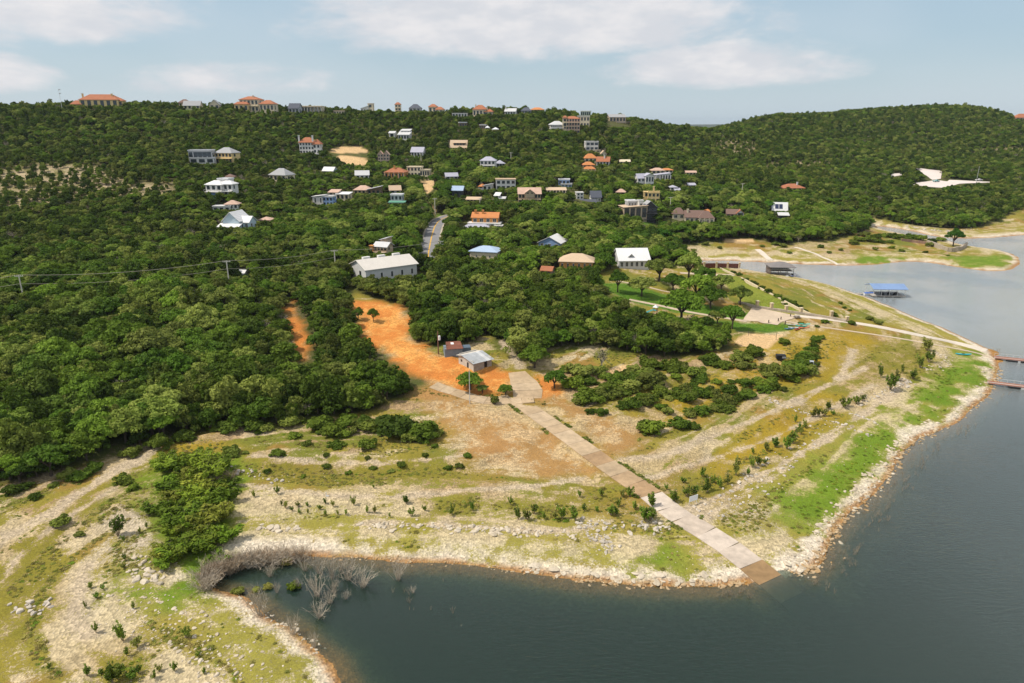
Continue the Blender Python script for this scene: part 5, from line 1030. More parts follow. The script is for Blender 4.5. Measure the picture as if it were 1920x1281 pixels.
def volleyball():
    a, b = W(1403, 630), W(1455, 637); root = empty('volleyball_net', (a+b)/2); tag(root, 'slack volleyball net between two posts over the sand court', 'net'); o = np.array(root.location)
    for p in (a, b): q = p-o; mb = MB(); mb.tube((q[0], q[1], q[2]-.3), (q[0], q[1], q[2]+2.4), .05, .05, 6); mb.build('post', FRAMED, root)
    mb = MB(); n = 16
    for k in range(n):
        for z, s in ((2.3, 1.), (1.5, 1.)):
            t0, t1 = k/n, (k+1)/n; f = lambda t: (a-o)*(1-t)+(b-o)*t+np.array((0, 0, z-.35*4*t*(1-t)))
            mb.tube(f(t0), f(t1), .03, .03, 4)
        t = k/n; p = (a-o)*(1-t)+(b-o)*t; s = .35*4*t*(1-t); mb.tube(p+np.array((0, 0, 1.5-s)), p+np.array((0, 0, 2.3-s)), .012, .012, 3)
    mb.build('netting', FRAMED, root)
volleyball()
def cart(u, v, rz, label):
    P = W(u, v); root = empty('utility_vehicle', P, R(rz)); tag(root, label, 'vehicle'); mb = MB(); mb.box(-1.5, 1.5, -.7, .7, .45, .85); mb.box(-1.45, -.3, -.68, .68, .853, 1.15); mb.raw([(.6, -.68, .853), (1.5, -.68, .853), (1.5, .68, .853), (.6, .68, .853), (.7, -.6, 1.15), (1.2, -.6, 1.05), (1.2, .6, 1.05), (.7, .6, 1.15)], BOXF); mb.build('body', BLACKV, root)
    for x in (-1., 1.):
        for y in (-.75, .75): mb = MB(); mb.tube((x, y-.13, .33), (x, y+.13, .33), .33, .33, 12); w = mb.build('wheel', BLACKV, root); mb = MB(); mb.tube((x, y-.14, .33), (x, y+.14, .33), .16, .16, 8); mb.build('hub', STEEL, w)
    for x in (-.25, .65):
        for y in (-.62, .62): mb = MB(); mb.tube((x, y, .85), (x*.9, y*.9, 1.85), .04, .04, 5); mb.build('roll_bar', STEEL, root)
    mb = MB(); mb.box(-.35, .7, -.6, .6, 1.85, 1.92); mb.build('roof', mat('grey_panel', (.35, .38, .42), .5), root); mb = MB(); mb.box(-.2, .3, -.55, .55, .86, 1.2); mb.build('seat', BLACKV, root)
cart(1519, 690, -20, 'dark open utility vehicle parked at the end of the bush row')
def trailer(u, v, rz, label):
    P = W(u, v); root = empty('trailer', P, R(rz)); tag(root, label, 'trailer'); mb = MB(); mb.box(-1.2, 1.2, -.7, .7, .5, 1.5); mb.build('box', BLACKV, root); mb = MB(); mb.box(.2, 1.21, -.712, -.3, .7, 1.2); mb.build('panel', mat('grey_panel', (.35, .38, .42), .5), root)
    for y in (-.75, .75): mb = MB(); mb.tube((0, y-.1, .32), (0, y+.1, .32), .32, .32, 12); mb.build('wheel', BLACKV, root)
    mb = MB(); mb.tube((1.2, 0, .55), (2.1, 0, .5), .05, .05, 5); mb.build('drawbar', STEEL, root)
trailer(1463, 675, -5, 'black box trailer standing before the bush row')
def slide():
    P = W(1222, 590); root = empty('play_slide', P, R(-30)); tag(root, 'teal and white play slide on the lawn beside the cream footpath', 'slide'); te = mat('teal_plastic', (.03, .40, .50), .4, .05)
    for y in (-.6, .6):
        for x in (.6, 1.6): mb = MB(); mb.tube((x, y, -.2), (x, y, 2.6), .07, .07, 5); mb.build('post', mat('maroon_paint', (.2, .04, .03), .6), root)
    mb = MB(); mb.box(.5, 1.7, -.6, .6, 1.55, 1.65); mb.build('platform', te, root)
    mb = MB(); slab_quad(mb, (-2.0, -.4, .3), (.5, -.4, 1.62), (.5, .4, 1.62), (-2.0, .4, .3), .08); mb.build('chute', te, root)
    for y in (-.44, .40): mb = MB(); slab_quad(mb, (-2.0, y, .6), (.5, y, 1.95), (.5, y+.05, 1.95), (-2.0, y+.05, .6), .4); mb.build('side', mat('light_teal', (.15, .6, .65), .4), root)
    mb = MB(); mb.raw([(.3, -.8, 2.6), (1.9, -.8, 2.6), (1.9, .8, 2.6), (.3, .8, 2.6), (1.1, 0, 3.4)], [(0, 3, 2, 1), (0, 1, 4), (1, 2, 4), (2, 3, 4), (3, 0, 4)]); mb.build('canopy', mat('white_canvas', (.75, .76, .78), .7), root)
    HOUSES.append((1214, 1232, 566, 589, float(project(P)[2][0]), P[0], P[1], 2))
slide()
def buoy():
    P = W(747, 806); V = []; F = []; n = 10; mb = MB()
    for i in range(n): mb.tube((0, 0, -.45+.9*i/n), (0, 0, -.45+.9*(i+1)/n), max(.03, .5*math.sin(math.pi*i/n)), max(.03, .5*math.sin(math.pi*(i+1)/n)), 10)
    root = empty('buoy', P+np.array((0, 0, .7))); tag(root, 'round orange-red buoy caught at the foot of the big bush', 'buoy'); mb.build('float', mat('red_buoy', (.70, .06, .02), .5), root, smooth=True); mb = MB(); mb.tube((0, 0, .44), (0, 0, .62), .08, .08, 6); mb.build('eye', STEEL, root)
    P = W(728, 806); r2 = empty('stake', P); tag(r2, 'leaning white pipe stake beside the big bush', 'stake'); mb = MB(); mb.tube((0, 0, -.3), (-.5, 0, 1.5), .05, .05, 6); mb.build('pipe', PORC, r2); mb = MB(); mb.tube((-.5, 0, 1.5), (-.55, 0, 1.62), .07, .07, 6); mb.build('cap', PORC, r2)
    P = W(612, 931); r2 = empty('marker_post', P); tag(r2, 'short white marker post on the stony flat', 'post'); mb = MB(); mb.tube((0, 0, -.3), (0, 0, .9), .09, .07, 6); mb.build('post', PORC, r2); mb = MB(); mb.box(-.05, .45, -.1, .1, -.02, .18); mb.build('foot', PORC, r2)
buoy()
def tent(u, v, w, label):
    P = W(u, v); s = w*float(project(P)[2][0])/FPX; root = empty('canopy_tent', P); tag(root, label, 'tent', 'white tents high on the slope')
    for x in (-.45, .45):
        for y in (-.45, .45): mb = MB(); mb.tube((x*s, y*s, -1), (x*s, y*s, 2.2), .06, .06, 5); mb.build('pole', STEEL, root)
    h = s/2; mb = MB(); mb.raw([(-h, -h, 1.9), (h, -h, 1.9), (h, h, 1.9), (-h, h, 1.9), (-h, -h, 2.3), (h, -h, 2.3), (h, h, 2.3), (-h, h, 2.3), (0, 0, 3.6)], [(0, 1, 5, 4), (1, 2, 6, 5), (2, 3, 7, 6), (3, 0, 4, 7), (4, 5, 8), (5, 6, 8), (6, 7, 8), (7, 4, 8)]); mb.build('canvas', mat('white_canvas', (.75, .76, .78), .7), root)
    HOUSES.append((u-w/2, u+w/2, v-8, v, float(project(P)[2][0]), P[0], P[1], s/2))
tent(914, 245, 9, 'smaller white peaked tent beside the dark timber house'); tent(929, 248, 13, 'larger white peaked tent east of the dark timber house')
house('little white pump hut behind the mid-woods power pole', [(444, 458, 520, 512, 508, 'gable', 'W', 'WM', dict(win=(1, 1), d=3))], cat='hut', name='hut', group=None)
def truck(u, v, rz, col, label):
    P = W(u, v); root = empty('pickup_truck', P+np.array((0, 0, .35)), R(rz)); tag(root, label, 'truck'); m = mat('truck_paint', col, .35, .05, spec=.5)
    mb = MB(); mb.box(-2.7, 2.7, -.95, .95, .5, 1.15); mb.hexa([(-.5, -.9, 1.152), (1.3, -.9, 1.152), (1.3, .9, 1.152), (-.5, .9, 1.152)], [(-.3, -.8, 1.85), (.8, -.8, 1.85), (.8, .8, 1.85), (-.3, .8, 1.85)]); mb.build('body', m, root)
    for x in (-1.7, 1.7):
        for y in (-.95, .95): mb = MB(); mb.tube((x, y-.12, .4), (x, y+.12, .4), .4, .4, 12); mb.build('wheel', BLACKV, root)
    mb = MB(); mb.box(-.2, .75, -.93, .93, 1.25, 1.7); mb.build('window', GLASS, root)
truck(1755, 342, 10, (.20, .42, .42), 'teal pickup truck on the white gravel car park'); truck(1835, 340, 5, (.7, .7, .7), 'white car parked at the tree edge of the gravel car park')
pole(1830, 312, 344, 'tall lamp pole beside the far gravel car park', 0, STEEL, .14, name='lamp_pole', cat='lamp', group=None)

# ------------------------------------------------------------------ plants and stones: forms
BARK = mat('grey_bark', (.17, .14, .11), .95, .25, 3.0); BARKD = mat('dark_bark', (.085, .065, .05), .95, .25, 3.0); TWIG = mat('dead_grey_twig', (.44, .38, .30), .95, .2, 2.0); TWIGB = mat('brown_twig', (.33, .255, .175), .95, .2, 2.0)
L_JUN = leaf_mat('juniper_foliage', (.056, .100, .009), (.104, .160, .015), (.215, .245, .050)); L_OAK = leaf_mat('oak_foliage', (.070, .138, .011), (.128, .208, .018), (.240, .282, .058))
L_BUSH = leaf_mat('bush_foliage', (.078, .130, .012), (.125, .175, .018), (.180, .205, .040)); L_WIL = leaf_mat('willow_foliage', (.115, .190, .014), (.175, .240, .020), (.270, .290, .040)); L_GREY = leaf_mat('greyish_foliage', (.12, .115, .075), (.16, .145, .10), (.10, .11, .05))
L_SPRIG = leaf_mat('sprig_foliage', (.120, .205, .020), (.165, .225, .028), (.235, .245, .050)); L_WEED = leaf_mat('weed_foliage', (.27, .24, .06), (.21, .23, .045), (.34, .27, .10)); L_BR = leaf_mat('bright_foliage', (.055, .15, .012), (.08, .16, .016), (.10, .18, .02))
def leaves(rg, lobes, n, size, flat=.32, lowcut=-.35, fill=.30, elong=1.5):
    """n leaf sprays spread through ellipsoid lobes (cx,cy,cz,rx,ry,rz); returns V,F"""
    lob = np.array(lobes, float); area = (lob[:, 3]*lob[:, 4]+lob[:, 3]*lob[:, 5]*2); pick = rg.choice(len(lob), n, p=area/area.sum()); c = lob[pick]
    d = rg.normal(size=(n, 3)); d /= np.linalg.norm(d, axis=1)[:, None]; low = d[:, 2] < lowcut; d[low, 2] *= -1
    rr = 1-fill*rg.random(n)**1.6; rr *= 1+.16*(rg.random(n)-.5)
    p = c[:, :3]+d*c[:, 3:]*rr[:, None]
    nr = d/c[:, 3:]; nr /= np.linalg.norm(nr, axis=1)[:, None]; nr = nr+rg.normal(size=(n, 3))*flat; nr /= np.linalg.norm(nr, axis=1)[:, None]
    a = np.cross(nr, rg.normal(size=(n, 3))); a /= np.linalg.norm(a, axis=1)[:, None]+1e-9; b = np.cross(nr, a)
    s = size*(.6+.8*rg.random(n))[:, None]; a *= s*elong*.5; b *= s*.5
    V = np.stack([p-a-b*.4, p+a*.2-b, p+a+b*.3, p-a*.1+b], 1).reshape(-1, 3); F = np.arange(4*n).reshape(n, 4); return V, F
def limb(mb, p, q, r0, r1, n=5): mb.tube(p, q, r0, r1, n)
def form(rg, lobes, n, size, lm, trunk, **k):
    V, F = leaves(rg, lobes, n, size, **k); crown = fast_mesh('crown', V, F, [lm]); tm = None
    mb = trunk; tm = mesh('trunk', mb.V, mb.F, [BARKD])
    return crown, tm
def joined(crown, trunk, name):
    """one mesh of both, for the woods that nobody could count"""
    nc, nt = len(crown.vertices), len(trunk.vertices); V = np.zeros((nc+nt, 3), np.float32); b = np.zeros(nc*3, np.float32); crown.vertices.foreach_get('co', b); V[:nc] = b.reshape(-1, 3); b = np.zeros(nt*3, np.float32); trunk.vertices.foreach_get('co', b); V[nc:] = b.reshape(-1, 3)
    F = [tuple(p.vertices) for p in crown.polygons]+[tuple(i+nc for i in p.vertices) for p in trunk.polygons]; mi = [0]*len(crown.polygons)+[1]*len(trunk.polygons)
    return mesh(name, V.tolist(), F, [crown.materials[0], trunk.materials[0]], mi)
def juniper(seed):
    rg = np.random.default_rng(seed); r = 2.5*rg.uniform(.85, 1.15); h = rg.uniform(4.6, 6.2); lobes = [(0, 0, h*.5, r*.66, r*.66, h*.36)]
    for k in range(22): a = rg.uniform(0, 6.28); q = rg.uniform(.35, .95)*r; z = h*rg.uniform(.22, .82); s = rg.uniform(.2, .38)*r; lobes.append((q*math.cos(a)*(1.15-z/h*.5), q*math.sin(a)*(1.15-z/h*.5), z, s*1.1, s*1.1, s*.85))
    for k in range(6): a = rg.uniform(0, 6.28); q = rg.uniform(.1, .55)*r; lobes.append((q*math.cos(a), q*math.sin(a), h*rg.uniform(.72, .95), r*.24, r*.24, h*rg.uniform(.08, .14)))
    mb = MB(); limb(mb, (0, 0, -.5), (.1, 0, h*.35), .2, .15)
    for k in range(4): a = rg.uniform(0, 6.28); limb(mb, (.05, 0, h*rg.uniform(.05, .3)), (r*.6*math.cos(a), r*.6*math.sin(a), h*rg.uniform(.5, .75)), .1, .04)
    return form(rg, lobes, 2300, .33, L_JUN, mb, flat=.5)
def oak(seed, lm=None):
    rg = np.random.default_rng(seed); r = 3.7*rg.uniform(.9, 1.12); h = rg.uniform(5.8, 7.4); lobes = []
    mb = MB(); limb(mb, (0, 0, -.6), (.15, .1, h*.3), .3, .22, 7)
    for k in range(26):
        a = k*2.4+rg.uniform(-.5, .5); q = r*math.sqrt((k+.5)/26)*rg.uniform(.72, .92); z = h*(.78-.34*(q/r)**1.8)+rg.uniform(-.65, .6); s = r*rg.uniform(.17, .32); lobes.append((q*math.cos(a), q*math.sin(a), z, s*1.15, s*1.15, s*.8))
        if k > 2 and k % 2: m_ = (q*.45*math.cos(a), q*.45*math.sin(a), h*.5); limb(mb, (.12, .08, h*.27), m_, .14, .09); limb(mb, m_, (q*math.cos(a), q*math.sin(a), z), .09, .03)
    return form(rg, lobes, 3000, .36, lm or L_OAK, mb, lowcut=-.3, flat=.5)
def bush(seed, lm=None, tall=1.0):
    rg = np.random.default_rng(seed); lobes = [(0, 0, .45*tall, .62, .62, .45*tall)]
    for k in range(13): a = rg.uniform(0, 6.28); q = rg.uniform(.3, .85); s = rg.uniform(.16, .34); lobes.append((q*math.cos(a), q*math.sin(a), rg.uniform(.2, 1.0)*tall*(1.05-.5*q), s, s, s*.9))
    mb = MB()
    for k in range(4): a = rg.uniform(0, 6.28); limb(mb, (0, 0, -.15), (.5*math.cos(a), .5*math.sin(a), .6*tall), .045, .02, 4)
    return form(rg, lobes, 850, .17, lm or L_BUSH, mb, lowcut=-.15, flat=.6)
def snag(seed, dens=1.0):
    rg = np.random.default_rng(seed); mb = MB(); limb(mb, (0, 0, -.4), (.1, 0, 1.6), .18, .13); V, F = leaves(rg, [(0, 0, 3.4, 1.9, 1.9, 1.5)], 120, .3, 1.5, -1, .9); 
    for k in range(16):
        a = rg.uniform(0, 6.28); m_ = np.array((math.cos(a)*rg.uniform(.5, 1), math.sin(a)*rg.uniform(.5, 1), rg.uniform(2.0, 3.2))); limb(mb, (.1, 0, rg.uniform(1., 1.6)), m_, .09, .05, 4)
        for j in range(5): e = m_+rg.normal(size=3)*.7+np.array((math.cos(a)*.6, math.sin(a)*.6, .9)); limb(mb, m_, e, .04, .012, 3)
    return fast_mesh('crown', V, F, [L_GREY]), mesh('trunk', mb.V, mb.F, [TWIG])
def dead_shrub(seed, m, n=34):
    """fan of bare stems, unit height about 1"""
    rg = np.random.default_rng(seed); mb = MB()
    for k in range(n):
        a = rg.uniform(0, 6.28); l = rg.uniform(.15, .75); b = np.array((rg.normal()*.07, rg.normal()*.07, -.08)); m_ = b+np.array((math.cos(a)*l*.5, math.sin(a)*l*.5, rg.uniform(.4, .62))); e = m_+np.array((math.cos(a)*l*.45, math.sin(a)*l*.45, rg.uniform(.22, .45)))
        mb.tube(b, m_, .010, .008, 3); mb.tube(m_, e, .008, .004, 3)
        for j in range(2): mb.tube(m_*.6+e*.4, m_+rg.normal(size=3)*.13+np.array((math.cos(a)*l*.3, math.sin(a)*l*.3, .28)), .007, .004, 3)
    return mesh('stems', mb.V, mb.F, [m])
def sprig(seed):
    """upright young willow: stems with narrow leaves, unit height about 1"""
    rg = np.random.default_rng(seed); mb = MB(); lob = []
    for k in range(7):
        a = rg.uniform(0, 6.28); l = rg.uniform(.03, .26); h = rg.uniform(.5, 1.05); e = np.array((math.cos(a)*l, math.sin(a)*l, h)); mb.tube((0, 0, -.08), e, .012, .006, 3); lob += [(e[0]*.5, e[1]*.5, h*.5, .07, .07, h*.25), (e[0]*.9, e[1]*.9, h*.78, .06, .06, h*.22)]
    V, F = leaves(rg, lob, 300, .05, .6, -1, .9, 2.4); return fast_mesh('foliage', V, F, [L_SPRIG]), mesh('stems', mb.V, mb.F, [TWIGB])
def willow(seed):
    """feathery willow thicket plant, unit about 1 wide 1.2 tall"""
    rg = np.random.default_rng(seed); mb = MB(); lob = []
    for k in range(12):
        a = rg.uniform(0, 6.28); l = rg.uniform(.08, .5); h = rg.uniform(.6, 1.15); e = np.array((math.cos(a)*l, math.sin(a)*l, h)); mb.tube((0, 0, -.08), e, .016, .006, 3); lob += [(e[0]*.65, e[1]*.65, h*.55, .16, .16, h*.26), (e[0], e[1], h*.82, .13, .13, h*.2)]
    V, F = leaves(rg, lob, 1300, .06, .8, -1, .8, 2.8); return fast_mesh('foliage', V, F, [L_WIL]), mesh('stems', mb.V, mb.F, [TWIGB])
def rock_mesh(seed, m, flat=.55):
    import bmesh
    rg = np.random.default_rng(seed); bm = bmesh.new(); bmesh.ops.create_icosphere(bm, subdivisions=2, radius=.5)
    pl = [(v/np.linalg.norm(v), rg.uniform(.28, .46)) for v in rg.normal(size=(11, 3))]
    for v in bm.verts:
        p = np.array(v.co)*1.15
        for nrm, dd in pl:
            q = p@nrm
            if q > dd: p = p-nrm*(q-dd)
        v.co = (p[0]*rg.uniform(.98, 1.02), p[1]*.8, p[2]*flat)
    bmesh.ops.remove_doubles(bm, verts=bm.verts, dist=.012); me = bpy.data.meshes.new('rock'); bm.to_mesh(me); bm.free(); me.materials.append(m); return me
def rock_mat(name, a, b):
    m = bpy.data.materials.new(name); m.use_nodes = True; T = NT(m.node_tree); T.n.clear(); out = T.add('ShaderNodeOutputMaterial'); bs = T.add('ShaderNodeBsdfPrincipled', {'Roughness': .95, 'Specular IOR Level': .1})
    r = T.add('ShaderNodeObjectInfo').outputs['Random']; n = T.noise(T.add('ShaderNodeNewGeometry').outputs['Position'], 3.0, 5, .65); c = T.mix(r, a, b); sc = T.add('ShaderNodeVectorMath', {0: c, 'Scale': T.math('ADD', .55, T.math('MULTIPLY', n, .9))}, operation='SCALE'); T.put(bs.inputs['Base Color'], sc.outputs[0])
    bp = T.add('ShaderNodeBump', {'Strength': .5, 'Distance': .08, 'Height': n}); T.put(bs.inputs['Normal'], bp.outputs[0]); T.l.new(bs.outputs[0], out.inputs['Surface']); return m
R_PALE = rock_mat('pale_limestone', (.42, .36, .27), (.56, .49, .39)); R_TAN = rock_mat('stained_limestone', (.33, .215, .105), (.47, .36, .23)); R_GREY = rock_mat('grey_limestone', (.40, .36, .31), (.54, .48, .40))
JUN = [juniper(100+i) for i in range(6)]; OAK = [oak(200+i) for i in range(5)]; BUSH = [bush(300+i) for i in range(5)]; SNAG = [snag(400+i) for i in range(3)]; WIL = [willow(500+i) for i in range(3)]; SPR = [sprig(600+i) for i in range(5)]
DEAD = [dead_shrub(700+i, TWIG) for i in range(4)]; DEADB = [dead_shrub(720+i, TWIGB, 46) for i in range(3)]; ROCKP = [rock_mesh(800+i, R_PALE) for i in range(6)]; ROCKT = [rock_mesh(820+i, R_TAN, .6) for i in range(5)]; ROCKG = [rock_mesh(840+i, R_GREY, .6) for i in range(4)]

def scatter(name, pts, rot, scl, idx, protos, label):
    """one object that sets the given forms on its points"""
    col = bpy.data.collections.new(name+'_forms')
    for i, me in enumerate(protos): col.objects.link(bpy.data.objects.new('%s_form_%03d' % (name, i), me))
    me = bpy.data.meshes.new(name); n = len(pts); me.vertices.add(n); me.vertices.foreach_set('co', np.asarray(pts, np.float32).ravel())
    a = me.attributes.new('turn', 'FLOAT', 'POINT'); a.data.foreach_set('value', np.asarray(rot, np.float32)); a = me.attributes.new('size', 'FLOAT_VECTOR', 'POINT'); a.data.foreach_set('vector', np.asarray(scl, np.float32).ravel()); a = me.attributes.new('pick', 'INT', 'POINT'); a.data.foreach_set('value', np.asarray(idx, np.int32))
    ng = bpy.data.node_groups.new(name, 'GeometryNodeTree'); ng.interface.new_socket('Geometry', in_out='INPUT', socket_type='NodeSocketGeometry'); ng.interface.new_socket('Geometry', in_out='OUTPUT', socket_type='NodeSocketGeometry'); N = ng.nodes
    gi = N.new('NodeGroupInput'); go = N.new('NodeGroupOutput'); ci = N.new('GeometryNodeCollectionInfo'); ci.inputs['Collection'].default_value = col; ci.inputs['Separate Children'].default_value = True; ci.inputs['Reset Children'].default_value = True
    ip = N.new('GeometryNodeInstanceOnPoints'); ip.inputs['Pick Instance'].default_value = True
    def na(nm, t): x = N.new('GeometryNodeInputNamedAttribute'); x.data_type = t; x.inputs['Name'].default_value = nm; return [o for o in x.outputs if o.enabled and o.name == 'Attribute'][0]
    cx = N.new('ShaderNodeCombineXYZ'); Lk = ng.links.new; Lk(na('turn', 'FLOAT'), cx.inputs[2]); Lk(gi.outputs[0], ip.inputs['Points']); Lk(ci.outputs[0], ip.inputs['Instance']); Lk(na('pick', 'INT'), ip.inputs['Instance Index']); Lk(na('size', 'FLOAT_VECTOR'), ip.inputs['Scale']); Lk(cx.outputs[0], ip.inputs['Rotation']); Lk(ip.outputs[0], go.inputs[0])
    o = link(name, me); md = o.modifiers.new('scatter', 'NODES'); md.node_group = ng; tag(o, label, kind='stuff'); return o
def plant(name, meshes, P, rz, scl, label, cat, group, parts=('trunk', 'crown')):
    root = empty(name, P, rz); root.scale = scl; tag(root, label, cat, group); c, t = meshes
    link(parts[0], t, root); link(parts[1], c, root); return root

# ------------------------------------------------------------------ the woods
CLEAR_PX = [[(657, 563), (700, 566), (750, 575), (770, 600), (765, 622), (790, 648), (818, 664), (850, 668), (885, 682), (945, 694), (968, 716), (955, 735), (905, 740), (850, 728), (815, 716), (770, 695), (720, 665), (690, 640), (670, 605)], [(534, 560), (554, 560), (566, 608), (580, 640), (580, 684), (558, 684), (544, 620)], [(655, 530), (665, 530), (672, 560), (655, 560)],
 [(1372, 641), (1400, 622), (1475, 625), (1445, 656), (1385, 654)], [(1135, 700), (1170, 686), (1196, 689), (1147, 707)], [(617, 281), (640, 274), (672, 274), (690, 281), (688, 290), (692, 302), (685, 308), (660, 309), (635, 300), (622, 290)], [(784, 341), (810, 339), (814, 352), (800, 366), (796, 352)], [(795, 372), (812, 388), (816, 398), (808, 398)],
 [(799, 471), (803, 452), (808, 436), (814, 422), (822, 412), (838, 405), (848, 406), (828, 416), (825, 434), (822, 455), (820, 469)], [(1130, 528), (1180, 530), (1262, 552), (1340, 572), (1400, 590), (1395, 602), (1300, 592), (1235, 583), (1180, 570), (1140, 552)], [(1330, 600), (1395, 603), (1470, 605), (1440, 625), (1380, 622), (1345, 612)], [(1345, 520), (1378, 516), (1512, 590), (1500, 600), (1455, 612), (1395, 600), (1405, 575), (1370, 545)], [(1292, 490), (1388, 492), (1380, 512), (1320, 516)],
 [(1702, 346), (1765, 353), (1800, 346), (1880, 343), (1800, 337), (1768, 337), (1766, 322), (1718, 315), (1748, 336)], [(1670, 326), (1692, 325), (1692, 331), (1672, 332)], [(738, 462), (760, 462), (762, 473), (737, 473)], [(1207, 413), (1238, 413), (1247, 420), (1207, 421)], [(821, 402), (834, 402), (834, 408), (821, 408)], [(940, 630), (955, 655), (975, 690), (960, 690), (935, 655)], [(345, 203), (360, 203), (360, 207), (345, 207)], [(1360, 448), (1412, 448), (1414, 455), (1356, 455)]]
def in_clear(u, v):
    r = np.zeros(u.shape, bool)
    for P in CLEAR_PX: r |= inside(u, v, P)
    return r
# skyline table: how high the ground in front reaches, per direction
_az = np.linspace(-R(48), R(48), 481); _rr = np.concatenate([np.arange(80, 400, 4), np.arange(400, 1250, 8)])
_el = (height(_rr[:, None]*np.sin(_az)[None], _rr[:, None]*np.cos(_az)[None])-CAMZ)/_rr[:, None]; _mx = np.maximum.accumulate(_el, 0)
def hidden(x, y, ztop):
    r = np.hypot(x, y); a = np.arctan2(x, y); i = np.clip(((a-_az[0])/(_az[1]-_az[0])).astype(int), 0, 480); j = np.clip(np.searchsorted(_rr, r-8)-1, 0, len(_rr)-1); return (ztop-CAMZ)/r < _mx[j, i]-.002
def candidates():
    X = []; Y = []; S = []
    for y0, y1, sp in ((85, 200, 3.2), (200, 330, 3.5), (330, 560, 3.7), (560, 1020, 4.0)):
        xm = y1*.95+30; gx, gy = np.meshgrid(np.arange(-xm, xm, sp), np.arange(y0, y1, sp*.9)); gx = gx+(np.arange(gx.shape[0]) % 2)[:, None]*sp/2
        gx = gx+rng.uniform(-.42, .42, gx.shape)*sp; gy = gy+rng.uniform(-.42, .42, gy.shape)*sp; m = np.abs(np.arctan2(gx, gy)) < R(44); X.append(gx[m]); Y.append(gy[m]); S.append(np.full(m.sum(), sp))
    return np.concatenate(X), np.concatenate(Y), np.concatenate(S)
def woods():
    x, y, sp = candidates(); keep = inside(x, y, FOREST); x, y, sp = x[keep], y[keep], sp[keep]; n = len(x); z = height(x, y); sdm = shore_sd(x, y)
    r1, r2, r3 = rng.random(n), rng.random(n), rng.random(n)
    nz = fbm(x/28, y/28, 3, 50); nz2 = fbm(x/55, y/55, 3, 51); u, v, f = project(np.stack([x, y, z], 1))
    village = sstep(225, 290, y)*(1-sstep(430, 520, y))*sstep(-150, -60, x)*(1-sstep(240, 330, x)); lowleft = ((u < 470) & (v > 540) & (v < 830)).astype(float)
    p_oak = .12+.42*village+.2*lowleft; p_oak = np.clip(p_oak+(nz-.5)*1.3, .02, .9); kind = np.where(r1 < p_oak, 1, 0); kind = np.where(r2 > .975, 2, kind)
    grove = ((u > 850) & (u < 1300) & (v > 520) & (v < 680)); kind = np.where(grove & (r2 > .93), 2, kind)
    sc = .70+.42*r3+(nz2-.5)*.3; sc = np.where(kind == 1, sc*(.82+.22*village+.38*lowleft*rng.random(n)), sc); sc = sc*np.where(rng.random(n) > .82, 1.28, 1.); sc = np.where(kind == 2, sc*.9, sc); sc = np.where(sp > 4.2, sc*1.0, sc); sc = np.where(y > 560, sc*.86, np.where(y > 330, sc*.9, sc))
    hill = (x < -60) & (y > 250); sc = np.where(hill, sc*.82, sc)
    ht = np.where(kind == 1, 6.6, 5.4)*sc; cr = np.where(kind == 1, 3.8, 2.7)*sc
    # thin scrub
    scr = np.zeros(n, bool)
    for P in Z_SCRUB: scr |= inside(x, y, P)
    ok = ~(scr & (rng.random(n) < .38+.5*(fbm(x/30, z/2.2, 2, 66)-.5))); sc = np.where(scr, sc*.78, sc); kind = np.where(scr, 0, kind)
    ok &= (sdm > 3.0)
    for k, q in ((0, 0), (.45, 0), (.85, 0), (.5, -.7), (.5, .7)): uu, vv, _ = project(np.stack([x+q*cr, y, z+ht*k], 1)); ok &= ~in_clear(uu, vv)
    uu, vt, _ = project(np.stack([x, y, z+ht], 1)); hw = cr*FPX/f*.8
    for (a0, a1, b0, b1, hf, hx, hy, hr) in HOUSES:
        cut = b1-(b1-b0)*.28; lap = (uu+hw > a0) & (uu-hw < a1) & (v > b0) & (f < hf+3); bad = lap & (vt < cut)
        room = (v-cut)/np.maximum(v-vt, 1e-3); low = bad & (room > .28); sc = np.where(low, sc*np.minimum(room, 1), sc); ht = np.where(low, ht*np.minimum(room, 1), ht); cr = np.where(low, cr*np.minimum(room, 1), cr); kind = np.where(low & (kind != 1), 0, kind)
        uu, vt, _ = project(np.stack([x, y, z+ht], 1)); hw = cr*FPX/f*.8; ok &= ~(bad & ~low); ok &= np.hypot(x-hx, y-hy) > hr+cr*.5
    for Q in (ROAD, DRIVE, DRIVE2): ok &= seg_dist(x, y, [tuple(p[:2]) for p in Q[:-1]], [tuple(p[:2]) for p in Q[1:]]) > 4.5
    ok &= ~hidden(x, y, z+ht) & (u > -60) & (u < 1980)
    x, y, z, kind, sc, f, u, v = [q[ok] for q in (x, y, z, kind, sc, f, u, v)]; n = len(x); rot = rng.uniform(0, 6.28, n); vi = rng.integers(0, 1000, n)
    px = np.where(kind == 1, 7.6, 5.4)*sc*FPX/f; onscreen = (u > -10) & (u < 1930)
    single = np.zeros(n, bool)
    for k, m in ((0, 290), (1, 280), (2, 60)):
        c = np.nonzero((kind == k) & onscreen)[0]; c = c[np.argsort(-px[c])][:m]; single[c] = True
    SHAPE = {0: ['dense rounded', 'tall ragged', 'broad bushy', 'narrow upright', 'lumpy spreading', 'squat thick'], 1: ['wide domed', 'flat-topped spreading', 'rounded leafy', 'open-branched', 'broad billowing'], 2: ['bare grey', 'sparse grey', 'twiggy']}
    def where(u, v):
        if v > 700 and u < 820: return 'at the wood edge above the gravel track' if u < 330 else 'at the wood edge above the terraces'
        if u < 330: return 'in the far western wood below the wires' if v < 640 else 'in the western wood near the shore'
        if u < 660: return 'west of the orange clearing'
        if u < 1400 and v > 515: return 'east of the orange clearing'
        return 'in the valley by the road'
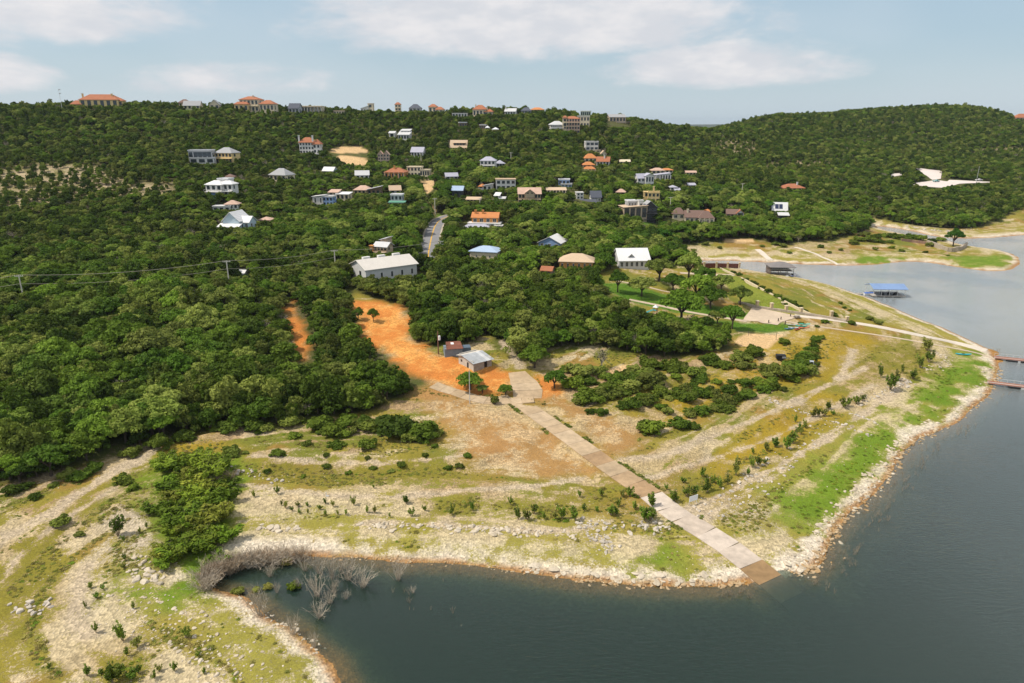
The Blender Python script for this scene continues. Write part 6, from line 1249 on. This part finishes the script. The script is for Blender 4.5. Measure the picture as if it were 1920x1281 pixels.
    for i in np.nonzero(single)[0]:
        k = kind[i]; F_ = (JUN, OAK, SNAG)[k]; j = vi[i] % len(F_); nm = ('juniper_tree', 'oak_tree', 'dead_tree')[k]; sh = SHAPE[k][j % len(SHAPE[k])]; kn = ('juniper', 'oak', 'dying tree')[k]; wh = where(u[i], v[i])
        plant(nm, F_[j], (x[i], y[i], z[i]-.1), rot[i], (sc[i]*rnd.uniform(.9, 1.1), sc[i]*rnd.uniform(.9, 1.1), sc[i]), f'{sh} {kn} {wh}', ('juniper', 'oak tree', 'dead tree')[k], f"{('junipers', 'oaks', 'dying trees')[k]} {wh}")
    rest = ~single; protos = [joined(c, t, 'tree') for c, t in JUN+OAK+SNAG]; base = np.array((0, 6, 11)); cnt = np.array((6, 5, 3)); pick = base[kind[rest]]+vi[rest] % cnt[kind[rest]]
    S = np.stack([sc[rest]*rng.uniform(.88, 1.12, rest.sum()), sc[rest]*rng.uniform(.88, 1.12, rest.sum()), sc[rest]*rng.uniform(.9, 1.1, rest.sum())], 1)
    scatter('woodland', np.stack([x[rest], y[rest], z[rest]-.1], 1), rot[rest], S, pick, protos, 'unbroken juniper and oak wood covering the hills')
    print('trees', n, 'single', single.sum())
woods()

# ------------------------------------------------------------------ trees that stand apart
def lone(u, v, wpx, forms, j, label, name, cat, hk=1.0, group=None, unit=None, parts=('trunk', 'crown')):
    P = W(u, v); f = float(project(P)[2][0]); w = wpx*f/FPX; s = w/unit
    return plant(name, forms[j % len(forms)], P-np.array((0, 0, .08)), rnd.uniform(0, 6.28), (s, s, s*hk), label, cat, group, parts)
def oaks(u, v, w, label, hk=1.0, j=0, F_=None): lone(u, v, w, F_ or OAK, j, label, 'oak_tree', 'oak tree', hk, None, 7.8)
oaks(1278, 604, 78, 'twin-trunked spreading oak standing on the lawn by the cream footpath', 1.0, 1); oaks(1372, 617, 48, 'tall oak with pale peeling trunk beside the turning court', 1.35, 2); oaks(1344, 608, 34, 'small round oak just above the volleyball court', .95, 0)
oaks(1203, 556, 52, 'leaning oak with flat crown on the deep green lawn', .95, 3); oaks(1158, 548, 38, 'slim oak on the upper lawn with a pale straight trunk', 1.3, 4); oaks(1262, 546, 46, 'broad dark oak shading the upper lawn path', .9, 1); oaks(1306, 564, 66, 'dense wide oak behind the twin-trunked one', .95, 0); oaks(1318, 538, 52, 'dark oak at the west corner of the walled lawn', 1.0, 2); oaks(1352, 546, 44, 'oak hanging over the west side of the walled lawn', .95, 3); oaks(1388, 572, 44, 'oak at the end of the low stone wall', 1.0, 4); oaks(1332, 578, 54, 'big oak between the lawn path and the stone wall', .95, 1); oaks(1235, 528, 60, 'leafy oak south of the white-roofed long building', 1.0, 2); oaks(1290, 525, 56, 'oak beside the brown panel fence', 1.1, 4)
oaks(882, 731, 52, 'low twisted oak growing in the orange dirt by the metal pole', .8, 1); oaks(904, 738, 26, 'short dense oak next to the twisted one in orange dirt', .9, 2); oaks(948, 742, 30, 'thin sparse tree at the driveway fork', 1.0, 3); oaks(1040, 728, 44, 'small oak at the east side of the driveway fork', 1.0, 0); oaks(1002, 690, 58, 'scraggly grey-green oak behind the shack', .9, 1)
oaks(700, 603, 22, 'lone sapling standing in the orange clearing', 1.5, 3); oaks(672, 600, 24, 'thin tree on the western rim of the orange clearing', 1.2, 4)
lone(927, 758, 26, [(c, t) for c, t in BUSH], 0, 'dense leafy shrub standing on the driveway edge', 'shrub', 'shrub', 1.6, None, 2.3)
lone(1787, 462, 34, [oak(251, L_BR)], 0, 'single bright green tree at the tip of the grassy spit', 'tree', 'tree', 1.15, None, 7.8)
lone(1128, 690, 34, SNAG, 0, 'bare lilac-grey dead tree beside the sand pit', 'dead_tree', 'dead tree', 1.0, None, 4.4); lone(1195, 660, 30, SNAG, 1, 'bare grey dead tree at the grove edge above the bushes', 'dead_tree', 'dead tree', 1.1, None, 4.4)
for k, (u, v, w, b) in enumerate([(393, 303, 20, 1), (700, 430, 44, 0), (640, 445, 46, 0), (1180, 395, 30, 1), (1440, 395, 26, 1), (1520, 395, 24, 1), (742, 400, 26, 1), (800, 398, 24, 1), (1200, 462, 40, 1), (1240, 458, 40, 1), (908, 490, 22, 1), (1260, 468, 34, 1), (1345, 372, 26, 1), (1405, 365, 30, 1)]):
    lone(u, v, w, [OAK[k % 5]] if not b else [oak(260+k % 3, L_BR)], 0, ['bright yellow-green tree on the slope near the glass house', 'broad green oak west of the curving road', 'leafy oak above the warehouse in the valley', 'bright green tree below the dark lodge', 'bright tree by the inlet hillside', 'bright round tree above the bay head', 'light green tree below the green porch house', 'bright green tree left of the road bend', 'light green tree at the head of the bay', 'light green tree next to the bay head gravel', 'small yellow-green tree in front of the cream garage', 'light green tree at the bay shore corner', 'bright green tree above the shingled stone house', 'vivid green tree on the slope above the cabin'][k], 'tree', 'tree', .9, None, 7.8)

# ------------------------------------------------------------------ bushes on the open shore
BUSHES = [(1640, 447, 22), (1656, 444, 20), (1672, 446, 24), (1690, 445, 22), (1708, 448, 26), (1728, 451, 24), (1650, 455, 22), (1630, 452, 26), (1668, 456, 18), (1745, 455, 20), (1610, 452, 26), (1600, 458, 22), (1622, 444, 24), (1217, 811, 62), (1275, 803, 46), (1292, 782, 28), (1125, 777, 32), (1170, 765, 30), (1250, 775, 30), (1312, 775, 40), (1290, 752, 50), (1340, 770, 30), (1360, 770, 36), (1355, 755, 46), (1370, 738, 40), (1405, 745, 40), (1430, 725, 48), (1460, 705, 55), (1490, 700, 60), (1510, 690, 40), (1505, 678, 44), (1180, 730, 60), (1220, 720, 60), (1150, 745, 50), (1190, 712, 50), (1300, 705, 44), (1315, 715, 34), (1285, 730, 30), (1300, 728, 24), (1345, 720, 24), (1215, 690, 50), (1260, 695, 46), (1330, 680, 40), (1360, 690, 36), (1390, 692, 36), (1415, 665, 42), (1470, 645, 26), (1100, 752, 60), (1075, 728, 50), (1120, 745, 50), (1090, 705, 60), (1140, 712, 40), (1240, 740, 40), (1235, 765, 26), (1205, 750, 30),
 (1530, 640, 26), (1526, 650, 20), (1516, 665, 26), (1532, 613, 12), (1466, 732, 22), (1541, 636, 18), (1398, 526, 16), (1412, 533, 18), (1428, 542, 18), (1442, 549, 20), (1457, 557, 18), (1470, 564, 18), (1484, 571, 22), (1497, 577, 18), (1508, 583, 14), (1385, 517, 16), (1375, 512, 14), (1563, 592, 16), (1598, 608, 18), (1632, 600, 18), (1648, 608, 18), (1575, 570, 12), (1583, 578, 10), (1593, 583, 10), (1545, 605, 18), (1500, 607, 12),
 (437, 852, 40), (522, 853, 30), (575, 835, 24), (626, 815, 50), (685, 838, 40), (630, 838, 34), (552, 820, 26), (612, 855, 16), (690, 860, 14), (753, 872, 22), (797, 855, 16), (815, 838, 16), (878, 857, 20), (788, 830, 24), (655, 888, 16), (569, 895, 14), (501, 885, 16), (612, 877, 22), (700, 880, 18), (735, 885, 18), (840, 880, 20), (862, 876, 18), (745, 812, 96), (790, 822, 70), (690, 806, 50), (650, 800, 56), (600, 802, 56), (815, 820, 40), (720, 800, 50), (540, 800, 50), (480, 806, 50), (430, 806, 46),
 (68, 935, 28), (150, 900, 46), (131, 892, 40), (233, 905, 38), (100, 912, 22), (20, 925, 40), (45, 915, 34), (180, 880, 40), (245, 855, 44), (300, 838, 50), (350, 825, 50), (150, 1003, 22), (110, 985, 40), (250, 918, 26), (1480, 475, 10), (1555, 475, 12), (1575, 470, 12), (1640, 468, 12), (1672, 466, 14), (1690, 472, 12), (1430, 463, 12), (1350, 466, 12), (1300, 470, 12), (1323, 460, 16), (1455, 459, 20), (1468, 463, 18), (1540, 465, 14), (1776, 480, 8), (1735, 474, 12), (1720, 448, 20), (1765, 452, 22), (1700, 452, 20), (1745, 462, 18), (1680, 448, 22)]
for (u, v, w) in list(BUSHES):
    if (1080 < u < 1535 and v > 640 and w > 24) or (420 < u < 830 and 790 < v < 860 and w > 30):
        for _ in range(2 if w > 34 else 1): BUSHES.append((u+rnd.uniform(-.75, .75)*w, v+rnd.uniform(-.22, .1)*w, w*rnd.uniform(.4, .75)))
for P in ([(1060, 690), (1120, 722), (1200, 702), (1280, 690), (1350, 677), (1420, 670)], [(1170, 762), (1260, 747), (1330, 737), (1400, 722)], [(1340, 765), (1420, 737), (1490, 702), (1525, 660)], [(1120, 735), (1180, 722), (1240, 712)]):
    for (a, b), (c, d) in zip(P[:-1], P[1:]):
        for _ in range(5): t = rnd.random(); BUSHES.append((a+(c-a)*t+rnd.gauss(0, 5), b+(d-b)*t+rnd.gauss(0, 4), rnd.uniform(16, 42)))
for k, (u, v, w) in enumerate(BUSHES):
    if v > 790 and u > 380: wh = 'on the terraces west of the ramp'
    elif u < 380: wh = 'along the western gravel track'
    elif v < 500: wh = 'on the far bay shore'
    elif u > 1370 and v < 620 : wh = 'along the walled lawn and lake bank'
    elif u > 1380: wh = 'in the bush row near the black trailer'
    elif u < 1175: wh = 'beside the small sand pit'
    elif v < 735: wh = 'just below the grove'
    else: wh = 'above the pale shore track'
    big = 'large' if w > 44 else ('middling' if w > 24 else 'small'); lone(u, v, w, BUSH, k, f'{big} rounded green bush {wh}', 'bush', 'bush', rnd.uniform(.58, .85), 'bushes '+wh, 1.9)
SPRIGS = [(1651, 708, 26), (1669, 730, 40), (1682, 713, 26), (1692, 700, 20), (1710, 710, 24), (1725, 690, 30), (1741, 680, 24), (1739, 658, 30), (1735, 655, 24), (1582, 765, 22), (1589, 762, 18), (1605, 757, 22), (1616, 752, 16), (1554, 767, 22), (1525, 782, 22), (1534, 781, 20), (1545, 781, 24), (1562, 778, 14), (1491, 792, 18), (1499, 810, 22), (1509, 802, 18), (1475, 842, 34), (1487, 832, 30), (1455, 838, 26), (957, 947, 20), (972, 974, 26), (988, 974, 32), (1001, 964, 26), (1020, 973, 16), (1043, 973, 20), (1055, 973, 28), (1079, 977, 32), (1096, 959, 18), (1120, 960, 16), (1144, 966, 30), (1156, 966, 22), (1209, 976, 44), (1218, 974, 36), (1223, 950, 32), (1166, 932, 22), (1180, 932, 22), (1127, 930, 18), (1086, 932, 16), (1264, 940, 34), (1326, 923, 34), (1316, 895, 24), (1288, 932, 32), (1300, 932, 32), (1380, 892, 42), (1364, 908, 26), (1410, 877, 20), (1421, 872, 20), (1434, 870, 14), (1438, 846, 20), (1453, 836, 16), (1412, 852, 14), (1500, 815, 20), (1510, 803, 16), (477, 932, 20), (520, 926, 20), (528, 948, 14), (535, 953, 16), (559, 949, 14), (577, 950, 12), (600, 955, 14), (610, 945, 14), (625, 950, 16), (664, 947, 22), (688, 962, 16), (702, 962, 16), (731, 970, 14), (771, 969, 18), (797, 958, 14), (762, 944, 26), (848, 965, 28), (886, 958, 22), (548, 958, 10), (562, 963, 12), (578, 964, 12), (609, 966, 12), (634, 966, 12), (648, 966, 14), (221, 1005, 46), (250, 1142, 18), (180, 1186, 28), (231, 1202, 36), (257, 1212, 34), (161, 1140, 16), (171, 1103, 18), (180, 1122, 16), (238, 1230, 20), (349, 1197, 26), (372, 1230, 18), (163, 1268, 32), (212, 1281, 58), (222, 1274, 46), (259, 1262, 26), (300, 1258, 20), (383, 1264, 18), (327, 1258, 24), (233, 1016, 16), (236, 1050, 16), (232, 1065, 14), (92, 1255, 14), (246, 1276, 30), (290, 1272, 26), (195, 1105, 16), (320, 985, 18), (305, 960, 14), (262, 1000, 14), (275, 990, 14), (700, 915, 10), (1160, 950, 24), (1190, 955, 26), (1338, 905, 22), (1350, 915, 24), (1282, 905, 16), (1250, 918, 18), (1402, 890, 18)]
for k, (u, v, h) in enumerate(SPRIGS):
    P = W(u, v); f = float(project(P)[2][0]); s = h*f/FPX*1.08
    wh = 'west of the cove thicket' if u < 420 else ('on the western terraces' if u < 1235 else ('just east of the ramp' if u < 1450 else 'on the eastern point'))
    plant('young_willow', SPR[k % 5], P, rnd.uniform(0, 6.28), (s*rnd.uniform(.9, 1.8), s*rnd.uniform(.9, 1.8), s*rnd.uniform(.7, 1.05)), f"{'tall' if h > 26 else 'short'} upright green willow shoots {wh}", 'willow', 'young willows '+wh, ('stems', 'foliage'))
# willow thicket in the gully
for k in range(64):
    t = rnd.random(); u = rnd.gauss(374, 38)+(-8 if t > .8 else 0); v = 872+188*t; w = rnd.uniform(40, 62)
    if not 296 < u < 452: continue
    P = W(u, v); f = float(project(P)[2][0]); s = w*f/FPX
    plant('willow_bush', WIL[k % 3], P, rnd.uniform(0, 6.28), (s*1.1, s*1.1, s*rnd.uniform(.36, .55)), ('broad' if w > 50 else 'slim')+' feathery green willow bush '+('at the top of the gully' if v < 935 else 'halfway down the gully' if v < 1000 else 'at the foot of the gully'), 'willow', 'willow thicket in the gully', ('stems', 'foliage'))
# drowned and dead shrubs of the cove
DW = [(489, 1156, 46, 50), (550, 1192, 28, 38), (589, 1214, 18, 30), (598, 1158, 40, 28), (594, 1118, 46, 38), (572, 1070, 26, 26), (598, 1074, 34, 32), (622, 1084, 30, 42), (653, 1086, 48, 38), (679, 1099, 48, 32), (626, 1110, 26, 26), (618, 1131, 28, 24), (648, 1123, 18, 14), (745, 1086, 36, 36), (519, 1111, 16, 20), (506, 1081, 22, 22), (561, 1103, 20, 20), (774, 1112, 14, 12), (640, 1070, 30, 26)]
for k, (u, v, w, h) in enumerate(DW):
    P = on_plane(u, v); f = float(project(P)[2][0]); s = f/FPX; root = empty('drowned_shrub', P, rnd.uniform(0, 6.28)); root.scale = (w*s/1.1, w*s/1.1, h*s/.85); link('stems', DEAD[k % 4], root)
    tag(root, ('large' if w > 38 else 'small')+' bare grey drowned shrub standing in the cove water', 'dead shrub', 'drowned shrubs of the cove')
for k in range(36):
    t = k/35; u = np.interp(t, [0, .25, .5, .75, 1], [388, 402, 440, 500, 556])+rnd.gauss(0, 9); v = np.interp(t, [0, .25, .5, .75, 1], [1108, 1078, 1058, 1050, 1050])+rnd.uniform(-4, 10); P = W(u, v); f = float(project(P)[2][0]); s = f/FPX; w = rnd.uniform(40, 56); h = rnd.uniform(24, 38)*(1-.35*t)
    root = empty('dead_shrub', P, rnd.uniform(0, 6.28)); root.scale = (w*s/1.1, w*s/1.1, h*s/.85); link('stems', (DEAD+DEADB)[k % 7], root); tag(root, 'tangled grey-brown dead brush '+('on the west bank of the cove' if t < .34 else 'at the head of the cove' if t < .67 else 'on the north bank of the cove'), 'dead shrub', 'dead brush at the head of the cove')
for u, v, w, lm, lb in ((551, 1103, 36, L_WIL, 'bright green shrub standing in the cove water'), (505, 1102, 26, L_WEED, 'low yellowish shrub in the cove water'), (538, 1056, 36, L_WEED, 'olive shrub on the cove bank'), (448, 1112, 34, L_WEED, 'olive clump at the foot of the dead brush'), (482, 1108, 24, L_WEED, 'small olive clump beside the grey drowned shrub')): lone(u, v, w, [bush(330+int(u) % 7, lm)], 0, lb, 'shrub', 'shrub', .8, None, 2.3)
for k, (u, v) in enumerate([(398, 905), (412, 908), (424, 910), (388, 912), (436, 906), (405, 915)]):
    P = W(u, v); f = float(project(P)[2][0]); s = f/FPX*26; root = empty('dead_shrub', P, rnd.uniform(0, 6.28)); root.scale = (s, s, s*1.2); link('stems', DEADB[k % 3], root); tag(root, 'pinkish dry reed tuft in the green willow thicket', 'dead shrub', 'dry tufts in the thicket')

# ------------------------------------------------------------------ stones
def stones():
    big = []
    def along(px, n, spread, size, pool, tagw):
        P = smooth_path(WP(px), 4)
        for _ in range(n):
            t = rnd.random()*(len(P)-1); i = int(t); p = P[i]*(1-t+i)+P[min(i+1, len(P)-1)]*(t-i); x, y = p[0]+rnd.gauss(0, spread), p[1]+rnd.gauss(0, spread); s = size*rnd.choice((.5, .6, .7, .8, 1., 1.3))*rnd.uniform(.8, 1.2); z = float(height(x, y))
            if z < -.35: continue
            big.append((x, y, z, s, pool, tagw))
    along([(1400, 1096), (1350, 1098), (1290, 1098), (1220, 1097), (1150, 1093), (1080, 1086)], 150, .45, .75, 1, 'at the waterline west of the ramp'); along([(1490, 1082), (1530, 1058), (1556, 1015), (1580, 978), (1628, 933), (1668, 886), (1698, 842), (1760, 806), (1825, 766), (1862, 722), (1870, 690)], 420, .7, .8, 1, 'at the waterline of the eastern point'); along([(1480, 1070), (1520, 1040), (1560, 985), (1610, 930), (1655, 880), (1690, 830), (1750, 798), (1810, 765), (1850, 720), (1852, 690)], 260, 1.1, .75, 0, 'on the pale eastern shore')
    along([(480, 990), (520, 992), (560, 992)], 26, .35, 1.2, 0, 'on the ledge above the cove'); along([(680, 985), (760, 985), (830, 988), (900, 993), (960, 998), (1010, 1000), (1080, 1003)], 150, .8, .95, 0, 'on the broken ledge above the western beach'); along([(1090, 985), (1110, 1000), (1130, 1015), (1150, 1028)], 60, .8, .8, 2, 'in the rubble line beside the ramp'); along([(1100, 985), (1160, 985), (1215, 990), (1245, 985)], 80, 1.0, .9, 2, 'in the rubble heap west of the ramp')
    along([(560, 1044), (690, 1047), (760, 1053), (860, 1058), (960, 1070), (1040, 1082)], 120, .4, .5, 1, 'at the waterline of the western beach'); along([(240, 1120), (300, 1150), (340, 1180), (390, 1220), (430, 1260), (460, 1281)], 220, 2.2, .55, 0, 'in the stone field west of the cove'); along([(260, 1050), (270, 1075), (290, 1095)], 36, 1.2, 1.1, 0, 'in the stone pile below the thicket'); along([(600, 1225), (560, 1190), (500, 1153), (450, 1122)], 60, .5, .5, 0, 'on the gravel rim of the cove')
    along([(1600, 760), (1650, 740), (1690, 722), (1700, 715)], 90, .9, .8, 2, 'on the grey rock outcrop'); along([(1750, 662), (1775, 672), (1765, 685), (1730, 692)], 70, .9, .8, 0, 'in the white stone bank of the point'); along([(1590, 775), (1615, 782), (1645, 795)], 20, .3, .8, 2, 'in the stone line across the grass'); along([(1560, 790), (1600, 805), (1635, 818)], 22, .3, .8, 2, 'in the lower stone line across the grass'); along([(1440, 748), (1480, 765), (1520, 775)], 30, .5, .8, 2, 'in the stone row below the bushes'); along([(1330, 970), (1400, 930), (1460, 880), (1520, 830), (1570, 790)], 120, 1.2, .6, 2, 'along the terrace edge east of the ramp'); along([(1300, 960), (1380, 915), (1440, 860)], 40, .6, .8, 2, 'along the upper terrace edge east of the ramp')
    along([(990, 1064), (1080, 1075), (1180, 1084), (1280, 1086), (1380, 1078)], 46, .5, 1.3, 3, 'in the pale ledge along the western beach'); along([(1475, 1052), (1515, 1030), (1555, 968), (1605, 918), (1650, 868), (1680, 830)], 60, .6, 1.2, 3, 'in the pale ledge along the eastern shore')
    along([(30, 1140), (70, 1150), (90, 1130)], 24, .8, 1.0, 2, 'in the western grass'); along([(440, 880), (480, 890), (520, 905)], 30, .8, .8, 2, 'on the upper ledge by the thicket'); along([(1700, 425), (1740, 432), (1790, 433), (1830, 430)], 50, 1.6, 1.6, 2, 'below the far wooded shore')
    big.sort(key=lambda b: -b[3]*FPX/math.hypot(b[0], b[1])); pools = (ROCKP, ROCKT, ROCKG, ROCKP); nm = ('pale', 'rust-stained', 'grey', 'flat pale'); kn = [0, 0, 0, 20]; rest = []
    for k, (x, y, z, s, p, w) in enumerate(big):
        if len([1]) and kn[p] < 100:
            kn[p] += 1; o = link('boulder', pools[p][k % len(pools[p])], None, (x, y, z+s*.04), (rnd.uniform(-.2, .2), rnd.uniform(-.2, .2), rnd.uniform(0, 6.28)), (s, s*rnd.uniform(.7, 1), s*rnd.uniform(.7, 1.)*(.4 if p == 3 else 1))); bs = s*FPX/math.hypot(x, y); tag(o, f"{'big' if bs > 11.5 else 'middling' if bs > 9 else 'small'} {nm[p]} boulder {w}", 'boulder', 'boulders '+w)
        else: rest.append((x, y, z, s, p))
    for _ in range(3000):                                   # loose stones over the bare ground
        y = rnd.uniform(60, 150)
        if rnd.random() < .35: y = rnd.uniform(60, 95)
        x = rnd.uniform(-.85, .85)*y
        rest.append((x, y, None, rnd.uniform(.10, .32)*(.7+.3*y/100), 0))
    a = np.array([(r[0], r[1]) for r in rest]); z = height(a[:, 0], a[:, 1]); sd = shore_sd(a[:, 0], a[:, 1]); m = (z > -.4) & (sd > -1.5); 
    idx0 = [r[2] is None for r in rest]; dens = fbm(a[:, 0]/5, a[:, 1]/5, 3, 60); bad = np.array(idx0) & ((dens < .46)|inside(a[:, 0], a[:, 1], FOREST)|(sd < .4)); ramp_d = seg_dist(a[:, 0], a[:, 1], [tuple(p[:2]) for p in RAMP[:-1]], [tuple(p[:2]) for p in RAMP[1:]]); m &= ~bad & (ramp_d > 3.6)
    for Zs in (Z_ORANGE, Z_LAWN, Z_SAND):
        for P in Zs: m &= ~inside(a[:, 0], a[:, 1], P)
    pool = np.array([r[4] for r in rest]); s = np.array([r[3] for r in rest]); off = np.array((0, 6, 11, 0)); cnt = np.array((6, 5, 4, 6)); rv = rng.integers(0, 100, len(rest)); pick = off[pool]+rv % cnt[pool]
    S = np.stack([s, s*rng.uniform(.7, 1., len(s)), s*rng.uniform(.6, .95, len(s))], 1)
    scatter('gravel', np.stack([a[:, 0], a[:, 1], z+s*.05], 1)[m], rng.uniform(0, 6.28, m.sum()), S[m], pick[m], ROCKP+ROCKT+ROCKG, 'loose pale stones strewn over the dry shore')
stones()

# ------------------------------------------------------------------ weeds, grass and reeds
def weeds():
    W1 = []
    for sd_, lm, h in ((1, L_WEED, .5), (2, L_WEED, .35), (3, L_SPRIG, .45), (4, L_BUSH, .6), (5, L_WIL, .4)):
        rg = np.random.default_rng(900+sd_); V, F = leaves(rg, [(0, 0, .1, .42, .42, h)], 60, .13, .9, -.05, .6, 2.2); W1.append(fast_mesh('tuft', V, F, [lm]))
    n = 90000; y = 60+130*rng.random(n)**1.15; x = rng.uniform(-.88, .88, n)*y; z = height(x, y); sd = shore_sd(x, y); cov = fbm(x/6, y/6, 4, 31)+(fbm(x/30, sd/2.3, 3, 33)-.5)*1.0
    m = (sd > 3.2) & ~inside(x, y, FOREST) & (cov > .50+.16*rng.random(n)) & (seg_dist(x, y, [tuple(p[:2]) for p in RAMP[:-1]], [tuple(p[:2]) for p in RAMP[1:]]) > 3.4) & ((sd > 9)|(rng.random(n) < .25))
    for Zs in (Z_ORANGE, Z_LAWN, Z_SAND, Z_TAN):
        for P in Zs: m &= ~inside(x, y, P)
    for Q in list(PATHS.values())+[DRIVE, DRIVE2]+[np.array(t) for t in TRAILS]: m &= seg_dist(x, y, [tuple(p[:2]) for p in Q[:-1]], [tuple(p[:2]) for p in Q[1:]]) > 2.4
    g = np.zeros(n, bool)
    for P in Z_GREEN: g |= inside(x, y, P)
    k = m.sum(); s = rng.uniform(.22, .72, n)*np.where(rng.random(n) > .95, 1.7, 1.)*np.where(g, 1.1, 1.); pick = np.where(g, rng.choice([2, 4], n), rng.choice([0, 0, 0, 1, 1, 1, 1, 4], n))
    scatter('weeds', np.stack([x, y, z-.02], 1)[m], rng.uniform(0, 6.28, k), np.stack([s*1.2, s*1.2, s*.4], 1)[m], pick[m], W1, 'low dry weeds and grass tufts on the shore flats')
    ex = []
    L = np.concatenate([[0], np.cumsum(np.linalg.norm(np.diff(RAMP[:, :2], axis=0), axis=1))])
    for _ in range(900):
        s_ = rnd.random()**.8*min(L[-1]-42, 75); p = np.array([np.interp(s_, L, RAMP[:, j]) for j in range(3)]); q = np.array([np.interp(s_+.5, L, RAMP[:, j]) for j in range(3)])-p; nn = np.array((-q[1], q[0]))/np.hypot(q[0], q[1]); sg = rnd.choice((-1, 1)); xy = p[:2]+nn*sg*rnd.uniform(2.35, 3.3); 
        if vn(s_/3.5, sg*7.0, 71) < .62: continue
        ex.append((xy[0], xy[1], float(height(*xy)), rnd.uniform(.25, .8)))
    ex = np.array(ex); scatter('verge_weeds', ex[:, :3], rng.uniform(0, 6.28, len(ex)), np.stack([ex[:, 3]*1.2, ex[:, 3]*1.2, ex[:, 3]*.6], 1), rng.choice([0, 1, 3, 3, 2], len(ex)), W1, 'weeds sprouting along the ramp edges')
    # reeds standing in the shallows
    rd = [dead_shrub(950+i, TWIGB, 9) for i in range(3)]; pts = []
    for px, nn, o0, o1 in (([(1500, 1090), (1548, 1052), (1570, 1005), (1610, 960), (1660, 905), (1690, 870), (1720, 840), (1790, 805)], 170, .6, 4.5), ([(700, 1058), (800, 1065), (900, 1075), (1000, 1088), (1100, 1102), (1250, 1112), (1380, 1112)], 90, .3, 2.5), ([(1790, 800), (1850, 755), (1878, 720)], 20, 1, 3.5), ([(1850, 655), (1875, 668)], 12, .5, 3.), ([(700, 1100), (780, 1130), (860, 1150)], 10, 0, 5)):
        P = smooth_path([on_plane(*q) for q in px], 4)
        for _ in range(nn): p = P[rnd.randrange(len(P))]; pts.append((p[0]+rnd.uniform(o0, o1)*.8+rnd.gauss(0, .6), p[1]-rnd.uniform(0, o1)*.5+rnd.gauss(0, .6), -.05))
    pts = np.array(pts); pts = pts[shore_sd(pts[:, 0], pts[:, 1]) < -.2]; k = len(pts); s = rng.uniform(.5, 1.3, k); scatter('reeds', pts, rng.uniform(0, 6.28, k), np.stack([s*.6, s*.6, s], 1), rng.integers(0, 3, k), rd, 'thin brown reeds standing in the shallow water')
weeds()

# ------------------------------------------------------------------ air
def haze():
    m = bpy.data.materials.new('haze'); m.use_nodes = True; T = NT(m.node_tree); T.n.clear(); out = T.add('ShaderNodeOutputMaterial')
    v = T.add('ShaderNodeVolumePrincipled', {'Color': (0.72, 0.84, 0.97, 1), 'Density': 0.00005, 'Anisotropy': 0.2}); T.l.new(v.outputs[0], out.inputs['Volume'])
    mb = MB(); mb.box(-14500, 14500, -900, 14500, -45, 130); o = mb.build('haze', m); tag(o, 'thin pale summer haze over lake and hills', kind='stuff')
haze()

# ------------------------------------------------------------------ things alike but few: say which one, counted from the west
bpy.context.view_layer.update()
def tell_apart():
    ORD = 'first second third fourth fifth sixth seventh eighth ninth tenth eleventh twelfth thirteenth fourteenth fifteenth sixteenth seventeenth eighteenth nineteenth twentieth'.split(); by = {}
    for t, th in (('twenty', 'thirtieth'), ('thirty', 'fortieth'), ('forty', 'fiftieth')): ORD += [t+'-'+o for o in ORD[:9]]+[th]
    for o in scene.objects:
        if o.parent is None and 'label' in o and 'category' in o: by.setdefault(o['label'], []).append(o)
    for lb, L in by.items():
        if 1 < len(L) <= len(ORD):
            L.sort(key=lambda o: project(np.array(o.location))[0][0])
            for k, o in enumerate(L): o['label'] = lb+', '+('westernmost' if k == 0 else 'easternmost' if k == len(L)-1 else ORD[k]+' from the west')
tell_apart()
